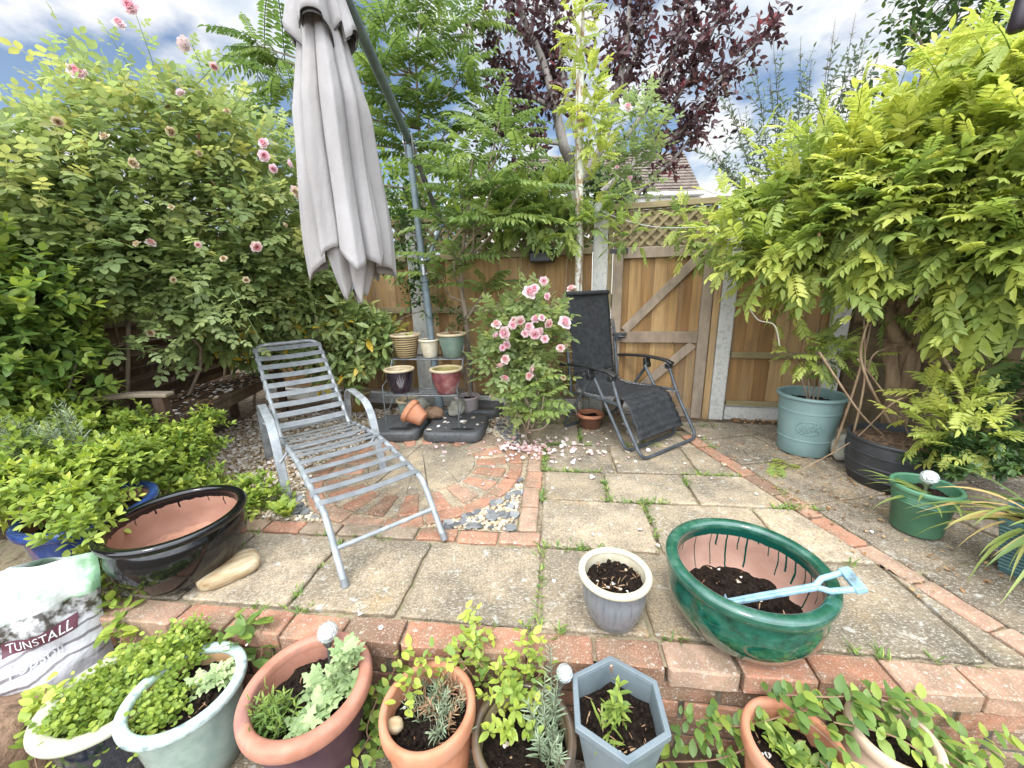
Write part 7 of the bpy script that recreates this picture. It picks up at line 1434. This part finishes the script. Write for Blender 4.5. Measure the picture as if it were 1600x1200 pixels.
rosplant('weed_seedlings', 'small pale green weeds in the terracotta pot at the bottom right', V((.755, .775, -.11)), [(.72, .80, -.10), (.75, .77, -.09), (.76, .74, -.10), (.79, .75, -.10), (.73, .76, -.10), (.74, .82, -.1)], 9, .045, T_lan, 'jas', (.4, .9), 1.0)
trail('creeper', 'dark green creeper along the wall between the hexagonal planter and the bottom right terracotta pot', [[wq(.55, .06, -.12), wq(.66, .08, -.10), wq(.78, .07, -.06), wq(.9, .05, -.02)], [wq(.45, .1, -.25), wq(.6, .12, -.18), wq(.72, .1, -.12)], [wq(.42, .12, -.3), wq(.55, .18, -.25), wq(.66, .16, -.2)], [wq(.5, .15, -.33), wq(.6, .25, -.3), wq(.68, .3, -.28)], [wq(.48, .2, -.3), wq(.52, .3, -.28), wq(.6, .35, -.3)], [wq(.42, .25, -.3), wq(.5, .36, -.3)]], 62, .044, tint=(.1, .8), tip=.4, width=.02)
trail('creeper', 'dark green creeper with small lime leaves spread over the strawberry pot', [[wq(.75, .05, .0), wq(.9, .06, .02), wq(1.03, .05, .03), wq(1.2, .04, .0)], [wq(.9, .1, -.02), wq(1.03, .14, .0), wq(1.12, .2, -.04)], [wq(1.0, .05, -.02), wq(1.2, .08, -.08), wq(1.35, .1, -.18), wq(1.5, .12, -.25)], [wq(.82, .18, -.05), wq(.88, .24, -.07), wq(.92, .3, -.1)], [wq(1.05, .05, -.1), wq(1.2, .12, -.2), wq(1.4, .18, -.28)], [wq(.8, .1, .0), wq(.86, .15, -.02), wq(.9, .22, -.04)], [wq(1.1, .2, -.2), wq(1.25, .25, -.28), wq(1.4, .3, -.3)], [wq(1.1, .04, .0), wq(1.15, .1, -.04), wq(1.25, .12, -.12)], [wq(1.3, .08, -.25), wq(1.5, .1, -.28), wq(1.7, .1, -.28)]], 66, .044, tint=(.0, .75), tip=.35, width=.022)
trail('creeper', 'mat of creeper leaves over the lower paving between the hexagonal planter and the terracotta pot', [[wq(.40 + .05 * i, .10 + .05 * (i % 3), -.33), wq(.46 + .05 * i, .20 + .06 * (i % 3), -.29), wq(.44 + .06 * i, .34 + .05 * (i % 2), -.31)] for i in range(6)] + [[wq(.5, .03, -.2), wq(.58, .05, -.12), wq(.62, .06, -.16)]], 58, .040, tint=(.0, .75), tip=.3, width=.03)
trail('creeper', 'mat of creeper leaves at the foot of the wall in the bottom right corner', [[wq(1.10 + .09 * i, .06 + .03 * (i % 3), -.30), wq(1.18 + .09 * i, .16 + .05 * (i % 3), -.26), wq(1.22 + .1 * i, .30 + .05 * (i % 2), -.30)] for i in range(7)] + [[wq(1.2, .03, -.25), wq(1.28, .05, -.12), wq(1.4, .06, -.10)]], 58, .042, tint=(.0, .7), tip=.3, width=.03)
trail('creeper', 'dark creeper filling the gap behind the purple pot and the plain terracotta pot', [[wq(-.62 + .09 * i, .03, -.32), wq(-.60 + .09 * i, .07, -.2), wq(-.57 + .09 * i, .08, -.1)] for i in range(4)], 52, .036, tint=(.0, .5), tip=.2, width=.03)
trail('creeper', 'sprig of large oval leaves hanging between the celadon pot and the purple pot', [[wq(-1.05, .02, -.05), G(385, 975, .04), G(372, 965, .05)], [wq(-.95, .03, -.12), G(415, 970, .02), G(405, 990, .0)], [wq(-.9, .03, -.15), G(425, 1015, -.08), G(420, 1040, -.15)]], 42, .062, tint=(.3, .6), tip=.2)
trail('creeper', 'yellow-green creeper running down between the compost bag, the black bowl and the navy pot', [[PF(-1.62, .08, .02), G(150, 900, .06), G(160, 880, .14), G(150, 850, .2)], [PF(-1.6, .05, .0), G(175, 945, .02), G(160, 920, .08)], [PF(-1.55, .02, -.02), G(195, 960, .0), G(215, 985, -.04), G(205, 1010, -.03)], [PF(-1.6, .0, -.05), G(190, 985, -.02), G(185, 1020, -.03)], [PF(-1.62, .08, .02), G(140, 880, .1), G(120, 860, .2)]], 58, .052, 'lime', (.2, .7))
trail('creeper', 'stem of lime leaves sprouting in front of the navy pot in the bottom left corner', [[V((-1.33, .74, -.32)), G(50, 1160, -.18), G(65, 1110, -.1), G(72, 1075, -.05)]], 62, .05, 'lime', (.3, .6))
trail('creeper', 'leafy shoots on the lower paving below the celadon pot', [[V((-.95, .80, -.32)), V((-.98, .75, -.30)), V((-.93, .70, -.29))], [V((-.90, .80, -.32)), V((-.9, .72, -.31))]], 70, .04, 'jas', (.3, .7))
# strap plant on the right
t = thing('strap_leaved_plant', 'arching strap-leaved plant with yellowing tips in the planter at the right edge', 'plant', V((2.10, 1.31, .22))); lb = LB(); c0 = A([2.10, 1.31, .22])
for k in range(58):
    a = random.uniform(2.0, 5.6) if k % 4 else random.uniform(0, 6.28); u = random.uniform(.15, 1.1); d = A([math.cos(a), math.sin(a), u]); tn = random.random() ** 1.1
    lb.add(stripT(7, random.uniform(.030, .046), random.uniform(.4, 1.1)), (c0 + rdir(1)[0] * A([.05, .05, .01]))[None], unit(d)[None], A([0, 0, 1.0]) + .2 * rdir(1)[0], random.uniform(.20, .35), tn)
lb.build('leaves', LM['strap'], t)
t = thing('amaryllis', 'short strap leaves with blunt tips in the green plastic pot', 'plant', V((1.95, 1.6, .165))); lb = LB()
for k in range(13):
    a = random.uniform(1.6, 5.4); lb.add(stripT(7, random.uniform(.045, .06), random.uniform(.3, .7)), A([[1.95 + random.uniform(-.05, .05), 1.6 + random.uniform(-.05, .05), .165]]), unit(A([[math.cos(a), math.sin(a), random.uniform(.3, .9)]])), A([0, 0, 1.0]), random.uniform(.15, .26), random.uniform(.0, .35))
lb.build('leaves', LM['strap'], t)
# dried plant in the sage pot, sprout in the striped pot
t = thing('dried_plant', 'dried reddish twiggy plant in the sage green pot', 'plant', sQ(.2, .285, .77)); lb, tw = LB(), LB()
for k in range(22): p = A(sQ(.2 + random.gauss(0, .03), .285, .77)); sprigs(lb, tw, p[None], A([[random.gauss(0, .5), random.gauss(0, .5), 1]]), random.uniform(.06, .2), T_needle, 9, .022, random.random(), 50, 0, .0018)
lb.build('leaves', LM['dry'], t); tw.build('stems', M('red_twigs', (.17, .07, .04), (.27, .13, .08), 9, .8, 0), t)
rosplant('seedling', 'single green shoot in the striped pot on the wire stand', sQ(-.2, .29, .77), [sQ(-.2, .29, .77)], 5, .06, T_lan, 'jas', (.5, .8), 1.6)
rosplant('lettuce_weed', 'bright lime leafy weed at the foot of the lounger beside the brick edging', G(443, 803, 0), [G(443, 803, .01), G(447, 806, .01), G(438, 800, .01)], 9, .085, T_lob, 'lime', (.3, .8), 1.6)
# seedlings on the soil of the grey pot
t = thing('withered_seedlings', 'withered pale seedlings on the soil of the small grey pot', 'plant', V((.348, 1.158, .158))); lb = LB()
for k in range(14): lb.add(T_needle, A([[.33 + random.gauss(0, .03), 1.12 + random.gauss(0, .03), .172]]), A([[random.gauss(0, 1), random.gauss(0, 1), .3]]), A([0, 0, 1.0]), random.uniform(.02, .045), random.random())
lb.build('leaves', LM['dry'], t)

# ------------------------------------------------------------------ loose stuff on the ground
def scatter(name, mat, n, fn, T, size, zc, tint=(0, 1), flat=.35, lsv=.4):
    P = []
    while len(P) < n:
        p = fn()
        if p is not None: P.append(p)
    P = A(P); lb = LB(); ph = rnd(len(P), 0, 6.28); d = np.stack([np.cos(ph), np.sin(ph), rnd(len(P)) * flat * .6], 1)
    pos = np.column_stack([P[:, 0], P[:, 1], zc + rng.random(len(P)) * .008]); lb.add(T, pos, d, A([0, 0, 1.0]) + rdir(len(P)) * flat, size * (1 + lsv * rnd(len(P))), rng.uniform(*tint, len(P))); return kind(lb.build(name, mat, smooth=False), 'stuff')
def chipT(seed, th=.25):
    rs = random.Random(seed); n = 6; P = [(math.cos(2 * math.pi * k / n) * rs.uniform(.3, .55) * 1.2, math.sin(2 * math.pi * k / n) * rs.uniform(.3, .55)) for k in range(n)]
    v = [(x, y, 0) for x, y in P] + [(x * .92, y * .92, th) for x, y in P]; return np.array(v), [(i, (i + 1) % n, n + (i + 1) % n, n + i) for i in range(n)] + [tuple(range(n, 2 * n))]
MAT['gravel'] = leafmat('mixed_gravel', [(0, (.28, .18, .10)), (.4, (.44, .33, .21)), (.75, (.54, .46, .34)), (1, (.66, .62, .54))], .85, 0.0)
MAT['gravelbed'] = M('gravel_bed', (.16, .11, .065), (.40, .32, .22), 60, .95, .6)
MAT['slate'] = leafmat('slate_chips', [(0, (.095, .095, .097)), (.6, (.165, .165, .17)), (1, (.25, .25, .25))], .7, 0.0)
MAT['petal'] = leafmat('white_petals', [(0, (.42, .28, .16)), (.2, (.62, .52, .40)), (.45, (.74, .66, .60)), (1, (.80, .76, .73))], .6, .3)
MAT['ppetal'] = leafmat('pink_fallen_petals', [(0, (.72, .42, .44)), (.5, (.74, .58, .57)), (1, (.78, .70, .68))], .6, .3)
MAT['brownleaf'] = leafmat('brown_leaf_litter', [(0, (.13, .065, .03)), (.6, (.28, .15, .07)), (1, (.42, .28, .14))], .8, .1)
def incirc(x, y, r=.725): return (x - CC.x) ** 2 + (y - CC.y) ** 2 < r * r
def bedpt():
    x, y = random.uniform(-2.6, .05), random.uniform(1.7, 3.75); u, v = UV((x, y))
    if incirc(x, y) or v < .675: return None
    if u > -.10: return None
    if y - 1.75 < 0.0 and x < -1.5: return None
    return (x, y)
def slatept():
    p = bedpt()
    if p is None: return None
    u, v = UV(p); 
    if v > 1.35 and u < -.4: return None
    if u < -1.42: return None
    return p
random.seed(5); rng = np.random.default_rng(55)
sheet('gravel_bed', [tuple(PF(u, v).xy) for u, v in ((-2.6, .668), (-.085, .668), (-.085, 2.1), (-.3, 2.75), (-2.9, 2.75))], -.012, MAT['gravelbed'])
def bed2():
    p = bedpt()
    if p is None or slatept_in(p): return None
    return p
def slatept_in(p): u, v = UV(p); return u > -1.42 and not (v > 1.35 and u < -.4)
for i in range(2): scatter('gravel', MAT['gravel'], 2600, bed2 if i == 0 else bed2, chipT(i + 1, .5), .020, -.013)
scatter('pale_gravel', MAT['gravel'], 1500, slatept, chipT(9, .5), .016, -.013, (.3, 1))
for i in range(2): scatter('slate_chippings', MAT['slate'], 90, slatept, chipT(i + 5, .12), .044, -.004, flat=.35, lsv=.55)
scatter('leaf_litter', MAT['brownleaf'], 900, bed2, T_ov, .032, -.002, flat=.6)
scatter('fallen_petals', MAT['petal'], 3800, bed2, T_curl, .025, .0, flat=.5)
def benchpt(): a, b = random.uniform(0.0, BL_), random.uniform(.02, .46); q = bq(a, b, 0); return (q.x, q.y)
BL_ = 1.55
scatter('bench_petals', MAT['petal'], 170, benchpt, T_rnd, .028, .437, flat=.5); scatter('bench_leaf_litter', MAT['brownleaf'], 260, benchpt, T_ov, .035, .436, flat=.5)
def rosept():
    a = random.uniform(0, 6.28); r = abs(random.gauss(0, .22)); return (.12 + r * math.cos(a) * 1.3, 2.66 + r * math.sin(a) * .8)
scatter('pink_petals', MAT['ppetal'], 210, rosept, T_curl, .030, .006, flat=.6)
def pavept():
    x, y = random.uniform(-1.2, 2.4), random.uniform(1.0, 3.2)
    return (x, y)
scatter('paving_petals', MAT['petal'], 45, pavept, T_rnd, .016, .005, flat=.4)
def chairpt(): return (random.gauss(.75, .3), random.gauss(2.75, .2))
scatter('chair_petals', MAT['petal'], 40, chairpt, T_curl, .028, .005, flat=.4)
scatter('path_litter', MAT['brownleaf'], 420, lambda: (random.uniform(1.5, 2.6), random.uniform(1.2, 2.95)), T_ov, .020, .004, flat=.5)
def edgept():
    s = random.uniform(.2, .8); p = FP(s, 0, abs(random.gauss(0, .05)) + .03); return (p.x, p.y)
scatter('fence_foot_litter', MAT['brownleaf'], 260, edgept, T_ov, .022, .004, flat=.6)
scatter('weight_petals', MAT['petal'], 16, lambda: (random.uniform(-.68, -.26), random.uniform(2.9, 3.3)), T_rnd, .032, .082, flat=.3)
potsoil = [(-1.075, .955, .09, -.07), (-.672, .94, .12, -.068), (-.278, .872, .095, -.068), (.006, .825, .10, -.112), (.285, .853, .095, -.065), (.348, 1.158, .085, .166), (.775, 1.135, .15, .094), (.755, .775, .085, -.113)]
def soilpt():
    x, y, r, z = random.choice(potsoil); a = random.uniform(0, 6.28); q = r * math.sqrt(random.random()); return (x + q * math.cos(a), y + q * math.sin(a), z)
for nm, mt_, n_, T_, sz in (('soil_flecks', MAT['petal'], 50, T_curl, .013), ('soil_twigs', LM['dry'], 110, T_needle, .030), ('soil_crumbs', MAT['soil'], 500, chipT(3, .6), .013)):
    P = A([soilpt() for _ in range(n_)]); lb = LB(); ph = rnd(n_, 0, 6.28); lb.add(T_, P + A([0, 0, .004]), np.stack([np.cos(ph), np.sin(ph), .1 * rnd(n_)], 1), A([0, 0, 1.0]) + .4 * rdir(n_), sz * (1 + .5 * rnd(n_)), rng.uniform(0, 1, n_)); kind(lb.build(nm, mt_), 'stuff')
# moss and grass in the joints
def jointpts(n):
    o = []
    while len(o) < n:
        v0, v1, us = random.choice(rows[:5]); 
        if random.random() < .5: u = random.choice(us); v = random.uniform(v0, v1)
        else: u = random.uniform(max(-1.5, us[0]), min(1.5, us[-1])); v = random.choice((v0, v1))
        if u < -1.6 or u > 1.6: continue
        k = noise.noise(V((u * 2.3, v * 2.3, 4)))
        if k < 0.02: continue
        p = PF(u + random.gauss(0, .006), v + random.gauss(0, .006)); o.append((p.x, p.y))
    return A(o)
P = jointpts(430); lb = LB()
for k in range(6):
    n = len(P); ph = rnd(n, 0, 6.28); lb.add(T_needle if k < 4 else T_ov, np.column_stack([P + rng.normal(0, .006, (n, 2)), np.full(n, -.006)]), np.stack([np.cos(ph), np.sin(ph), .5 + .6 * rng.random(n)], 1), A([0, 0, 1.0]) + rdir(n) * .3, (.034 if k < 4 else .016) * (1 + .5 * rnd(n)), rng.uniform(.1, .8, n))
kind(lb.build('joint_weeds', LM['jas']), 'stuff')
